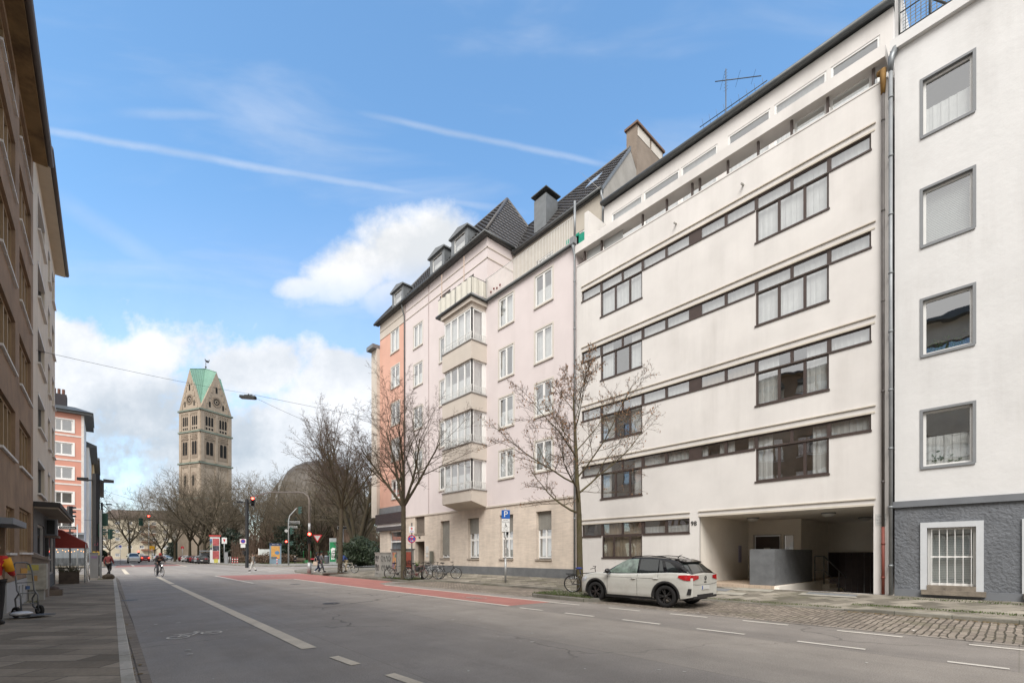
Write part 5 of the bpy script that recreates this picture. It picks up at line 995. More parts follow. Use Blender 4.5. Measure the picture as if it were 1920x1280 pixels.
for k in range(4):
    M_ = Matrix.Rotation(k * math.pi / 2, 3, 'Z'); A, B, C_ = M_ @ Vector((0, -g, 55.5)), M_ @ Vector((-g, -g, 43.4)), M_ @ Vector((-g, 0, 55.5)); T_ = Vector(APX)
    mb.face([B, A, T_]); mb.face([B, T_, C_])
    for t in [i / 9 for i in range(1, 9)]: mb.cyl(B.lerp(A, t) + Vector((0, 0, .03)), T_.lerp(A, t) + Vector((0, 0, .03)), .05, None, 4); mb.cyl(B.lerp(C_, t) + Vector((0, 0, .03)), T_.lerp(C_, t) + Vector((0, 0, .03)), .05, None, 4)
    mb.cyl(B, T_, .07, None, 5); mb.cyl(A, T_, .12, None, 5); mb.cyl(B, A, .07, None, 5); mb.cyl(B, C_, .07, None, 5)
rf = mb.build('roof', COPPER, tw); mb = MB(); mb.cyl(APX, (0, 0, 59.3), .07, None, 6); mb.ell((0, 0, 57.7), (.25, .25, .25), 8, 6); mb.ell((.35, -.1, 59.5), (.55, .12, .35), 8, 6); mb.tube([(.75, -.1, 59.6), (1.0, -.1, 60.1), (.8, -.1, 60.3)], [.15, .1, .05], 5); mb.tube([(-.1, 0, 59.5), (-.25, 0, 60.1)], [.15, .08], 5); mb.build('weathercock', mat('iron_dark', (.05, .045, .04), .6), rf)
mb = MB(); mb.prism([(-8, -HW - .6, 0), (3, -HW - .6, 0), (3, -HW - .6, 14), (-2.5, -HW - .6, 19), (-8, -HW - .6, 14)], (0, .2, 0)) if 0 else mb.prism([(-1.5, -HW - 3.5, 0), (HW + 2.5, -HW - 3.5, 0), (HW + 2.5, -HW - 3.5, 13), (1.5, -HW - 3.5, 17.2), (-1.5, -HW - 3.5, 15)], (0, 3.2, 0)); arch(mb, Matrix.Identity(3), 2.5, 2, 10, 3.4, 3.6, .2); mb.build('porch', SAND, tw)
dc = Dp(601, 1040, 128); dm = thing('church', (dc[0], dc[1], 0), 'egg shaped grey church dome with a glass strip rising behind the park trees', 'church', local=True)
mb = MB(); prof = []
for i in range(25): t = i / 24 * math.pi / 2; prof.append((15.2 * math.cos(t) ** .80, 27.6 * math.sin(t) ** 1.0))
prof[-1] = (0.01, 27.6); mb.lathe(prof, (0, 0, 0), 64)
for k in range(64):
    a = 2 * math.pi * (k + .5) / 64; mb.tube([((r + .05) * math.cos(a), (r + .05) * math.sin(a), z) for r, z in prof[::3]], .07, 4)
mb.build('dome_shell', mat('lead_cladding', (.098, .086, .074), .55, .15, .4, metal=.2, stain=.25, world=False), dm)
mb = MB(); er, ef = Vector((cY, -sY, 0)), Vector((sY, cY, 0))
ring = [er * x_ - ef * math.sqrt(r * r - x_ * x_) + Vector((0, 0, z)) for r, z in prof if r > 7.3 for x_ in (-7.2, -6.2)]
for i in range(0, len(ring) - 2, 2): o = -ef * .12; mb.face([ring[i] + o, ring[i + 1] + o, ring[i + 3] + o, ring[i + 2] + o])
mb.build('glass_strip', mat('dome_glass', (.30, .31, .31), .3, .3, 1), dm)
# ------------------------------------------------------------------ trees and shrubs
def bark(name, c, moss):
    m, t, b = new_mat(name); co = nn(t, 'ShaderNodeTexCoord').outputs['Object']; b.inputs['Roughness'].default_value = .95; b.inputs['Specular IOR Level'].default_value = .2
    f = rng(t, tnoise(t, co, 3, 6, .7), .35, .7, 0, 1); k = mixc(t, f, c, moss); k = mul(t, k, rng(t, tnoise(t, co, 14, 4, .7, (1, 1, .3)), .3, .7, .7, 1.25)); L(t, k, b.inputs['Base Color']); bump(t, b, tnoise(t, co, 22, 4, .7, (1, 1, .25)), .6, .02); return m
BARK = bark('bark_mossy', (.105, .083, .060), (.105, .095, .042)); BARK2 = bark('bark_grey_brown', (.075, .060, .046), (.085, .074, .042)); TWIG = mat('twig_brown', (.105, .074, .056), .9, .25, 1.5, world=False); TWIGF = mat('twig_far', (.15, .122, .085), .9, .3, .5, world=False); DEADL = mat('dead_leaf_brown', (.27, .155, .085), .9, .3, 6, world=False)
def grow(rn, W_, T_, p, d, length, r, lv, S):
    """one limb as a wandering tapered tube, then its children"""
    nseg = (7, 6, 5, 4, 3, 2)[lv]; pts = [p.copy()]; dirs = [d.copy()]; q = p.copy(); d = d.copy()
    for i in range(nseg):
        d = (d + Vector((rn.gauss(0, 1), rn.gauss(0, 1), rn.gauss(0, .8))) * S['wand'][lv] + Vector((0, 0, S['up'][lv]))).normalized(); q = q + d * length / nseg; pts.append(q.copy()); dirs.append(d.copy())
    tip = S['tip'][lv]; rad = [r * (1 - (1 - tip) * (i / nseg)) for i in range(nseg + 1)]; (W_ if lv <= S['wood'] else T_).tube(pts, rad, (9, 7, 5, 4, 3, 3)[lv], lv < 2, True)
    if S.get('leaf') and lv >= S['max'] - 1 and rn.random() < S['leaf']:
        for k in range(rn.choice((1, 1, 2, 3))):
            a = pts[-1] - Vector((0, 0, .02)); s = rn.uniform(.018, .042); e = Vector((rn.uniform(-1, 1), rn.uniform(-1, 1), 0)).normalized() * s * .6
            S['L'].face([a, a + e + Vector((0, 0, -s)), a + Vector((e.y * .5, -e.x * .5, -2.0 * s)), a - e + Vector((0, 0, -s))])
    if lv >= S['max']: return
    n = S['n'][lv]; t0 = S['t0'][lv]
    for k in range(n):
        t = t0 + (1 - t0) * ((k + rn.uniform(.1, .9)) / n); f = t * nseg; i = min(int(f), nseg - 1); w = f - i; b = pts[i].lerp(pts[i + 1], w); dd = dirs[min(i + 1, nseg)]
        ang = R(rn.uniform(*S['ang'][lv])) * (1 - .35 * t if lv else 1 - S.get('lead', .5) * t); az = S.get('az0', 0) + k * 2.39996 + rn.uniform(-.5, .5); u = dd.orthogonal().normalized(); v = dd.cross(u); nd = (dd * math.cos(ang) + (u * math.cos(az) + v * math.sin(az)) * math.sin(ang)).normalized()
        if lv and nd.z < -.25: nd.z *= -.3; nd.normalize()
        grow(rn, W_, T_, b, nd, length * S['len'][lv] * rn.uniform(.7, 1.15) * (1.1 - .5 * t if lv else S.get('prof', lambda t: 1)(t)), max(rad[i] * S['rr'][lv] * rn.uniform(.75, 1.0), S['rmin']), lv + 1, S)
    if lv: grow(rn, W_, T_, pts[-1], dirs[-1], length * .3, rad[-1], lv + 1, S)
def tree(name, label, loc, seed, trunk, H, r, S, bm, tm, group=None, lean=(0, 0)):
    rn = random.Random(seed); t = thing(name, loc, label, 'tree', group, local=True); W_, T_ = MB(), MB()
    if S.get('leaf'): S['L'] = MB()
    W_.tube([(0, 0, -.1), (0, 0, .12), (lean[0] * trunk * .5, lean[1] * trunk * .5, trunk * .5), (lean[0] * trunk, lean[1] * trunk, trunk)], [r * 1.5, r * 1.12, r * .95, r * .85], 12)
    base = Vector((lean[0] * trunk, lean[1] * trunk, trunk))
    if S.get('multi'):
        for k in range(S['multi']): a = k * 2 * math.pi / S['multi'] + rn.uniform(-.3, .3) + S.get('az', 0); sp_ = S.get('spread', .45) * rn.uniform(.7, 1.2); grow(rn, W_, T_, base - Vector((0, 0, .15)), Vector((math.cos(a) * sp_, math.sin(a) * sp_, 1)).normalized(), (H - trunk) * rn.uniform(.8, 1.0), r * .62, 0, S)
    else: grow(rn, W_, T_, base, Vector((lean[0], lean[1], 1)).normalized(), H - trunk, r * .84, 0, S)
    W_.build('trunk', bm, t, fix=False); T_.build('crown', tm, t, fix=False)
    if S.get('leaf'): S['L'].build('dead_leaves', DEADL, t, fix=False)
    return t
S1 = dict(max=4, wood=2, wand=(.05, .10, .14, .2, .25), up=(.05, .035, .03, .04, .04), tip=(.22, .3, .35, .4, .4), n=(14, 8, 7, 5), t0=(.0, .22, .2, .15), ang=((64, 84), (35, 60), (35, 65), (35, 70)), len=(.80, .50, .5, .5), rr=(.46, .6, .62, .6), rmin=.0055, lead=.6, prof=lambda t: 1.08 - .72 * t, leaf=.34, az0=.6)
tree('street_tree', 'young bare street tree with a few brown seed clusters by the parked white car', (13.9, 11.5, .14), 21, 3.05, 7.9, .125, S1, BARK, TWIG, lean=(-.01, .01))
S2 = dict(max=4, wood=2, wand=(.05, .09, .14, .2, .25), up=(.015, .02, .02, .0, -.03), tip=(.3, .3, .35, .4, .4), n=(8, 7, 6, 5), t0=(.25, .2, .2, .15), ang=((32, 56), (35, 60), (35, 65), (35, 70)), len=(.58, .5, .5, .5), rr=(.54, .56, .6, .6), rmin=.0052, multi=6, spread=.52)
tree('street_tree', 'bare spreading street tree behind the no stopping sign at the bicycle stand', (13.45, 24.8, .14), 5, 4.5, 9.5, .152, S2, BARK2, TWIG)
S3 = dict(S2, multi=6, spread=.66, rmin=.0072, n=(8, 7, 6, 4), az=.5)
tree('street_tree', 'bare leaning street tree in a brown planting patch near the crossing', (13.95, 36, .16), 9, 5.2, 9.9, .17, S3, BARK2, TWIG, lean=(.03, .02))
S4 = dict(S2, multi=8, spread=.40, rmin=.0105, n=(9, 6, 6, 4), len=(.42, .5, .5, .5), ang=((28, 48), (30, 55), (35, 60), (35, 65)))
tree('street_tree', 'large many stemmed bare tree rising behind the dark green bush', (23.6, 55.3, .3), 14, 1.7, 16.4, .46, S4, BARK2, TWIG)
SF = dict(max=3, wood=1, wand=(.07, .12, .18, .25), up=(.01, .02, .02, .0), tip=(.3, .3, .4, .5), n=(8, 8, 7), t0=(.2, .15, .12), ang=((32, 58), (35, 65), (35, 70)), len=(.6, .55, .5), rr=(.6, .6, .6), rmin=.016, multi=5, spread=.7)
SFd = dict(SF, n=(10, 10, 9), rmin=.022, spread=.8, multi=6)
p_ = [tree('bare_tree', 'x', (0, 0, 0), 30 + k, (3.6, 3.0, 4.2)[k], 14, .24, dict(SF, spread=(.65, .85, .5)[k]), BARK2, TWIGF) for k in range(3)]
FT = [  # photo bearing, distance, crown top row, label
    (243, 140, 952, 'broad bare tree in front of the pale yellow block at the end of the street'), (303, 128, 948, 'bare avenue tree beside the yellow direction sign'), (328, 112, 940, 'bare avenue tree between the yellow sign and the church tower'), (290, 165, 985, 'small bare avenue tree far behind the yellow sign'), (206, 190, 975, 'bare tree at the far left end of the street before the pale yellow block'),
    (356, 98, 918, 'bare tree before the left edge of the church tower'), (384, 90, 906, 'bare tree just left of the red topped advertising column'), (405, 104, 900, 'bare tree behind the red topped advertising column'), (426, 97, 915, 'slim bare tree before the right edge of the church tower'), (372, 120, 935, 'smaller bare tree at the foot of the church tower'),
    (452, 108, 930, 'bare tree behind the black lamp mast at the crossing'), (478, 112, 905, 'tall bare tree between tower and dome'), (505, 92, 945, 'bare tree behind the white notice board'), (535, 118, 925, 'bare tree before the left flank of the dome'), (575, 104, 930, 'bare tree in front of the dome behind the bent signal pole'), (605, 98, 945, 'bare tree behind the give way sign'), (640, 110, 935, 'bare tree seen past the leaning street tree'), (680, 100, 960, 'bare tree behind the dark green bush'), (700, 92, 975, 'small bare tree beside the corner house'), (596, 93, 900, 'dense bare tree covering the lower left of the dome'), (632, 90, 890, 'dense bare tree covering the middle of the dome'), (556, 98, 925, 'bare tree between the conifer and the dome'), (668, 92, 900, 'dense bare tree covering the right foot of the dome'), (718, 120, 950, 'bare tree half hidden by the corner house')]
used = set()
for i, (x, d, yt, lab) in enumerate(FT):
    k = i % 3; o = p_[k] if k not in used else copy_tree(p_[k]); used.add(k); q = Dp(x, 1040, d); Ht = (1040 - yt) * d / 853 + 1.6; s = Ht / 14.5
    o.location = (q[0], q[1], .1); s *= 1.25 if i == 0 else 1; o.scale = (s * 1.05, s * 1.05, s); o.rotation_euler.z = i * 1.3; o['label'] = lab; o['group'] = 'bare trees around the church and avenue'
def leafmass(mb, rn, c, r, n, size, up=.3, shell=.55):
    for i in range(n):
        while 1:
            v = Vector((rn.uniform(-1, 1), rn.uniform(-1, 1), rn.uniform(-1, 1)))
            if v.length < 1: break
        v = v.normalized() * (shell + (1 - shell) * rn.random() ** .6) if v.length > 1e-3 else v; bulge = 1 + .22 * math.sin(v.x * 5 + c[0]) * math.sin(v.y * 5 + c[1]) + .15 * math.sin(v.z * 9 + v.x * 4)
        p = Vector(c) + Vector((v.x * r[0], v.y * r[1], v.z * r[2])) * bulge
        if p.z < .05: p.z = .05 + rn.random() * .3
        a = Vector((rn.gauss(0, 1), rn.gauss(0, 1), rn.gauss(0, 1) + up)).normalized(); b = a.orthogonal().normalized(); s = size * rn.uniform(.6, 1.3); w = a.cross(b) * s * .35
        mb.face([p - b * s, p + w, p + b * s, p - w])
def leaf_mat(name, c, c2):
    m, t, b = new_mat(name); co = nn(t, 'ShaderNodeTexCoord').outputs['Object']; b.inputs['Roughness'].default_value = .5; f = rng(t, tnoise(t, co, 1.6, 5, .7), .35, .65, 0, 1); L(t, mixc(t, f, c, c2), b.inputs['Base Color']); return m
EVG = leaf_mat('evergreen_leaf', (.020, .034, .018), (.045, .066, .03)); EVD = leaf_mat('conifer_leaf', (.016, .028, .017), (.03, .045, .025)); HEDGE = leaf_mat('hedge_leaf', (.05, .07, .025), (.09, .10, .035)); BRSH = leaf_mat('brown_hedge', (.10, .062, .04), (.15, .10, .06))
rn = random.Random(77)
bs = thing('bush', (22.6, 52.5, .3), 'big rounded dark green evergreen bush left of the graffiti cabinet', 'bush', local=True); mb = MB(); leafmass(mb, rn, (0, 0, 1.6), (2.5, 2.5, 1.75), 9000, .13); leafmass(mb, rn, (.9, -.9, 1.0), (2.1, 2.1, 1.1), 3500, .13); leafmass(mb, rn, (0, 0, 1.4), (1.9, 1.9, 1.4), 1500, .3, shell=.3); mb.build('foliage', EVG, bs, fix=False); mb = MB()
for k in range(9): a = k * .7; mb.tube([(0, 0, 0), (math.cos(a) * .6, math.sin(a) * .6, .7)], [.07, .04], 5)
mb.build('stem', BARK2, bs)
for i, (x, d, w, h, lab, m_) in enumerate(((548, 92, 3.2, 8.5, 'dark green conifer behind the orange poster stand', EVD), (432, 92, 3.0, 6.2, 'dark evergreen shrub behind the red topped advertising column', EVD), (331, 160, 2.8, 7.0, 'dark clipped evergreen beside the row of parked cars', EVD), (352, 150, 2.0, 6.2, 'small round evergreen near the parked cars', EVG), (186, 90, 1.4, 2.2, 'small clipped evergreen ball at the left pavement', EVG))):
    q = Dp(x, 1040, d); t = thing('evergreen', (q[0], q[1], .1), lab, 'shrub', local=True); mb = MB(); leafmass(mb, rn, (0, 0, h * .5), (w, w, h * .52), 3800, .3); leafmass(mb, rn, (0, 0, h * .3), (w * 1.15, w * 1.15, h * .32), 2200, .3); mb.build('foliage', m_, t, fix=False); mb = MB(); mb.cyl((0, 0, 0), (0, 0, h * .5), .2, .1); mb.build('trunk', BARK2, t)
# brown leafless thicket and hedge in the park: one mass
mb = MB(); rn = random.Random(31)
for i in range(75):
    x = rn.uniform(430, 735); d = rn.uniform(88, 116); q = Dp(x, 1040, d); top = (28 + 55 * max(0, math.sin((x - 430) / 305 * math.pi)) ** .7) * rn.uniform(.35, 1.0) * d / 853 + 1.5
    for k in range(75):
        a, l = rn.uniform(0, 6.3), top * rn.uniform(.5, 1.05); s = rn.uniform(.05, .5); b = Vector((q[0] + rn.uniform(-1.2, 1.2), q[1] + rn.uniform(-1.2, 1.2), .1)); e = b + Vector((math.cos(a) * s * l * .5, math.sin(a) * s * l * .5, l)); mid = b.lerp(e, .5) + Vector((rn.uniform(-.3, .3), rn.uniform(-.3, .3), 0)); mb.tube([b, mid, e], [.045, .03, .012], 3, False)
        for g in range(4): t = rn.uniform(.35, .95); p = b.lerp(e, t); mb.tube([p, p + Vector((rn.uniform(-.8, .8), rn.uniform(-.8, .8), rn.uniform(.2, 1.0)))], [.022, .008], 3, False)
tag(mb.build('thicket', mat('thicket_brown', (.175, .12, .088), .9, .4, .25), fix=False), kind='stuff')
for i, (x, d, w, h, lab, m_) in enumerate(((478, 84, 2.6, 1.5, 'low brown clipped hedge mound behind the lamp mast', BRSH), (512, 80, 3.8, 1.7, 'rounded brown beech hedge behind the notice board', BRSH), (455, 90, 2.2, 1.5, 'low brown hedge near the striped posts', BRSH))):
    q = Dp(x, 1040, d); t = thing('hedge', (q[0], q[1], .12), lab, 'hedge', local=True); mb = MB(); leafmass(mb, rn, (0, 0, h * .5), (w, 1.6, h * .55), 2600, .16, shell=.7); mb.build('foliage', m_, t, fix=False); mb = MB(); mb.cyl((0, 0, 0), (0, 0, h * .4), .1); mb.build('stem', BARK2, t)
mb = MB(); G_ = [Dp(x, 1040, d) for x, d in ((440, 86), (520, 80), (720, 84), (740, 150), (430, 170), (415, 110))]; mb.face([(q[0], q[1], .135) for q in G_]); struct('lawn', mb, mat('lawn', (.085, .105, .03), .95, .3, .4, .5, 8))
mb = MB(); G_ = [Dp(x, 1040, d) for x, d in ((496, 84), (515, 78), (505, 74.5), (484, 78))]; mb.face([(q[0], q[1], .15) for q in G_]); struct('lawn', mb, mat('lawn', (.085, .105, .03), .95, .3, .4, .5, 8))
# ------------------------------------------------------------------ cars
def lerp_tab(tab, x):
    if x <= tab[0][0]: return tab[0][1]
    for (a, b), (c, d) in zip(tab, tab[1:]):
        if x <= c: t = (x - a) / (c - a); return b + (d - b) * t
    return tab[-1][1]
def smooth_tab(tab, x, h=.06): return (lerp_tab(tab, x - h) + 2 * lerp_tab(tab, x) + lerp_tab(tab, x + h)) / 4
YM = [(-2.12, .80), (-2.08, .835), (-1.98, .872), (-1.8, .895), (-1.3, .905), (0, .90), (1.3, .905), (1.6, .89), (1.85, .84), (2.0, .76), (2.08, .66), (2.12, .56)]
ZB = [(-2.12, .98), (-2.05, 1.03), (-1.9, 1.055), (-1.4, 1.055), (-.5, 1.01), (.5, .98), (.95, .985), (1.2, .985), (1.6, .95), (1.85, .89), (2.02, .80), (2.12, .70)]
ZR = [(-2.1, 1.0), (-2.02, 1.055), (-1.66, 1.375), (-1.58, 1.425), (-1.3, 1.48), (-.9, 1.525), (-.45, 1.545), (-.1, 1.535), (.15, 1.49), (.4, 1.365), (.7, 1.19), (1.0, 1.02), (1.06, .99)]
XW = (-1.30, 1.29); RW = .335
def zlow(x):
    z = lerp_tab([(-2.12, .36), (-1.9, .30), (-1.7, .27), (1.7, .25), (1.95, .24), (2.12, .32)], x)
    for w in XW:
        q = .405 ** 2 - (x - w) ** 2
        if q > 0: z = max(z, RW + math.sqrt(q) * 1.0)
    return z
def yside(x, z):
    ym = smooth_tab(YM, x); zb = smooth_tab(ZB, x); t = (z - .25) / (zb - .25)
    return ym * (1 - .05 * (1 - min(1, t / .25)) ** 2 - .055 * max(0, (t - .55) / .45) ** 1.6) + (.012 * math.exp(-((t - .8) / .05) ** 2)) - .012 * math.exp(-((t - .28) / .1) ** 2)
def yglass(x, z): zb = smooth_tab(ZB, x); return yside(x, zb) - .012 - (z - zb) * .44
def car_body_mesh(full=True):
    mb = MB(); xs = []; x = -2.12
    base = [-2.12, -2.10, -2.06, -2.0, -1.92, -1.82, -1.75] + [-1.3 + .405 * math.cos(math.pi * k / 14) for k in range(14, -1, -1)] + [-.8, -.6, -.4, -.2, 0, .2, .4, .6, .8] + [1.29 + .405 * math.cos(math.pi * k / 14) for k in range(14, -1, -1)] + [1.75, 1.84, 1.92, 1.99, 2.05, 2.09, 2.12]
    xs = sorted(set(round(v, 4) for v in base)); NV = 11; secs = []
    for x in xs:
        zl, zb = zlow(x), smooth_tab(ZB, x); s = []
        for k in range(NV): z = zl + (zb - zl) * k / (NV - 1); s.append((yside(x, z), z))
        yb = s[-1][0]
        for k in range(1, 6): t = k / 5; s.append((yb * (1 - t), zb + .055 * math.sin(t * math.pi / 2) * (1 if x > .9 else .4)))
        secs.append([(x, y, z) for y, z in s])
    n = len(secs[0])
    for sg in (1, -1):
        vs = [(p[0], p[1] * sg, p[2]) for s in secs for p in s]; fs = [(i * n + k, i * n + k + 1, (i + 1) * n + k + 1, (i + 1) * n + k) for i in range(len(secs) - 1) for k in range(n - 1)]; mb.add(vs, fs, True)
    for s in (secs[0], secs[-1]): mb.face([(p[0], p[1], p[2]) for p in s] + [(p[0], -p[1], p[2]) for p in s[::-1][1:]])
    return mb
def greenhouse_mesh():
    mb = MB(); xs = [-2.1, -2.02, -1.93, -1.84, -1.75, -1.66, -1.58, -1.5, -1.4, -1.2, -1.0, -.7, -.4, -.1, .05, .15, .28, .4, .55, .7, .85, 1.0, 1.06]; secs = []
    for x in xs:
        zr, zb = smooth_tab(ZR, x, .03), smooth_tab(ZB, x); zr = max(zr, zb + .01); s = []
        for k in range(5): z = zb - .02 + (zr - .05 - zb + .02) * k / 4 if zr - zb > .1 else zb - .02 + (zr - zb) * k / 4; s.append((yglass(x, max(z, zb)), z))
        y0, z0 = s[-1]
        for k in range(1, 7): t = k / 6; s.append((y0 * (1 - t) if t > .2 else y0 - .04 * t / .2, z0 + (zr - z0) * math.sin(min(1, t * 1.6) * math.pi / 2)))
        secs.append([(x, y, z) for y, z in s])
    n = len(secs[0])
    for sg in (1, -1): mb.add([(p[0], p[1] * sg, p[2]) for s in secs for p in s], [(i * n + k, i * n + k + 1, (i + 1) * n + k + 1, (i + 1) * n + k) for i in range(len(secs) - 1) for k in range(n - 1)], True)
    return mb
def patch(mb, poly, f, sg=1, off=.006, n=6):
    """a smooth side panel: quad strip between a lower and an upper edge given in (x, z), laid on surface y=f(x,z)"""
    lo, hi = poly
    for i in range(n):
        t0, t1 = i / n, (i + 1) / n; e = lambda ed, t: (lerp_tab([(k / (len(ed) - 1), q[0]) for k, q in enumerate(ed)], t), lerp_tab([(k / (len(ed) - 1), q[1]) for k, q in enumerate(ed)], t))
        for j in range(3):
            def P(t, u): a, b = e(lo, t), e(hi, t); x, z = a[0] + (b[0] - a[0]) * u, a[1] + (b[1] - a[1]) * u; return (x, sg * (f(x, z) + off), z)
            mb.add([P(t0, j / 3), P(t1, j / 3), P(t1, (j + 1) / 3), P(t0, (j + 1) / 3)], [(0, 1, 2, 3)], True)
PAINTS = {}
def paint(name, c, metal=.0):
    m, t, b = new_mat(name); b.inputs['Base Color'].default_value = c + (1,); b.inputs['Roughness'].default_value = .32; b.inputs['Coat Weight'].default_value = .7; b.inputs['Coat Roughness'].default_value = .04; b.inputs['Metallic'].default_value = metal
    co = nn(t, 'ShaderNodeTexCoord').outputs['Object']; rgb = nn(t, 'ShaderNodeRGB'); rgb.outputs[0].default_value = c + (1,); sp = nn(t, 'ShaderNodeSeparateXYZ'); L(t, co, sp.inputs[0])
    d = mixc(t, rng(t, tnoise(t, co, 5, 5, .7), .45, .8, 0, .22), rgb.outputs[0], (.25, .22, .18)); L(t, d, b.inputs['Base Color']); return m
CARGL = mat('car_glass', (.022, .027, .027), .02, 0, spec=1.0); CARGG = mat('car_glass_green', (.17, .22, .19), .05, .6, 4, spec=.9, world=False); BLK = mat('gloss_black', (.008, .008, .009), .08, 0, spec=.6); PLAS = mat('black_plastic', (.022, .021, .021), .7, .2, 6, world=False); TYRE = mat('tyre_rubber', (.018, .017, .017), .9, .2, 8, world=False); RIMB = mat('dark_rim', (.075, .072, .072), .25, .1, metal=.7); RIMS = mat('silver_rim', (.4, .4, .41), .35, .1, metal=.7); REDL = mat('tail_light_red', (.42, .012, .015), .12, .25, 14, spec=.8, world=False); CHR = mat('chrome', (.6, .6, .6), .2, 0, metal=.9); PLATE = mat('plate_white', (.72, .72, .72), .5, .02); BLUE = mat('plate_blue', (.03, .08, .32), .5); LAMPC = mat('headlamp', (.55, .57, .6), .08, .1, metal=.3)
def wheel(mb_t, mb_r, spokes=5, double=True):
    mb_t.lathe([(.215, -.105), (.25, -.11), (.30, -.112), (.325, -.10), (.335, -.07), (.335, .07), (.325, .10), (.30, .112), (.25, .11), (.222, .10), (.215, .06)], n=40, axis='Y')
    mb_r.lathe([(.224, .103), (.216, .09), (.205, .05), (.2, -.05)], n=40, axis='Y'); mb_r.lathe([(0, .088), (.03, .09), (.045, .085), (.055, .06)], n=16, axis='Y')
    for k in range(spokes):
        for da in ((-.17, .17) if double else (0,)):
            a = 2 * math.pi * k / spokes; c, s = math.cos(a + da * .35), math.sin(a + da * .35); c2, s2 = math.cos(a + da), math.sin(a + da); w = .021
            p0, p1 = Vector((c * .03, 0, s * .03)), Vector((c2 * .215, 0, s2 * .215)); e = (p1 - p0).normalized(); q = Vector((-e.z, 0, e.x)) * w
            mb_r.add([p0 - q * .8 + Vector((0, .085, 0)), p0 + q * .8 + Vector((0, .085, 0)), p1 + q * .62 + Vector((0, .088, 0)), p1 - q * .62 + Vector((0, .088, 0)), p0 - q + Vector((0, .05, 0)), p0 + q + Vector((0, .05, 0)), p1 + q + Vector((0, .05, 0)), p1 - q + Vector((0, .05, 0))], [(0, 1, 2, 3), (0, 4, 5, 1), (2, 6, 7, 3), (1, 5, 6, 2), (3, 7, 4, 0)])
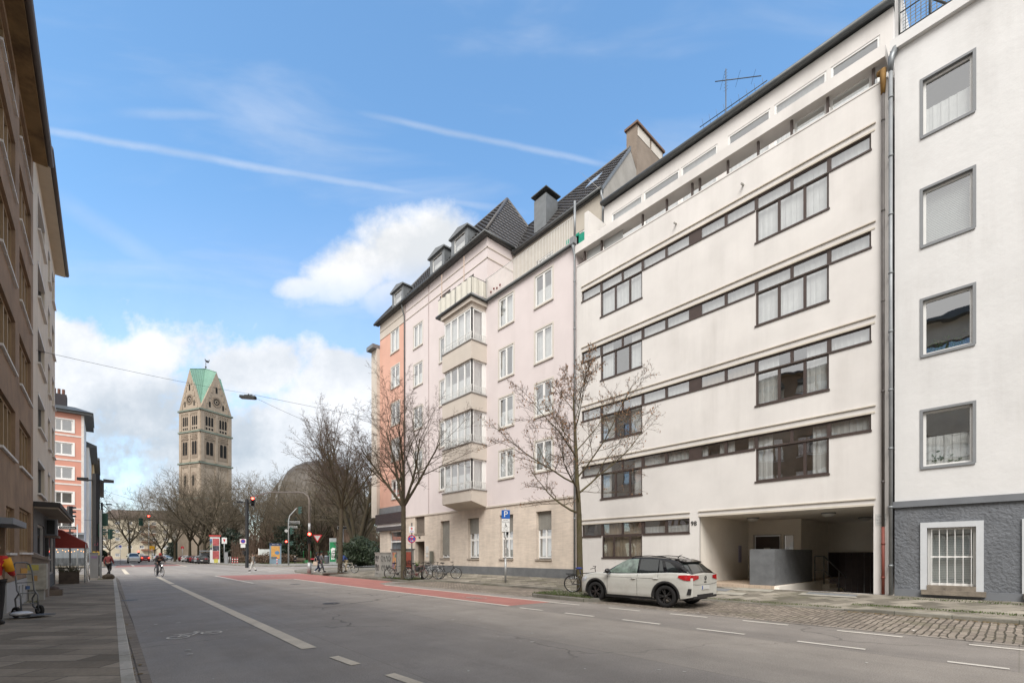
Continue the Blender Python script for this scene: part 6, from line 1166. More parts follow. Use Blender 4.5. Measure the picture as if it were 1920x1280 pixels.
def make_car(name, label, pm, roofm, rim, group=None, hero=False, cat='car'):
    t = thing(name, (0, 0, 0), label, cat, group, local=True)
    bd = car_body_mesh().build('body', pm, t); gh = greenhouse_mesh().build('roof', roofm, t)
    side = [(([(.86, 1.005), (-.30, 1.02)], [(.80, 1.03), (.34, 1.36), (.12, 1.445), (-.27, 1.47)]), CARGG if hero else CARGL), (([(-.36, 1.02), (-1.03, 1.055)], [(-.35, 1.47), (-.98, 1.45)]), CARGL), (([(-1.07, 1.06), (-1.26, 1.07)], [(-1.02, 1.44), (-1.10, 1.40), (-1.2, 1.13)]), CARGL), (([(-1.34, 1.10), (-1.70, 1.12)], [(-1.20, 1.385), (-1.36, 1.355), (-1.66, 1.15)]), CARGL)]
    for sg in (1, -1):
        for (lo, hi), m in side: mb = MB(); patch(mb, (lo, hi), yglass, sg, .012); mb.build('side_window', m, t)
    def across(x0, x1, inset, zo, nm, m, par=t):
        mb = MB()
        for i in range(6):
            xa, xb = x0 + (x1 - x0) * i / 6, x0 + (x1 - x0) * (i + 1) / 6; za, zb_ = smooth_tab(ZR, xa, .03) + zo, smooth_tab(ZR, xb, .03) + zo
            ya, yb_ = yglass(xa, za) - inset, yglass(xb, zb_) - inset
            for k in range(8):
                u0, u1 = -1 + k / 4, -1 + (k + 1) / 4; cr = lambda u: -.028 * u * u
                mb.add([(xa, ya * u0, za + cr(u0)), (xa, ya * u1, za + cr(u1)), (xb, yb_ * u1, zb_ + cr(u1)), (xb, yb_ * u0, zb_ + cr(u0))], [(0, 1, 2, 3)], True)
        return mb.build(nm, m, par)
    across(.98, .2, .07, .012, 'windscreen', CARGL); across(-2.0, -1.67, .09, .012, 'rear_window', CARGL)
    for w in XW:
        for sg in (1, -1):
            mt, mr = MB(), MB(); wheel(mt, mr, 5 if hero else 6, hero)
            for mb_ in (mt, mr): mb_.v = [(v[0] + w, sg * (v[1] + .79), v[2] + RW) for v in mb_.v]
            wo = mt.build('wheel', TYRE, t); mr.build('rim', rim, wo)
            mb = MB()      # arch moulding and dark wheel well
            for k in range(16):
                a0, a1 = math.pi * (1.06 * k / 16 - .03), math.pi * (1.06 * (k + 1) / 16 - .03)
                q = lambda r, a, o: (w + r * math.cos(a), sg * (yside(w + r * math.cos(a), max(.3, RW + r * math.sin(a))) + o), RW + r * math.sin(a))
                mb.add([q(.40, a0, .012), q(.40, a1, .012), q(.465, a1, .014), q(.465, a0, .014)], [(0, 1, 2, 3)], True); mb.add([q(.40, a0, .012), q(.40, a1, .012), q(.395, a1, -.32), q(.395, a0, -.32)], [(0, 1, 2, 3)], True); mb.add([q(.465, a0, .014), q(.465, a1, .014), q(.472, a1, -.002), q(.472, a0, -.002)], [(0, 1, 2, 3)], True)
            mb.face([(w + .4 * math.cos(k * math.pi / 8), sg * .58, RW + .4 * math.sin(k * math.pi / 8)) for k in range(9)]); mb.build('wheel_arch', PLAS, t)
    mb = MB(); mb.box(-1.9, 1.95, -.62, .62, .22, .5); mb.box(-.92, .9, -.86, .86, .2, .27)
    for sg in (1, -1): patch(mb, ([(-.87, .245), (.86, .245)], [(-.87, .285), (.86, .285)]), yside, sg, .012)
    mb.build('underbody', PLAS, t)
    yr = lambda x, z: yside(-2.0, z)
    for sg in (1, -1):
        mb = MB(); patch(mb, ([(-1.70, .92), (-1.9, .84), (-2.07, .83)], [(-1.72, .985), (-1.9, .995), (-2.06, 1.0)]), yside, sg, .014)
        ye = yside(-2.08, .9) + .006; mb.add([(-2.06, sg * (ye + .004), .83), (-2.06, sg * (ye + .004), 1.0), (-2.142, sg * .47, .975), (-2.142, sg * .47, .885), (-2.134, sg * (ye - .035), .835), (-2.126, sg * (ye - .035), .995)], [(0, 4, 5, 1), (4, 3, 2, 5)]); mb.build('tail_light', REDL, t)
        mb = MB(); patch(mb, ([(1.72, .70), (1.98, .66)], [(1.66, .84), (1.99, .77)]), yside, sg, .008); mb.build('headlight', LAMPC, t)
        mb = MB(); mb.ell((.72, sg * 1.0, 1.06), (.085, .12, .085), 12, 8); mb.box(.68, .76, min(sg * .86, sg * .98), max(sg * .86, sg * .98), 1.0, 1.04); mb.build('wing_mirror', BLK, t)
    mb = MB(); mb.box(-2.14, -2.118, -.52, .52, .30, .42); mb.box(-2.13, -2.10, -.78, .78, .30, .37); mb.build('bumper_trim', PLAS, t)
    mb = MB(); mb.box(-2.142, -2.12, -.25, .25, .56, .67); pl = mb.build('number_plate', PLATE, t); mb = MB(); mb.box(-2.146, -2.14, .205, .25, .56, .67); mb.build('plate_band', BLUE, pl)
    if hero:
        for sg in (1, -1):
            mb = MB()
            for x in (.80, -.33, -1.06):
                for k in range(10):
                    z0, z1 = .30 + .068 * k, .30 + .068 * (k + 1)
                    if x < -1 and z0 < .78: continue
                    sh = lambda z: x - (0 if x > -1 else .25 * (z - 1)); mb.add([(sh(z0) - .005, sg * (yside(sh(z0), z0) + .002), z0), (sh(z0) + .005, sg * (yside(sh(z0), z0) + .002), z0), (sh(z1) + .005, sg * (yside(sh(z1), z1) + .002), z1), (sh(z1) - .005, sg * (yside(sh(z1), z1) + .002), z1)], [(0, 1, 2, 3)])
            for k in range(24): xa, xb = -1.0 + k * .075, -.925 + k * .075; mb.add([(xa, sg * (yside(xa, .86) + .002), .86), (xb, sg * (yside(xb, .86) + .002), .86), (xb, sg * (yside(xb, .868) + .002), .868), (xa, sg * (yside(xa, .868) + .002), .868)], [(0, 1, 2, 3)])
            mb.build('door_seam', PLAS, t)
            for x in (-.20, -.98): mb = MB(); mb.ell((x, sg * (yside(x, .84) + .012), .84 + (.02 if x < -.5 else 0)), (.10, .022, .02), 12, 6); mb.build('door_handle', pm, t)
            mb = MB(); mb.tube([(.05, sg * .60, 1.48), (-.1, sg * .60, 1.545), (-.6, sg * .60, 1.565), (-1.1, sg * .60, 1.53), (-1.35, sg * .60, 1.45)], .014, 6); mb.build('roof_rail', BLK, t)
            mb = MB(); mb.prism([(-1.97, sg * .874, .42), (-2.08, sg * .845, .42), (-2.10, sg * .83, .60), (-2.02, sg * .872, .60)], (0, sg * .012, 0)); mb.build('bumper_vent', PLAS, t)
        mb = MB(); mb.prism([(-1.46, -.60, 1.432), (-1.75, -.56, 1.352), (-1.75, .56, 1.352), (-1.46, .60, 1.432)], (0, 0, .03)); mb.build('spoiler', BLK, t)
        mb = MB(); mb.tube([(-1.25, 0, 1.50), (-1.32, 0, 1.57), (-1.40, 0, 1.60)], [.02, .01, .006], 6); mb.build('aerial', BLK, t)
        mb = MB(); mb.lathe([(.062, -.004), (.062, .006), (.05, .008), (.05, -.004)], (-2.136, 0, .90), 20, 'X'); mb.build('badge', PLAS, t)
        mt_ = frame_mtx((-2.142, 0, .918), (0, -1, 0), (-1, 0, 0)); text_mesh('V', .06, mt_, PLAS, 'badge_letter', t, .003); text_mesh('W', .055, frame_mtx((-2.142, 0, .88), (0, -1, 0), (-1, 0, 0)), PLAS, 'badge_letter', t, .003); text_mesh('T-ROC', .055, frame_mtx((-2.128, 0, .775), (0, -1, 0), (-1, 0, 0)), PLAS, 'model_lettering', t, .004)
        mb = MB()
        for k in range(20): y0, y1 = -.78 + k * .078, -.78 + (k + 1) * .078; mb.box(-2.126, -2.118, y0, y1, .695 + .03 * abs(y0 / .78) ** 3, .703 + .03 * abs(y0 / .78) ** 3)
        mb.build('tailgate_seam', PLAS, t)
    return t
hc = make_car('parked_car', 'off white compact crossover car with a black roof parked beside the pavement', paint('car_off_white', (.57, .565, .52)), BLK, RIMB, None, True)
hc.location = (13.5, 8.46, .016); hc.rotation_euler.z = R(90.8)
cols = {'silver': (.42, .43, .44), 'black': (.018, .018, .02), 'white': (.68, .68, .67), 'red': (.30, .02, .025), 'blue': (.05, .08, .16), 'grey': (.13, .135, .14)}
proto = {}
def place_car(c, x, y, z, rz, label, group, s=(1, 1, 1)):
    if c not in proto: o = proto[c] = make_car('parked_car', label, paint('car_' + c, cols[c], .3 if c in ('silver', 'grey') else 0), paint('roof_' + c, cols[c]), RIMS, group)
    else: o = copy_tree(proto[c])
    o['label'] = label; o['group'] = group; o.location = (x, y, z); o.rotation_euler.z = rz; o.scale = s; return o
g = 'cars parked along the far right kerb'
for i, (c, y, lab) in enumerate((('black', 101, 'black parked car nearest the advertising column, first in the kerb row'), ('silver', 105.5, 'silver car second in the kerb row'), ('grey', 110, 'grey car third in the kerb row behind the silver car'), ('red', 114.5, 'dark red car in the middle of the kerb row'), ('black', 119, 'black car behind the dark red one in the kerb row'), ('silver', 124, 'silver car far back in the kerb row'), ('white', 133, 'white car near the back of the kerb row'), ('red', 141, 'red car at the back end of the kerb row'))):
    place_car(c, 14.2 + (y - 101) * .03, y, 0, R(62), lab, g)
g = 'cars on the far carriageway'
place_car('red', 7.4, 142, 0, R(90), 'red car with lit brake lights waiting at the far signals', g); place_car('white', 4.4, 118, 0, R(-90), 'white van like car coming toward the crossing in the left lane', g, (1.1, 1.05, 1.3)); place_car('white', 5.4, 138, 0, R(-90), 'white car with bright headlights behind the oncoming white one', g); place_car('red', 10.5, 150, 0, R(95), 'red car turning right at the far signals', g); place_car('silver', 14, 172, 0, R(60), 'silver car crossing beyond the far signals', g); place_car('blue', 19.5, 165, 0, R(20), 'dark blue car crossing near the far trees', g)
p = Dp(655, 1040, 92); place_car('white', p[0], p[1], .12, R(150), 'white car glimpsed between the bush and the corner house', 'cars in the side street'); p = Dp(702, 1040, 70); place_car('silver', p[0], p[1], 0, R(150), 'silver car roof behind the graffiti cabinet', 'cars in the side street')
LR = emit('brake_light', (1, .05, .02), 6); LWH = emit('head_light', (1, .97, .88), 5)
def lights(nm, pts, m, lab):
    mb = MB()
    for p in pts: mb.ell(p, (.16, .06, .1), 8, 5)
    return mb
for o_, pts, m, nm in ((None, [(6.75, 139.75, .95), (8.05, 139.75, .95)], LR, 'brake_light'), (None, [(4.75, 135.8, .7), (6.0, 135.8, .7)], LWH, 'head_light'), (None, [(9.9, 147.8, .95), (11.2, 147.7, .95)], LR, 'brake_light')):
    own = [q for q in bpy.data.objects if q.get('group') == g and q.type == 'EMPTY' and abs(q.location.x - sum(p[0] for p in pts) / 2) < .6 and abs(q.location.y - pts[0][1]) < 4]
    for p in pts:
        mb = MB(); mb.ell(p, (.16, .06, .1), 8, 5); o_ = mb.build(nm, m); 
        if own: o_.parent = own[0]; o_.matrix_parent_inverse = (Matrix.Translation(own[0].location) @ own[0].rotation_euler.to_matrix().to_4x4()).inverted()
# ------------------------------------------------------------------ bicycles
def make_bike(label, fm, sm, loc, rz, lean=0, group=None, basket=False, spk=True):
    t = thing('bicycle', loc, label, 'bicycle', group, local=True); t.rotation_euler = (lean, 0, rz); r = .34
    for x in (-.54, .54):
        mb = MB(); mb.lathe([(r - .035, 0), (r - .018, .018), (r, 0), (r - .018, -.018), (r - .035, 0)], (x, 0, r), 36, 'Y'); w = mb.build('wheel', TYRE, t)
        mb = MB(); mb.lathe([(r - .045, -.012), (r - .034, 0), (r - .045, .012), (r - .052, 0), (r - .045, -.012)], (x, 0, r), 36, 'Y'); mb.cyl((x, -.05, r), (x, .05, r), .022, None, 8)
        for k in range(18): a = k * math.pi / 9; mb.cyl((x, .02 * (-1) ** k, r), (x + (r - .04) * math.cos(a), 0, r + (r - .04) * math.sin(a)), .0028, None, 3)
        mb.build('rim', CHR, w)
    bb, st, ht, hb, rx = (-.08, 0, .30), (-.22, 0, .74), (.36, 0, .80), (.40, 0, .62), (-.54, 0, r)
    mb = MB()
    for a, b, q in ((bb, st, .018), (bb, hb, .020), (st, ht, .018), (hb, ht, .022), (bb, (rx[0], .05, rx[2]), .011), (bb, (rx[0], -.05, rx[2]), .011), (st, (rx[0], .05, rx[2]), .009), (st, (rx[0], -.05, rx[2]), .009), (hb, (.54, .05, r), .013), (hb, (.54, -.05, r), .013)): mb.cyl(a, b, q, None, 8)
    mb.lathe([(.02, -.03), (.09, -.03), (.09, -.024), (.02, -.024)], bb, 20, 'Y'); mb.cyl((bb[0], -.07, bb[2]), (bb[0] + .12, -.08, bb[2] - .12), .01, None, 5); mb.cyl((bb[0], .07, bb[2]), (bb[0] - .12, .08, bb[2] + .12), .01, None, 5); mb.build('frame', fm, t)
    mb = MB(); mb.cyl(st, (-.25, 0, .93), .013, None, 6); mb.ell((-.27, 0, .95), (.14, .075, .04), 12, 6); mb.build('saddle', sm, t)
    mb = MB(); mb.cyl(ht, (.34, 0, .98), .014, None, 6); mb.tube([(.22, -.29, .98), (.33, -.22, 1.0), (.37, 0, 1.0), (.33, .22, 1.0), (.22, .29, .98)], .013, 6); mb.build('handlebar', PLAS, t)
    mb = MB()
    for x in (-.54, .54):
        for k in range(9):
            a0, a1 = R(20 + k * 15), R(35 + k * 15)
            if x > 0: a0, a1 = R(55 + k * 12), R(67 + k * 12)
            q = lambda a, y: (x + (r + .025) * math.cos(a), y, r + (r + .025) * math.sin(a)); mb.face([q(a0, -.025), q(a0, .025), q(a1, .025), q(a1, -.025)])
    mb.box(-.78, -.36, -.06, .06, .72, .735); mb.cyl((-.7, .05, .73), (-.56, .05, .36), .006, None, 4); mb.cyl((-.7, -.05, .73), (-.56, -.05, .36), .006, None, 4); mb.build('mudguard', PLAS, t)
    if basket:
        mb = MB()
        for k in range(12): a = k * math.pi / 6; mb.cyl((.58 + .14 * math.cos(a), .16 * math.sin(a), .80), (.58 + .18 * math.cos(a), .2 * math.sin(a), 1.05), .007, None, 4)
        for z, s in ((.8, .8), (.92, .9), (1.05, 1.0)): mb.tube([(.58 + .18 * s * math.cos(a * math.pi / 8), .2 * s * math.sin(a * math.pi / 8), z) for a in range(17)], .007, 4)
        mb.build('basket', PLAS, t)
    return t
BKF = paint('bike_black', (.012, .012, .013)); BKR = paint('bike_dark_red', (.10, .02, .02)); BKS = paint('bike_silver', (.35, .35, .35)); BKC = paint('bike_cream', (.45, .42, .35)); BLS = mat('blue_saddle_cover', (.03, .05, .22), .7); BKSD = mat('black_saddle', (.015, .015, .015), .6)
make_bike('black bicycle with a blue saddle cover leaning on the tree by the white car', BKF, BLS, (13.75, 11.05, .16), R(-62), R(9))
gb = 'bicycles parked at the stand behind the no stopping sign'
make_bike('dark red city bicycle nearest the sign post at the bicycle stand', BKR, BKSD, (13.75, 23.6, .17), R(-40), R(6), gb, True); make_bike('silver bicycle tangled in the middle of the bicycle stand', BKS, BKSD, (14.6, 23.5, .18), R(-55), R(-5), gb); make_bike('black bicycle at the right end of the bicycle stand', BKF, BKSD, (15.1, 22.6, .19), R(-30), R(4), gb); make_bike('black bicycle with a basket half behind the tree trunk at the stand', BKF, BKSD, (13.4, 25.3, .17), R(-20), R(5), gb, True)
st = thing('bicycle_stand', (14.2, 23.6, .17), 'short black steel post among the parked bicycles', 'bicycle stand'); mb = MB(); mb.tube([(14.1, 23.75, .15), (14.1, 23.75, .95), (14.15, 23.7, 1.0)], [.06, .06, .02], 10); mb.build('post', PLAS, st); mb = MB(); mb.tube([(14.1, 23.75, .8), (14.8, 23.2, .8), (14.8, 23.2, .15)], .022, 6); mb.build('rail', ZINC, st)
make_bike('cream bicycle leaning on the tree trunk near the crossing', BKC, BKSD, (14.3, 35.2, .2), R(-50), R(8))
# ------------------------------------------------------------------ people
def skin(name, joints, edges, m, parent, sub=2, root=0):
    """joints: [(x,y,z,rx,ry)] grown into one smooth surface"""
    me = bpy.data.meshes.new(name + '_cage'); me.from_pydata([j[:3] for j in joints], edges, []); o = bpy.data.objects.new(name + '_cage', me); COL.objects.link(o); o.modifiers.new('s', 'SKIN'); 
    if not me.skin_vertices: me.attributes.new('x', 'FLOAT', 'POINT')
    sv = me.skin_vertices[0].data
    for i, j in enumerate(joints): sv[i].radius = (j[3], j[4] if len(j) > 4 else j[3]); sv[i].use_root = (i == root)
    s = o.modifiers.new('u', 'SUBSURF'); s.levels = sub; s.render_levels = sub
    dg = bpy.context.evaluated_depsgraph_get(); r = bpy.data.meshes.new_from_object(o.evaluated_get(dg)); bpy.data.objects.remove(o); bpy.data.meshes.remove(me); r.name = name; r.materials.clear(); r.materials.append(m)
    r.polygons.foreach_set('use_smooth', [True] * len(r.polygons)); q = bpy.data.objects.new(name, r); COL.objects.link(q); q.parent = parent; ROOT[q.name] = Vector((0, 0, 0)); return q
SKINM = mat('skin', (.36, .22, .16), .6, .06, 6, world=False)
def person(label, loc, rz, J, top, leg, hair, hairlen=0, group=None, shoe=None, scale=1.0, bare_top=False, hands=True):
    """J: joint dict in metres (x right, y forward, z up); the person faces +Y before rotation"""
    t = thing('person', loc, label, 'person', group, local=True); t.rotation_euler.z = rz; t.scale = (scale,) * 3
    g = lambda k: Vector(J[k]); js, es, ix = [], [], {}
    def add(k, r, ry=None, par=None, pos=None):
        p = pos if pos is not None else g(k); ix[k] = len(js); js.append((p.x, p.y, p.z, r, ry or r))
        if par is not None: es.append((ix[par], ix[k]))
    add('pelvis', .135, .105); add('waist', .12, .095, 'pelvis'); add('chest', .145, .11, 'waist'); add('neckb', .075, .07, 'chest'); add('neck', .05, .05, 'neckb'); add('head', .062, .07, 'neck'); hd = g('head'); nkd = (hd - g('neck')).normalized(); add('mid', .088, .10, 'head', hd + nkd * .09); add('crown', .06, .07, 'mid', hd + nkd * .175)
    for s in 'LR':
        add('sh' + s, .062, .062, 'chest'); add('el' + s, .042, .042, 'sh' + s); add('wr' + s, .028, .026, 'el' + s)
        w, e = g('wr' + s), g('el' + s); d = (w - e).normalized(); add('palm' + s, .036, .018, 'wr' + s, w + d * .07)
        add('hip' + s, .085, .09, 'pelvis'); add('kn' + s, .058, .06, 'hip' + s); add('an' + s, .04, .042, 'kn' + s); a = g('an' + s); f = Vector(J.get('toe' + s, (a.x, a.y + .16, a.z - .06))); add('toe' + s, .04, .03, 'an' + s, f)
    skin('body', js, es, SKINM, t)
    def sub(name, keys, links, m, grow_, extra=()):
        kk = list(keys); jj = [tuple(js[ix[k]][:3]) + (js[ix[k]][3] + grow_, js[ix[k]][4] + grow_) for k in kk]; return skin(name, jj, [(kk.index(a), kk.index(b)) for a, b in links], m, t)
    sub('jacket', ['pelvis', 'waist', 'chest', 'neckb', 'shL', 'elL', 'wrL', 'shR', 'elR', 'wrR'], [('pelvis', 'waist'), ('waist', 'chest'), ('chest', 'neckb'), ('chest', 'shL'), ('shL', 'elL'), ('elL', 'wrL'), ('chest', 'shR'), ('shR', 'elR'), ('elR', 'wrR')], top, .022)
    sub('trousers', ['pelvis', 'hipL', 'knL', 'anL', 'hipR', 'knR', 'anR'], [('pelvis', 'hipL'), ('hipL', 'knL'), ('knL', 'anL'), ('pelvis', 'hipR'), ('hipR', 'knR'), ('knR', 'anR')], leg, .016)
    for s in 'LR':
        a, f = Vector(js[ix['an' + s]][:3]), Vector(js[ix['toe' + s]][:3]); mb = MB(); mb.tube([a + Vector((0, -.03, -.01)), a.lerp(f, .5) + Vector((0, 0, -.01)), f], [.055, .05, .04], 8); mb.build('shoe', shoe or PLAS, t)
        w, e = g('wr' + s), g('el' + s); d = (w - e).normalized(); u = d.orthogonal().normalized(); v = d.cross(u); mb = MB(); o = w + d * .07
        for k in range(4):
            b = o + d * .03 + u * (-.024 + .016 * k); c1 = b + d * (.04 + .004 * (k % 3)) + v * .006; mb.tube([b, c1, c1 + d * .022 + v * .018], [.0095, .0085, .006], 6)
        b = o - d * .01 + u * .034; mb.tube([b, b + d * .03 + u * .02, b + d * .055 + u * .018 + v * .012], [.011, .010, .007], 6); mb.build('fingers', SKINM, t)
    mb = MB(); c = hd + nkd * .115 + Vector((0, -.018, 0)); mb.ell(c, (.098, .112, .105), 14, 10)
    if hairlen: mb.tube([c + Vector((0, -.05, 0)), c + Vector((0, -.085, -.12)), c + Vector((0, -.075, -hairlen))], [.085, .09, .05], 10)
    hr = mb.build('hair', hair, t)
    mb = MB(); f = hd + nkd * .075
    mb.prism([f + Vector((-.014, .088, -.01)), f + Vector((.014, .088, -.01)), f + Vector((0, .085, .035))], (0, .022, 0)); mb.ell(f + Vector((-.094, .005, .0)), (.012, .022, .032), 8, 6); mb.ell(f + Vector((.094, .005, .0)), (.012, .022, .032), 8, 6); mb.build('nose_and_ears', SKINM, t)
    mb = MB()
    for s in (-1, 1): mb.ell(f + Vector((.034 * s, .088, .03)), (.013, .008, .008), 8, 6)
    mb.ell(f + Vector((0, .087, -.045)), (.024, .006, .007), 8, 6); mb.build('eyes_and_mouth', mat('face_dark', (.06, .03, .025), .6), t)
    return t
def pose(**k):
    J = dict(pelvis=(0, 0, .95), waist=(0, 0, 1.10), chest=(0, 0, 1.32), neckb=(0, 0, 1.45), neck=(0, .01, 1.51), head=(0, .02, 1.565), shL=(-.19, 0, 1.40), elL=(-.24, -.03, 1.12), wrL=(-.23, .05, .88), shR=(.19, 0, 1.40), elR=(.24, -.03, 1.12), wrR=(.23, .05, .88), hipL=(-.10, 0, .88), knL=(-.10, .02, .49), anL=(-.10, -.02, .09), hipR=(.10, 0, .88), knR=(.10, .02, .49), anR=(.10, -.02, .09)); J.update(k); return J
walk = dict(knL=(-.09, .14, .50), anL=(-.09, .24, .12), knR=(.09, .06, .48), anR=(.09, -.26, .16), elL=(-.24, -.12, 1.14), wrL=(-.22, -.10, .90), elR=(.24, .06, 1.14), wrR=(.22, .20, .94))
C_ = lambda n, c, r=.85: mat(n, c, r, .12, 6, world=False)
NAVY, DENIM, DARK, MAROON, WHITE_, GREYC = C_('coat_navy', (.02, .022, .035)), C_('denim', (.04, .055, .11)), C_('cloth_dark', (.018, .017, .018)), C_('jacket_maroon', (.16, .035, .035)), C_('trousers_pale', (.55, .54, .50)), C_('jacket_grey', (.16, .16, .17)); HDK, HGR, HBR = C_('hair_dark', (.012, .01, .009), .6), C_('hair_grey', (.42, .41, .40), .7), C_('hair_brown', (.07, .045, .03), .6); WSHOE = C_('shoe_white', (.7, .7, .68))
# pedestrian waiting on the left kerb with a pale bag
m1 = person('pedestrian in a maroon jacket carrying a white shoulder bag on the left kerb', (.25, 43.5, .13), R(-35), pose(**walk), MAROON, DARK, HBR, scale=.93)
def bag(label, loc, rz, c, s=1.0):
    t = thing('bag', loc, label, 'bag', local=True); t.rotation_euler.z = rz; mb = MB(); mb.prism([(-.20 * s, -.06, 0), (.20 * s, -.06, 0), (.16 * s, -.05, .30 * s), (-.16 * s, -.05, .30 * s)], (0, .12, 0)); mb.build('pouch', c, t); mb = MB(); mb.tube([(-.13 * s, 0, .3 * s), (-.1 * s, 0, .55 * s), (0, 0, .66 * s), (.1 * s, 0, .55 * s), (.13 * s, 0, .3 * s)], .012, 6); mb.build('strap', c, t); return t
bag('white shoulder bag held by the maroon pedestrian', (-.05, 43.6, .80), R(30), C_('bag_white', (.62, .6, .55)), 1.1)
# couple at the signal pole
gw_ = 'pedestrians waiting at the right signal pole'
person('woman with long dark hair in a navy coat and jeans beside the signal pole', (12.98, 38.3, .14), R(-95), pose(**walk), NAVY, DENIM, HDK, .32, gw_, WSHOE, .97); person('person in a grey jacket walking just behind the woman in navy', (13.5, 38.9, .15), R(-95), pose(**walk), GREYC, C_('trousers_grey', (.13, .14, .16)), HDK, 0, gw_, None, .98)
bag('beige handbag on the arm of the woman in navy', (12.75, 38.05, .78), R(-60), C_('bag_beige', (.55, .47, .38)))
# walker crossing behind the mast in pale trousers
person('walker in pale trousers and dark shoes crossing by the black lamp mast', (10.9, 50.2, .0), R(55), pose(**walk), C_('coat_taupe', (.20, .18, .155)), WHITE_, HBR, 0, None, DARK)
# seated on the bench in the park
q = Dp(553, 1053, 80); sit = pose(pelvis=(0, 0, .52), waist=(0, .02, .68), chest=(0, .06, .90), neckb=(0, .09, 1.02), neck=(0, .11, 1.07), head=(0, .13, 1.12), shL=(-.19, .06, .98), elL=(-.23, .14, .74), wrL=(-.12, .32, .62), shR=(.19, .06, .98), elR=(.23, .14, .74), wrR=(.12, .32, .62), hipL=(-.10, .06, .50), knL=(-.11, .45, .50), anL=(-.11, .42, .09), hipR=(.10, .06, .50), knR=(.11, .45, .50), anR=(.11, .42, .09))
p1 = person('grey haired person in dark clothes seated on the park bench', (q[0], q[1], .12), R(170), sit, DARK, DARK, HGR)
# cyclist riding toward the camera
ride = pose(pelvis=(0, -.22, .98), waist=(0, -.14, 1.12), chest=(0, .02, 1.32), neckb=(0, .08, 1.44), neck=(0, .11, 1.49), head=(0, .14, 1.54), shL=(-.19, .02, 1.38), elL=(-.27, .16, 1.16), wrL=(-.25, .33, 1.03), shR=(.19, .02, 1.38), elR=(.27, .16, 1.16), wrR=(.25, .33, 1.03), hipL=(-.1, -.2, .92), knL=(-.11, .14, .68), anL=(-.12, -.08, .36), hipR=(.1, -.2, .92), knR=(.11, .08, .52), anR=(.12, -.05, .17))
RZ_ = R(195); cyx, cyy = 3.05, 42.6
person('cyclist in dark clothes with a red helmet riding along the white lane line', (cyx, cyy, .02), RZ_, ride, DARK, C_('trousers_dark_grey', (.05, .05, .055)), C_('helmet_red', (.42, .05, .03), .4), 0)
make_bike('black bicycle with a front lamp ridden by the cyclist', BKF, BKSD, (cyx, cyy, .02), RZ_ + R(90)); 
bk = [o for o in bpy.data.objects if o.get('label', '').startswith('black bicycle with a front lamp')][0]; mb = MB(); mb.ell((.47, 0, .82), (.03, .035, .035), 8, 6); mb.build('front_lamp', emit('bike_lamp', (1, .97, .9), 6), bk)
# person in blue leaning over by the tree, person at the left edge in red and yellow
person('person in a blue jacket bending forward beside the leaning street tree', (15.0, 37.4, .22), R(80), pose(pelvis=(0, -.08, .92), waist=(0, .02, 1.05), chest=(0, .18, 1.2), neckb=(0, .28, 1.30), neck=(0, .32, 1.34), head=(0, .37, 1.38), shL=(-.19, .2, 1.27), elL=(-.24, .26, 1.0), wrL=(-.2, .42, .9), shR=(.19, .2, 1.27), elR=(.24, .26, 1.0), wrR=(.2, .42, .9)), C_('jacket_blue', (.05, .09, .26)), C_('trousers_tan', (.42, .36, .24)), HGR)
person('delivery worker in a red and yellow jacket at the brown house door', (-1.72, 14.2, .15), R(-15), pose(elR=(.24, .1, 1.12), wrR=(.18, .34, 1.05), elL=(-.24, .06, 1.12), wrL=(-.16, .3, 1.0)), C_('jacket_red', (.48, .03, .025)), DARK, HDK, 0, None, None, .98)
wk = [o for o in bpy.data.objects if o.get('label', '').startswith('delivery worker')][0]; mb = MB()
for s in (-1, 1): mb.tube([(s * .19, .0, 1.405), (s * .215, .03, 1.30), (s * .24, .08, 1.14)], [.09, .082, .074], 10)
mb.tube([(0, 0, 1.24), (0, 0, 1.30)], [.182, .184], 14); mb.build('yellow_stripes', C_('jacket_yellow', (.75, .36, .02)), wk)
# ------------------------------------------------------------------ street furniture
GALV = mat('galvanised', (.38, .39, .39), .45, .12, 3, metal=.4); DGRN = mat('signal_green', (.02, .06, .045), .5, .1); DPOLE = mat('pole_anthracite', (.024, .024, .025), .75, .15, 2); WSGN = mat('sign_white', (.70, .70, .68), .4, .03); RSGN = mat('sign_red', (.50, .02, .03), .4); BSGN = mat('sign_blue', (.012, .10, .38), .4); BKS_ = mat('sign_black', (.02, .02, .02), .5)
def cam_face(x, y):
    """unit vectors for a sign that looks down the street toward the viewer's pavement"""
    n = Vector((-x, -y, 0)).normalized(); return n, Vector((-n.y, n.x, 0))
def disc(mb, o, u, n, r, d, k=28, r0=0.0):
    o, u, n = Vector(o), Vector(u), Vector(n); w = n.cross(u); a = [o + n * d + (u * math.cos(t * 2 * math.pi / k) + w * math.sin(t * 2 * math.pi / k)) * r for t in range(k)]
    if r0: b = [o + n * d + (u * math.cos(t * 2 * math.pi / k) + w * math.sin(t * 2 * math.pi / k)) * r0 for t in range(k)]; mb.add(a + b, [(t, (t + 1) % k, k + (t + 1) % k, k + t) for t in range(k)])
    else: mb.face(a)
def plate(mb, o, u, n, w, h, d0, d1):
    o, u, n = Vector(o), Vector(u), Vector(n); z = Vector((0, 0, 1)); v = [o + u * a * w / 2 + z * b * h / 2 + n * d for a in (-1, 1) for b in (-1, 1) for d in (d0, d1)]; mb.add(v, [(0, 1, 3, 2), (4, 6, 7, 5), (0, 4, 5, 1), (2, 3, 7, 6), (0, 2, 6, 4), (1, 5, 7, 3)])
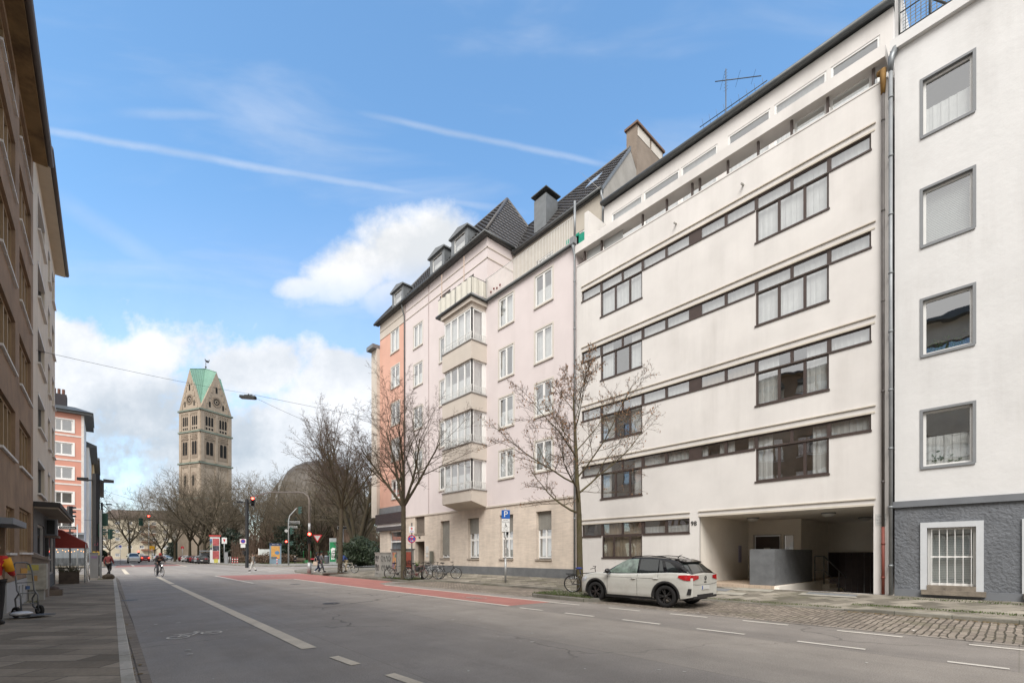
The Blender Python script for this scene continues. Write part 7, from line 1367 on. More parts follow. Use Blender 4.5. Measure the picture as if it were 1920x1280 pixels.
# parking sign
x, y = 15.6, 17.9; zt = .22; P_ = thing('parking_sign', (x, y, zt), 'blue parking sign with white plates on a sticker covered grey post', 'sign'); mb = MB(); mb.cyl((x, y, zt - .1), (x, y, 4.05), .042, None, 12); mb.cyl((x, y, zt), (x, y, zt + 1.2), .055, None, 12); po = mb.build('post', GALV, P_)
n, u = Vector((-.52, -.854, 0)), Vector((.854, -.52, 0)); zc_ = 3.72
mb = MB(); plate(mb, (x, y, zc_), u, n, .44, .44, .05, .06); pn = mb.build('blue_plate', BSGN, P_); text_mesh('P', .44, frame_mtx(Vector((x, y, zc_)) + n * .063, u, n), WSGN, 'letter', pn, .002)
for dz, h, tx in ((-.345, .22, ('auf dem', 'Seitenstreifen')), (-.565, .21, None), (-.79, .22, ('Mo - Fr', '7 - 20 h'))):
    mb = MB(); plate(mb, (x, y, zc_ + dz), u, n, .42, h, .05, .058); so_ = mb.build('plate', WSGN, P_)
    if tx:
        for i, s in enumerate(tx): text_mesh(s, .075, frame_mtx(Vector((x, y, zc_ + dz + .045 - i * .09)) + n * .061, u, n), BKS_, 'lettering', so_, .001)
    else:
        mb = MB(); o = Vector((x, y, zc_ + dz)) + n * .062; disc(mb, o - Vector((0, 0, .04)), u, n, .05, 0, 16, .032); 
        for a, b in (((-.01, .06), (0, -.01)), ((0, -.01), (.05, -.02)), ((.05, -.02), (.07, -.07)), ((-.02, .03), (.04, .03))): mb.cyl(o + u * a[0] + Vector((0, 0, a[1])), o + u * b[0] + Vector((0, 0, b[1])), .012, None, 4)
        disc(mb, o + Vector((0, 0, .085)) - u * .012, u, n, .02, 0, 10); mb.build('wheelchair_symbol', BKS_, so_)
mb = MB(); rn = random.Random(3)
for k in range(16):
    z = rn.uniform(1.3, 2.7); w_, h_ = rn.uniform(.04, .07), rn.uniform(.05, .12); plate(mb, (x, y, z), u, n, w_, h_, .043, .046)
mb.build('stickers', mat('sticker_paper', (.42, .40, .38), .7, .6, 9), po)
# no stopping sign before the tree
x, y = 13.5, 23.9; t = thing('no_stopping_sign', (x, y, .16), 'round red and blue no stopping sign below a small white arrow plate', 'sign'); mb = MB(); mb.cyl((x, y, .1), (x, y, 3.5), .04, None, 10); mb.build('post', mat('post_dark', (.09, .085, .08), .6, .2), t); n, u = cam_face(x, y)
mb = MB(); disc(mb, (x, y, 2.55), u, n, .235, .052); disc(mb, (x, y, 2.55), -u, -n, .235, -.045); fc = mb.build('blue_disc', BSGN, t); mb = MB(); disc(mb, (x, y, 2.55), u, n, .235, .056, 28, .192)
for a in (math.pi / 4, 3 * math.pi / 4): d = u * math.cos(a) + Vector((0, 0, math.sin(a))); e = Vector((0, 0, 1)) * math.cos(a) - u * math.sin(a); c = Vector((x, y, 2.55)) + n * (.058 + a * .001); mb.face([c - d * .195 - e * .022, c + d * .195 - e * .022, c + d * .195 + e * .022, c - d * .195 + e * .022])
mb.build('red_ring', RSGN, fc); mb = MB()
for s in (1, -1): c = Vector((x, y, 2.55 + s * .115)) + n * .066; mb.face([c - u * .09 - Vector((0, 0, .012)), c + u * .05 - Vector((0, 0, .012)), c + u * .05 + Vector((0, 0, .012)), c - u * .09 + Vector((0, 0, .012))]); mb.face([c + u * .11, c + u * .03 + Vector((0, 0, .045)), c + u * .03 - Vector((0, 0, .045))])
mb.build('arrows', WSGN, fc); mb = MB(); plate(mb, (x, y, 3.10), u, n, .32, .36, .045, .053); pp = mb.build('plate', WSGN, t); mb = MB(); c = Vector((x, y, 3.14)) + n * .056; mb.face([c + Vector((0, 0, .11)), c - u * .07, c + u * .07]); mb.face([c - u * .02 - Vector((0, 0, .08)), c + u * .02 - Vector((0, 0, .08)), c + u * .02, c - u * .02]); mb.build('arrow', RSGN, pp)
mb = MB(); c = Vector((x, y, 2.98)) + n * .056; mb.face([c - u * .1 - Vector((0, 0, .02)), c + u * .1 - Vector((0, 0, .02)), c + u * .1 + Vector((0, 0, .02)), c - u * .1 + Vector((0, 0, .02))]); mb.build('lettering', mat('violet_print', (.2, .12, .4), .6), pp)
# utility cabinets
CABM = mat('cabinet_grey', (.36, .36, .335), .7, .12, 3, stain=.25)
t = thing('utility_cabinet', (14.15, 28.9, .18), 'pale grey utility cabinet covered in black graffiti', 'cabinet'); A_ = Matrix.Rotation(R(-12), 3, 'Z'); mb = MB(); mb.obox((14.15, 28.9, .95), (.8, 1.3, 1.55), A_); cbn = mb.build('case', CABM, t); mb = MB(); mb.obox((14.15, 28.9, 1.75), (.86, 1.36, .07), A_); mb.obox((14.15, 28.9, .25), (.84, 1.34, .3), A_); mb.each('lid', mat('cabinet_base', (.30, .295, .27), .9, .2, 3), t)
rn = random.Random(12)
def scribble(name, o, u, n, rows, m, par):
    mb = MB(); o, u = Vector(o), Vector(u); n = Vector(n)
    for (x0, z0, w, h, k) in rows:
        for j in range(k):
            cx = x0 + w * (j + .5) / k; pts = [o + u * (cx + w / k * .42 * math.cos(a + j) * rn.uniform(.6, 1.1)) + Vector((0, 0, z0 + h * .5 * math.sin(a * rn.uniform(.9, 1.1)) * rn.uniform(.7, 1.1))) + n * .012 for a in [i * .75 for i in range(rn.randint(6, 9))]]; mb.tube(pts, .013, 4, False)
    return mb.build(name, m, par)
fn = A_ @ Vector((0, -1, 0)); fu = A_ @ Vector((1, 0, 0)); sn = A_ @ Vector((-1, 0, 0)); su = A_ @ Vector((0, -1, 0)); BKG = mat('spray_black', (.03, .03, .03), .7); cc = Vector((14.15, 28.9, .95))
scribble('graffiti', cc + fn * .65, fu, fn, [(-.33, .42, .66, .4, 4), (-.3, -.2, .6, .42, 4)], BKG, cbn); scribble('graffiti', cc + sn * .40, su, sn, [(-.5, .42, 1.0, .42, 4), (-.5, -.18, 1.0, .45, 4), (-.4, -.6, .7, .1, 6)], BKG, cbn)
t = thing('utility_cabinet', (14.35, 26.6, .18), 'wide grey cabinet with a colourful poster behind the tree', 'cabinet'); mb = MB(); mb.obox((14.35, 26.6, 1.15), (1.0, 1.75, 1.6), A_); mb.obox((14.35, 26.6, .3), (1.04, 1.8, .4), A_); c2 = mb.build('case', mat('cabinet_beige', (.30, .29, .26), .8, .15, 3, stain=.2), t); mb = MB(); mb.obox((14.35, 26.6, 1.97), (1.08, 1.85, .06), A_); mb.build('lid', ZINCD, t)
def poster_mat(name, cols_, sc):
    m, t_, b = new_mat(name); co = nn(t_, 'ShaderNodeNewGeometry').outputs['Position']; v = nn(t_, 'ShaderNodeTexVoronoi'); L(t_, co, v.inputs[0]); v.inputs['Scale'].default_value = sc; cr = nn(t_, 'ShaderNodeValToRGB'); sp = nn(t_, 'ShaderNodeSeparateColor'); L(t_, v.outputs['Color'], sp.inputs[0]); L(t_, sp.outputs[0], cr.inputs[0]); cr.color_ramp.interpolation = 'CONSTANT'
    while len(cr.color_ramp.elements) < len(cols_): cr.color_ramp.elements.new(.5)
    for i, c in enumerate(cols_): cr.color_ramp.elements[i].position = i / len(cols_); cr.color_ramp.elements[i].color = c + (1,)
    L(t_, cr.outputs[0], b.inputs['Base Color']); b.inputs['Roughness'].default_value = .4; return m
c3 = Vector((14.35, 26.6, 1.25)); sn_ = sn; mb = MB(); plate(mb, c3 + fn * .0 + sn * .0, su, sn, .95, 1.2, .50, .53); mb.build('poster_frame', ZINC, c2); mb = MB(); plate(mb, c3, su, sn, .8, 1.05, .53, .536); mb.build('poster', poster_mat('poster_painting', [(.35, .08, .05), (.55, .30, .12), (.08, .10, .25), (.45, .22, .18), (.12, .22, .15), (.5, .12, .05)], 4), c2)
mb = MB(); plate(mb, c3, fu, fn, .7, 1.1, .877, .884); mb.build('poster', poster_mat('poster_painting', [(.35, .08, .05)], 4), c2); scribble('graffiti', c3 + fn * .885, fu, fn, [(.1, -.1, .3, .3, 2)], BKG, c2)
# flower pot by the door
t = thing('flower_pot', (18.1, 31.2, .32), 'dark flower pot with a spiky green plant beside the house door', 'pot plant'); mb = MB(); mb.lathe([(.14, .32), (.2, .7), (.17, .7), (.12, .4)], (18.1, 31.2, 0), 14); mb.build('pot', PLAS, t); mb = MB(); rn = random.Random(1)
for k in range(60): a, l = rn.uniform(0, 6.3), rn.uniform(.25, .65); e = Vector((math.cos(a) * l * .5, math.sin(a) * l * .5, l)); b = Vector((18.1, 31.2, .65)); w = Vector((-math.sin(a), math.cos(a), 0)) * .02; mb.face([b - w, b + w, b + e])
mb.build('leaves', mat('spiky_leaf', (.08, .16, .03), .6, .3, 6), t, fix=False)
t = thing('junction_box', (17.9, 29.4, .32), 'slim grey pedestal box standing against the travertine wall', 'cabinet'); mb = MB(); mb.box(18.3, 18.5, 29.5, 29.75, 1.0, 1.9); mb.build('case', mat('box_olive', (.17, .17, .14), .7), t); mb = MB(); mb.box(18.36, 18.44, 29.58, 29.67, .3, 1.0); mb.build('foot', GALV, t)
# ---- traffic signals, lamps and signs round the crossing
SIGB = mat('signal_black', (.012, .012, .013), .5); SR = emit('signal_red', (1, .045, .03), 14); SOFF = mat('signal_lens_dark', (.02, .02, .02), .2); SRF = emit('signal_red_far', (1, .08, .05), 9)
def signal(par, o, n, s=1.0, on=0, body=SIGB, name='signal_head', lens=3):
    o, n = Vector(o), Vector(n); u = Vector((-n.y, n.x, 0)); mb = MB(); h = .30 * lens * s; plate(mb, o, u, n, .30 * s, h, -.1 * s, .1 * s)
    for k in range(lens):
        z = h / 2 - .15 * s - k * .3 * s
        for a in range(7):
            a0, a1 = math.pi * a / 7, math.pi * (a + 1) / 7; q = lambda t, d: o + u * (.13 * s * math.cos(t)) + Vector((0, 0, z + .13 * s * math.sin(t))) + n * d; mb.face([q(a0, .1 * s), q(a1, .1 * s), q(a1, .3 * s), q(a0, .3 * s)])
    hd = mb.build(name, body, par)
    for k in range(lens):
        mb = MB(); z = h / 2 - .15 * s - k * .3 * s; disc(mb, o + Vector((0, 0, z)), u, n, .115 * s, .104 * s, 16); mb.build('lens', (SR if on == k else SOFF) if on is not None else SOFF, hd)
    return hd
x, y = 12.5, 38.75; n, u = cam_face(x, y); t = thing('traffic_light', (x, y, .13), 'bent grey signal pole carrying red lights and a give way sign', 'traffic light')
AB = Vector(Dp(474, 937, 44)); mb = MB(); top_ = 7.0
pl_ = [(x, y, .1), (x, y, 5.0), (x, y, 6.05)]; d_ = Vector((AB.x - x, AB.y - y, 0)); L_ = d_.length; d_.normalize()
arm = [Vector((x, y, 0)) + d_ * L_ * f + Vector((0, 0, z)) for f, z in ((.02, 6.4), (.08, 6.72), (.16, 6.88), (.3, 7.0), (.5, 7.2), (.62, 7.32), (.72, 7.35), (1.0, AB.z + .33))]
mb.tube(pl_ + arm, [.09, .085, .075, .07, .068, .065, .06, .055, .05, .045, .04], 10); mb.build('pole', mat('pole_brown_grey', (.15, .125, .105), .5, .15, 2, metal=.2), t); mb = MB(); mb.cyl((x, y, .1), (x, y, 1.0), .16); mb.cyl((x, y, 3.4), (x, y, 4.2), .095); mb.build('pole_sleeve', GALV, t)
signal(t, Vector((x, y, 3.0)) + n * .25, n, 1.0, 0); signal(t, AB + Vector((0, 0, -.15)), n, 1.0, 0)
mb = MB(); o = Vector((x, y, 2.95)) + u * 1.0 + n * .1; R3 = lambda r: [o + u * r * math.cos(a) + Vector((0, 0, r * math.sin(a))) for a in (R(30), R(150), R(270))]; o = Vector((x, y, 3.05)) + u * .6 + n * .1; mb.prism(R3(.43), n * .02); gs = mb.build('give_way_sign', RSGN, t); mb = MB(); o = o + n * .024; mb.face(R3(.29)); mb.build('sign_face', mat('sign_pale', (.55, .55, .53), .5), gs)
x, y, _ = Dp(541, 1060, 66); n, u = cam_face(x, y); t = thing('traffic_light', (x, y, .12), 'thin grey signal post with street name plates and a red pedestrian light', 'traffic light'); hh = 8.6; mb = MB(); mb.tube([(x, y, .1), (x, y, 6.5), Vector((x, y, 7.3)) + u * .15, Vector((x, y, 8.3)) + u * .95, Vector((x, y, 8.5)) + u * 1.15], [.11, .08, .07, .06, .05], 8); mb.build('pole', GALV, t)
signal(t, Vector((x, y, 8.15)) + u * 1.45, (u * .9 + n * .3).normalized(), 1.2, None, DGRN); signal(t, Vector((x, y, 5.1)) + u * .35, (u * .9 + n * .2).normalized(), 1.15, None, DGRN); signal(t, Vector((x, y, 3.3)) + u * .35, (u * .9 + n * .2).normalized(), 1.0, None, DGRN, lens=2); signal(t, Vector((x, y, 3.4)) - u * .3, n, 1.0, 0, SIGB, lens=2)
for z, w, s in ((6.35, 1.35, 'Schwerinstrasse'), (5.65, 1.0, 'Rochus Platz')):
    mb = MB(); plate(mb, Vector((x, y, z)) + u * (w / 2 + .1), u, n, w, .3, .0, .03); nm = mb.build('street_name_sign', BKS_, t); mb = MB(); plate(mb, Vector((x, y, z)) + u * (w / 2 + .1), u, n, w + .08, .38, -.02, -.005); mb.build('border', WSGN, nm); text_mesh(s, .2, frame_mtx(Vector((x, y, z)) + u * (w / 2 + .1) + n * .034, u, n), WSGN, 'lettering', nm, .001)
mb = MB(); disc(mb, Vector((x, y, 5.1)) - u * .3, u, n, .22, .03); mb.build('round_sign_back', mat('sign_back', (.42, .42, .41), .6), t)
# lamp masts
def mast(label, x, y, z0, z1, r, arms, m=DPOLE, sq=True):
    t = thing('street_lamp', (x, y, z0), label, 'street lamp'); mb = MB(); mb.tube([(x, y, z0 - .1), (x, y, z1)], [r, r], 4 if sq else 10, True, not sq); mb.build('pole', m, t); n, u = cam_face(x, y)
    for s, l, z in arms:
        c = Vector((x, y, z)); e = u * s; w = n * .22; mb = MB(); mb.cyl(c, c + e * l * .5, .05, None, 6); mb.build('arm', m, t); mb = MB(); mb.add([c + e * l * .4 - w + Vector((0, 0, q)) for q in (-.07, .15)] + [c + e * l * .4 + w + Vector((0, 0, q)) for q in (-.07, .15)] + [c + e * l - w + Vector((0, 0, q)) for q in (-.04, .12)] + [c + e * l + w + Vector((0, 0, q)) for q in (-.04, .12)], [(0, 1, 3, 2), (4, 6, 7, 5), (0, 4, 5, 1), (2, 3, 7, 6), (0, 2, 6, 4), (1, 5, 7, 3)]); mb.build('lamp_head', m, t)
    return t
x, y, _ = Dp(463, 1064, 57); ms = mast('black square lamp mast at the crossing carrying a no stopping sign and small signal', x, y, .12, 8.6, .2, ((-1, 1.1, 8.15), (1, .7, 8.15))); n, u = cam_face(x, y)
mb = MB(); o = Vector((x, y, 3.3)) - u * .42 + n * .15; plate(mb, o, u, n, .68, .62, 0, .02); plate(mb, o - Vector((0, 0, .56)), u, n, .5, .42, 0, .02); sg = mb.build('sign_plate', WSGN, ms); mb = MB(); disc(mb, o + Vector((0, 0, .02)), u, n, .25, .024); bl = mb.build('sign_disc', BSGN, sg) if 0 else mb.build('sign_disc', mat('sign_violet_blue', (.05, .07, .35), .5), sg); mb = MB(); disc(mb, o + Vector((0, 0, .02)), u, n, .26, .027, 24, .21); mb.build('sign_ring', RSGN, sg); signal(ms, Vector((x, y, 1.85)) - u * .25, -u, .9, None, SIGB, lens=2)
x, y = -.42, 43.6; ml = mast('tall black square lamp post on the left pavement with green signal boxes', x, y, .13, 7.35, .21, ((-1, .98, 6.85), (1, .95, 6.85))); n, u = cam_face(x, y); n = -n
signal(ml, Vector((x, y, 3.35)) + u * .2, (u - n * -.3).normalized(), 1.0, None, DGRN); signal(ml, Vector((x, y, 3.1)) + u * .75, (u * .9 + n * .5).normalized(), .8, None, DGRN); mb = MB(); mb.cyl((x, y, 3.3), Vector((x, y, 3.2)) + u * .7, .04, None, 6); mb.build('bracket', DGRN, ml); mb = MB(); mb.box(x - .18, x + .18, y - .19, y - .165, 1.6, 1.85); mb.build('push_button', mat('button_yellow', (.6, .38, .03), .5), ml); rn = random.Random(6); mb = MB()
for k in range(10): z = rn.uniform(1.3, 2.6); mb.box(x - .16 + rn.uniform(0, .2), x + .02 + rn.uniform(0, .1), y - .172, y - .168, z, z + rn.uniform(.08, .2))
mb.build('stickers', mat('sticker_mixed', (.25, .07, .10), .6, .8, 7), ml)
q = Dp(191, 1040, 78); mast('second slim black lamp post farther along the left pavement', q[0], q[1], .13, 10.6, .14, ((1, 1.3, 10.3),))
t = thing('utility_cabinet', (-.42, 39.2, .13), 'narrow tall grey cabinet on the left pavement near the stone block', 'cabinet'); mb = MB(); mb.box(-.66, -.26, 38.95, 39.4, .13, 1.72); mb.build('case', mat('cabinet_mid_grey', (.25, .255, .26), .6, .08), t); mb = MB(); mb.box(-.68, -.24, 38.93, 39.42, 1.72, 1.77); mb.build('lid', ZINC, t); mb = MB(); mb.box(-.6, -.32, 38.94, 38.949, 1.4, 1.55); mb.build('label_plate', mat('label_violet', (.25, .16, .28), .5), t)
t = thing('sign_post', (-.16, 39.4, .13), 'grey square signal post directly right of the narrow cabinet', 'post'); mb = MB(); mb.box(-.22, -.10, 39.3, 39.42, .1, 4.5); mb.build('post', GALV, t); signal(t, Vector((.05, 39.5, 3.9)), Vector((.2, 1, 0)).normalized(), .9, None, DGRN)
t = thing('stone_block', (.2, 37.4, .13), 'rough brown stone block on the left kerb', 'stone'); mb = MB(); mb.ell((.2, 37.4, .26), (.3, .27, .2), 10, 6, .08, random.Random(3)); mb.box(-.06, .44, 37.2, 37.65, .1, .36); mb.build('block', mat('stone_brown', (.10, .08, .06), .95, .3, 5, .6, 12), t)
x, y, _ = Dp(145, 1040, 43); t = thing('street_name_sign', (x, y, .15), 'black street name plates on a grey post above the red awning', 'sign'); n, u = cam_face(x, y); n = -n if n.y > 0 else n; mb = MB(); mb.cyl((x, y, .1), (x, y, 4.5), .05); mb.build('post', GALV, t); mb = MB(); plate(mb, Vector((x, y, 4.15)) - u * .65, u, n, 1.15, .24, 0, .03); pn = mb.build('plate', BKS_, t); mb = MB(); plate(mb, Vector((x, y, 4.15)) - u * .65, u, n, 1.22, .30, -.02, -.004); mb.build('border', WSGN, pn); text_mesh('Schwerinstrasse', .15, frame_mtx(Vector((x, y, 4.15)) - u * .65 + n * .034, u, n), WSGN, 'lettering', pn, .001); mb = MB(); plate(mb, Vector((x, y, 3.7)) - u * .5, u, n, .5, .16, 0, .03); mb.build('small_plate', BKS_, t)
q = Dp(131, 1040, 44); t = thing('traffic_light', (q[0], q[1], .15), 'dark traffic signal head seen side on above the street name plates', 'traffic light'); mb = MB(); mb.cyl((q[0], q[1], .1), (q[0], q[1], 6.2), .07); mb.build('pole', DPOLE, t); signal(t, (q[0], q[1], 5.7), Vector((.9, .4, 0)).normalized(), 1.4, None, SIGB)
# advertising column group
x, y, _ = Dp(403, 1050, 84); n, u = cam_face(x, y); t = thing('advertising_column', (x, y, .12), 'white advertising column with red posters and a red top', 'advertising column'); mb = MB(); plate(mb, (x, y, 2.6), u, n, 1.55, 4.9, -.6, .0); cl_ = mb.build('column', WSGN, t); mb = MB(); plate(mb, (x, y, 5.15), u, n, 1.85, .3, -.7, .1); mb.build('top', mat('top_red', (.45, .06, .05), .5), t)
mb = MB(); plate(mb, Vector((x, y, 4.0)) + u * .15, u, n, 1.0, 1.3, .0, .03); plate(mb, Vector((x, y, 1.6)) + u * .15, u, n, 1.0, 1.5, .0, .03); mb.build('poster', mat('poster_red', (.42, .10, .10), .6, .3, 3), cl_); mb = MB(); plate(mb, Vector((x, y, 2.85)) + u * .15, u, n, 1.0, .9, .0, .03); mb.build('poster', poster_mat('poster_dark', [(.05, .05, .06), (.4, .4, .42), (.1, .08, .12)], 3), cl_); mb = MB(); plate(mb, Vector((x, y, 3.6)) - u * .60, u, n, .34, 2.0, .0, .03); mb.build('poster', poster_mat('poster_blue', [(.1, .2, .35), (.3, .35, .2), (.08, .09, .14)], 2.5), cl_)
x, y, _ = Dp(386, 1050, 84); t = thing('bus_shelter', (x, y, .12), 'small grey glass shelter left of the advertising column', 'shelter'); mb = MB(); plate(mb, (x, y, 2.35), u, n, 2.0, .25, -1.2, .1); mb.build('roof', ZINC, t); mb = MB()
for a in (-.9, .9): mb.cyl(Vector((x, y, .1)) + u * a, Vector((x, y, 2.3)) + u * a, .06, None, 6)
mb.build('post', ZINC, t); mb = MB(); plate(mb, (x, y, 1.25), u, n, 1.7, 1.6, -1.0, -.97); mb.build('back_panel', mat('shelter_panel', (.22, .23, .24), .3, .3, 2), t); mb = MB(); plate(mb, Vector((x, y, .9)) + u * .2, u, n, .7, .6, -.95, -.9); mb.build('poster', mat('shelter_poster', (.12, .14, .35), .5, .5, 2), t)
x, y, _ = Dp(405, 1056, 80); t = thing('clothes_bin', (x, y, .12), 'bright yellow box at the foot of the advertising column', 'box'); mb = MB(); plate(mb, (x, y, .55), u, n, .6, .6, -.3, .3); mb.build('case', mat('box_yellow', (.50, .46, .10), .5), t); mb = MB(); plate(mb, (x, y, .93), u, n, .66, .06, -.34, .34); mb.build('lid', mat('box_yellow_dark', (.4, .36, .03), .5), t)
x, y, _ = Dp(420.5, 1055, 82); t = thing('give_way_sign', (x, y, .12), 'white square board with a red triangle beside the grey cabinet', 'sign'); mb = MB(); mb.cyl((x, y, .1), (x, y, 4.8), .07); mb.build('post', GALV, t); mb = MB(); plate(mb, (x, y, 4.2), u, n, .78, 1.1, .05, .1); bd = mb.build('board', WSGN, t); mb = MB(); o = Vector((x, y, 4.2)) + n * .11; mb.face([o + u * .2 + Vector((0, 0, .26)), o - u * .2 + Vector((0, 0, .26)), o - Vector((0, 0, .3))]); mb.build('triangle', RSGN, bd)
x, y, _ = Dp(424, 1056, 80); t = thing('utility_cabinet', (x, y, .12), 'grey cabinet at the foot of the white triangle board', 'cabinet'); mb = MB(); plate(mb, (x, y, 1.1), u, n, .5, 2.0, -.4, .2); mb.build('case', mat('cabinet_mid_grey', (.25, .255, .26), .6, .08), t); mb = MB(); plate(mb, (x, y, 2.13), u, n, .56, .08, -.44, .24); mb.build('lid', ZINC, t)
def bollard(label, x, y, striped, grp):
    t = thing('bollard', (x, y, .12), label, 'bollard', grp); mb = MB(); mb.cyl((x, y, .1), (x, y, 1.2 if striped else 1.35), .07 if striped else .045, None, 8); b = mb.build('post', WSGN if striped else GALV, t)
    if striped:
        for z in (.25, .65, 1.0): mb = MB(); mb.cyl((x, y, z), (x, y, z + .2), .075, None, 8); mb.build('red_band', RSGN, b)
for i, (xx, lab) in enumerate(((436, 'leftmost of three red and white striped posts by the lamp mast'), (440.5, 'middle one of three red and white striped posts by the lamp mast'), (445, 'rightmost of three red and white striped posts by the lamp mast'))): q = Dp(xx, 1057, 76); bollard(lab, q[0], q[1], True, 'striped posts')
q = Dp(519.5, 1059, 70); bollard('single red and white striped post before the orange poster stand', q[0], q[1], True, 'striped posts')
for xx, lab in ((429, 'thin grey post left of the striped posts'), (432.5, 'thin grey post just beside the striped posts')): q = Dp(xx, 1056, 77); bollard(lab, q[0], q[1], False, 'thin grey posts')
x, y, _ = Dp(496, 1053, 84); n, u = cam_face(x, y); t = thing('notice_board', (x, y, .12), 'blank white notice board on two white legs', 'notice board'); mb = MB(); plate(mb, (x, y, 2.1), u, n, 1.7, 1.15, 0, .08); mb.build('board', mat('board_pale', (.52, .54, .52), .5), t)
for a in (-.92, .92): mb = MB(); mb.cyl(Vector((x, y, .1)) + u * a, Vector((x, y, 2.8)) + u * a, .07, None, 8); mb.build('leg', WSGN, t)
x, y, _ = Dp(516.5, 1056, 77); n, u = cam_face(x, y); t = thing('poster_stand', (x, y, .12), 'blue grey poster stand with an orange map poster', 'poster stand'); mb = MB(); plate(mb, (x, y, 1.8), u, n, 1.75, 3.4, -.25, .0); sc_ = mb.build('case', mat('stand_blue_grey', (.17, .235, .29), .5), t); mb = MB(); plate(mb, (x, y, 3.4), u, n, 1.85, .36, -.28, .03); hd = mb.build('header', mat('header_navy', (.03, .04, .09), .5), t); text_mesh('Kult  ?  Info', .2, frame_mtx(Vector((x, y, 3.4)) + n * .033, u, n), WSGN, 'lettering', hd, .002)
mb = MB(); plate(mb, (x, y, 2.05), u, n, 1.3, 2.15, 0, .03); ps = mb.build('poster', mat('poster_orange', (.50, .27, .08), .5, .2, 3), sc_); mb = MB(); o = Vector((x, y, 2.0)) + n * .034 + u * .25; mb.face([o + u * .36 * math.cos(k * .7) + Vector((0, 0, .32 * math.sin(k * .7))) for k in range(9)]); mb.build('poster_motif', mat('motif_blue', (.08, .18, .32), .5), ps); mb = MB(); plate(mb, Vector((x, y, 1.15)) - u * .2, u, n, .85, .35, .03, .036); mb.build('poster_motif', mat('motif_dark', (.10, .12, .14), .5), ps)
# park bench, bins, play frames, green poster stand
x, y, _ = Dp(562, 1052, 81); n, u = cam_face(x, y); t = thing('park_bench', (x, y, .12), 'dark wooden park bench beside the seated person', 'bench'); mb = MB(); plate(mb, (x, y, .55), u, n, 1.9, .06, -.2, .25); mb.build('seat', mat('bench_wood', (.10, .075, .055), .8, .2), t); mb = MB(); plate(mb, (x, y, .88), u, n, 1.9, .38, -.25, -.2); mb.build('backrest', mat('bench_wood', (.10, .075, .055), .8, .2), t)
for a in (-.8, .8):
    for d in (-.2, .2): mb = MB(); o = Vector((x, y, .1)) + u * a + n * d; mb.cyl(o, o + Vector((0, 0, .45)), .04, None, 6); mb.build('leg', DPOLE, t)
GRN = mat('green_paint', (.03, .16, .06), .5)
for xx, d, lab in ((576, 84, 'green tubular play frame behind the signal pole'), (609, 84, 'green tubular play frame left of the grey bin')):
    x, y, _ = Dp(xx, 1050, d); n, u = cam_face(x, y); t = thing('play_frame', (x, y, .12), lab, 'play frame', 'green play frames'); mb = MB(); mb.tube([Vector((x, y, .1)) - u * .6, Vector((x, y, 2.3)) - u * .6, Vector((x, y, 2.35)) + u * .6, Vector((x, y, .1)) + u * .6], .07, 6); mb.build('frame', GRN, t); mb = MB(); plate(mb, (x, y, .45), u, n, 1.1, .5, -.1, 0); mb.build('panel', GRN, t)
x, y, _ = Dp(612, 1052, 78); n, u = cam_face(x, y); t = thing('litter_bin', (x, y, .12), 'dark grey cylindrical litter bin beside the green poster stand', 'bin'); mb = MB(); mb.lathe([(.32, .12), (.35, .2), (.36, 1.35)], (x, y, 0), 16); mb.build('drum', mat('bin_grey', (.09, .095, .10), .6, .1), t); mb = MB(); mb.lathe([(.38, 1.35), (.38, 1.42), (.2, 1.52), (0, 1.54)], (x, y, 0), 16); mb.build('lid', ZINC, t)
x, y, _ = Dp(624, 1055, 70); n, u = cam_face(x, y); t = thing('poster_stand', (x, y, .12), 'tall slim poster stand with a green and white poster', 'poster stand'); mb = MB(); plate(mb, (x, y, 2.1), u, n, 1.0, 4.2, -.2, 0); sc_ = mb.build('case', mat('stand_grey', (.30, .32, .32), .5), t); mb = MB(); plate(mb, (x, y, 2.1), u, n, .86, 3.0, 0, .03); ps = mb.build('poster', mat('poster_green', (.015, .20, .075), .5), sc_); mb = MB(); o = Vector((x, y, 1.9)) + n * .035; mb.face([o + u * a + Vector((0, 0, z)) for a, z in ((-.2, -1.0), (-.05, -1.0), (0, -.6), (.1, -1.0), (.25, -.9), (.3, .3), (.35, .75), (0, .85), (-.3, .6), (-.2, .1))]); mb.build('poster_motif', WSGN, ps)
x, y, _ = Dp(575, 1053, 76); t = thing('market_table', tuple(Dp(592, 1052, 76)), 'small table with a red cloth behind the waiting couple', 'table'); q = Dp(592, 1052, 76); mb = MB(); plate(mb, (q[0], q[1], .95), u, n, 1.6, .2, -.4, .4); mb.build('cloth', mat('cloth_red', (.40, .03, .05), .8), t); mb = MB()
for a in (-.7, .7): mb.cyl(Vector((q[0], q[1], .1)) + u * a, Vector((q[0], q[1], .9)) + u * a, .05, None, 6)
mb.build('leg', DPOLE, t)
x, y, _ = Dp(661, 1040, 60); n, u = cam_face(x, y); t = thing('street_name_sign', (x, y, .2), 'dark street name plate behind the leaning street tree', 'sign'); o = Vector(Dp(643, 989, 60)); mb = MB(); mb.cyl((o.x, o.y, .1), (o.x, o.y, 5.4), .05); mb.build('post', GALV, t); mb = MB(); plate(mb, o, u, n, 1.3, .3, .06, .1); p2 = mb.build('plate', BKS_, t); mb = MB(); plate(mb, o, u, n, 1.34, .35, .04, .055); mb.build('border', WSGN, p2)
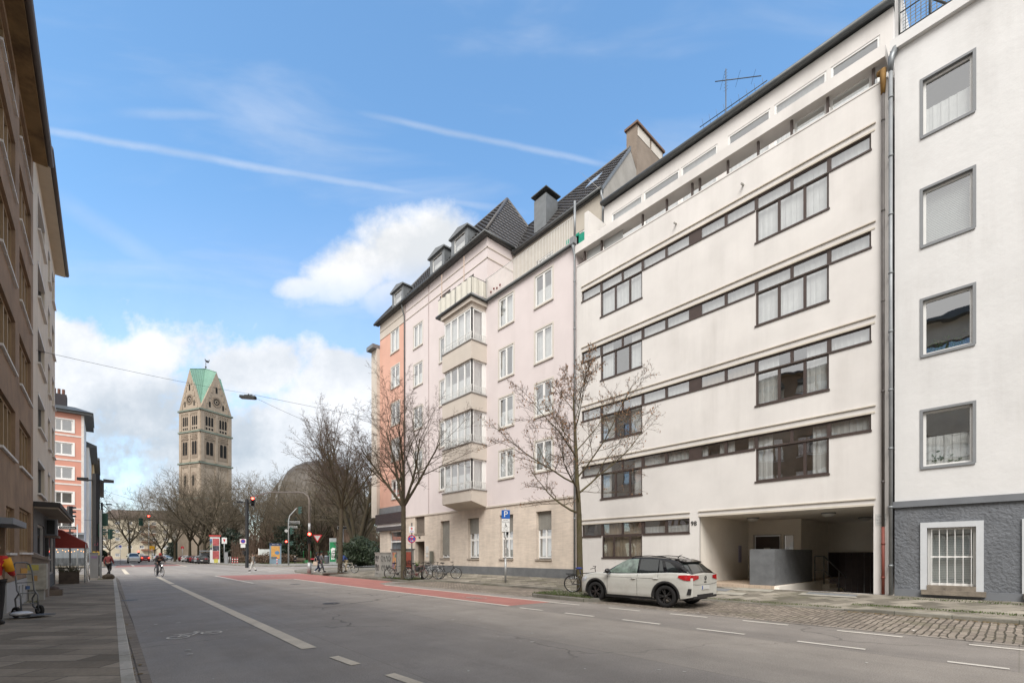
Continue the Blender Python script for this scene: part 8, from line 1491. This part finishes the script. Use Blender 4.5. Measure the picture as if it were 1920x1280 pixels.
# far signals and direction sign down the street
for xx, yy, d, lab in ((279, 963, 135, 'red pedestrian signal high in front of the avenue trees'), (260, 1029, 140, 'red traffic light above the waiting red car')):
    o = Vector(Dp(xx, yy + 6, d)); n, u = cam_face(o.x, o.y); t = thing('traffic_light', (o.x, o.y, 0), lab, 'traffic light'); mb = MB(); mb.cyl((o.x, o.y, 0), (o.x, o.y, o.z + .4), .09, None, 6); mb.build('pole', GALV, t); signal(t, o + n * .2, n, 2.0 if yy < 1000 else 1.6, 0, SIGB, lens=2)
o = Vector(Dp(285, 1026, 120)); n, u = cam_face(o.x, o.y); t = thing('direction_sign', (o.x, o.y, 0), 'yellow direction sign beneath the avenue trees', 'sign'); mb = MB(); plate(mb, o, u, n, 1.1, .95, 0, .05); mb.build('board', mat('sign_yellow', (.70, .38, .02), .5), t); mb = MB(); mb.cyl((o.x, o.y, 0), o, .06, None, 6); mb.build('post', GALV, t)
o = Vector(Dp(225.5, 1025, 70)); n, u = cam_face(o.x, o.y); t = thing('no_stopping_sign', (o.x, o.y, .1), 'white board with a small no stopping disc above the left kerb', 'sign'); mb = MB(); plate(mb, o, u, n, .45, .62, 0, .03); bd = mb.build('board', WSGN, t); mb = MB(); disc(mb, o + Vector((0, 0, .1)), u, n, .16, .035, 16); mb.build('sign_disc', mat('sign_violet_blue', (.05, .07, .35), .5), bd); mb = MB(); mb.cyl((o.x, o.y, .1), o, .035, None, 6); mb.build('post', GALV, t)
o = Vector(Dp(342, 1026, 110)); n, u = cam_face(o.x, o.y); t = thing('round_sign', (o.x, o.y, .1), 'small round red sign before the tower trees', 'sign'); mb = MB(); disc(mb, o, u, n, .33, .03, 16); mb.build('sign_disc', RSGN, t); mb = MB(); mb.cyl((o.x, o.y, 0), (o.x, o.y, o.z), .05, None, 6); mb.build('post', GALV, t)
# cables and the hanging lamp over the street
WIRE = mat('wire_black', (.02, .02, .02), .6)
def cable(name, label, a, b, sag, r=.012):
    mb = MB(); a, b = Vector(a), Vector(b); mb.tube([a.lerp(b, t / 16) - Vector((0, 0, sag * 4 * (t / 16) * (1 - t / 16))) for t in range(17)], r, 5, False); t = mb.build(name, WIRE); return tag(t, label, 'cable')
LP = Vector(Dp(465, 744, 33)); A0 = Vector((XL, 23.9, 9.05)); B0 = Vector((XF, 30.3, 11.3)); 
cable('suspension_cable', 'thin cable from the beige house wall to the hanging street lamp', A0, LP + Vector((0, 0, .25)), .1, .0075); cable('suspension_cable', 'thin cable from the hanging street lamp to the pink house', LP + Vector((0, 0, .25)), B0, .05, .011); cable('suspension_cable', 'thin slack cable from the hanging lamp toward the street trees', LP + Vector((0, 0, .2)), Vector(Dp(700, 835, 40)), .25, .010)
dv = (Vector(Dp(480, 744, 33)) - Vector(Dp(450, 744, 33))).normalized(); t = thing('hanging_lamp', tuple(LP), 'black box street lamp hanging on the cable before the clouds', 'street lamp', local=True); t.rotation_euler = (R(-6), R(4), math.atan2(dv.y, dv.x)); mb = MB(); mb.prism([(-.56, -.16, -.1), (-.56, .16, -.1), (-.56, .12, .08), (-.56, -.12, .08)], (1.12, 0, 0)); mb.build('housing', mat('lamp_dark_green', (.012, .014, .012), .7, .15), t); mb = MB(); mb.box(-.5, .5, -.13, .13, -.13, -.1); mb.build('glass', mat('lamp_glass_dark', (.09, .09, .085), .2), t); mb = MB(); mb.cyl((-.3, 0, .14), (.3, 0, .17), .025, None, 6); mb.cyl((0, 0, .05), (0, 0, .25), .03, None, 6); mb.build('hanger', WIRE, t)
for (a, b, s, lab) in ((Dp(190, 917, 80), Dp(330, 950, 110), .6, 'thin cable spanning from the left row to the avenue trees'), (Dp(128, 973, 60), Dp(330, 972, 110), .3, 'straight wire over the crossing carrying a green signal'), (Dp(200, 952, 82), Dp(340, 960, 110), .3, 'lower thin wire above the far carriageway')): cable('overhead_wire', lab, a, b, s, .02)
o = Vector(Dp(264, 978, 92)); t = thing('traffic_light', tuple(o), 'green signal box hanging on the wire over the far crossing', 'traffic light'); mb = MB(); mb.obox(o, (.5, .45, 1.45), Matrix.Rotation(R(35), 3, 'Z')); mb.build('signal_head', DGRN, t); mb = MB(); mb.cyl(o, o + Vector((0, 0, 1.1)), .04, None, 6); mb.build('hanger', WIRE, t)
# hand truck with a sack on the left pavement
t = thing('hand_truck', (-1.30, 15.6, .15), 'folding grey hand truck standing on the left pavement', 'hand truck', local=True); t.rotation_euler.z = R(35); HT = mat('hand_truck_grey', (.13, .135, .14), .45, .15, 5, metal=.5, world=False); mb = MB()
for s in (-.16, .16): mb.tube([(s, 0, .12), (s, .02, .5), (s, .14, .62), (s, .20, 1.05), (s * .9, .26, 1.22)], .016, 8); mb.tube([(s, .05, .15), (s, .17, .22), (s, .2, .42), (s, .08, .55)], .018, 6)
for z, y in ((.3, .01), (.55, .08), (.8, .16), (1.0, .19)): mb.cyl((-.16, y, z), (.16, y, z), .012, None, 6)
mb.tube([(-.145, .26, 1.22), (-.1, .3, 1.27), (.1, .3, 1.27), (.145, .26, 1.22)], .017, 8); mb.build('frame', HT, t); mb = MB(); mb.box(-.24, .24, -.42, .0, .035, .055); mb.build('toe_plate', HT, t)
for s in (-.22, .22): mb = MB(); mb.lathe([(.04, -.025), (.11, -.03), (.125, -.02), (.125, .02), (.11, .03), (.04, .025)], (s, .06, .125), 22, 'X'); w = mb.build('wheel', TYRE, t); mb = MB(); mb.lathe([(0, -.028), (.06, -.028), (.06, .028), (0, .028)], (s, .06, .125), 14, 'X'); mb.build('hub', RIMS, w)
mb = MB(); mb.box(-.06, .06, .19, .21, 1.02, 1.14); mb.build('tag', mat('tag_orange', (.40, .22, .06), .6), t); mb = MB(); mb.box(-.03, .04, .07, .1, .64, .72); mb.build('tag', mat('tag_blue', (.04, .08, .18), .6), t)
t = thing('parcel', (-1.42, 15.35, .205), 'flat white parcel sack lying on the hand truck plate', 'parcel', local=True); t.rotation_euler.z = R(35); mb = MB(); mb.ell((0, .0, .05), (.20, .17, .055), 16, 8, .05, random.Random(4)); mb.build('sack', mat('sack_white', (.52, .53, .55), .5, .08, 6, world=False), t); mb = MB(); mb.box(-.06, .06, -.05, .05, .09, .104); mb.build('address_label', mat('label_grey', (.40, .42, .45), .6, .1), t)
t = thing('utility_cabinet', (-1.55, 21.3, .15), 'pale post cabinet with a yellow sticker behind the hand truck', 'cabinet'); mb = MB(); mb.box(-1.83, -1.38, 20.9, 21.5, .5, 1.32); cs = mb.build('case', mat('cabinet_dirty', (.33, .32, .28), .8, .25, 4, stain=.3), t); mb = MB(); mb.box(-1.78, -1.44, 20.96, 21.46, .12, .5); mb.build('plinth', mat('cabinet_base', (.30, .295, .27), .9, .2, 3), t); mb = MB(); mb.box(-1.80, -1.55, 20.892, 20.899, 1.12, 1.29); mb.build('sticker', mat('sticker_yellow', (.40, .36, .10), .6), cs); mb = MB(); mb.box(-1.70, -1.58, 20.892, 20.899, .78, .95); mb.build('sticker', mat('sticker_orange', (.36, .22, .09), .6), cs)
t = thing('planter_box', (-1.35, 23.4, .15), 'low wooden crate planter on the pavement before the shop', 'planter'); mb = MB(); mb.box(-1.62, -1.12, 23.1, 23.7, .15, .36); mb.build('box', mat('crate_wood', (.13, .105, .085), .9, .3, 5), t); mb = MB(); mb.ell((-1.37, 23.4, .38), (.2, .24, .08), 10, 5, .2, random.Random(2)); mb.build('plants', mat('crate_plants', (.07, .05, .04), .95, .4, 9), t)
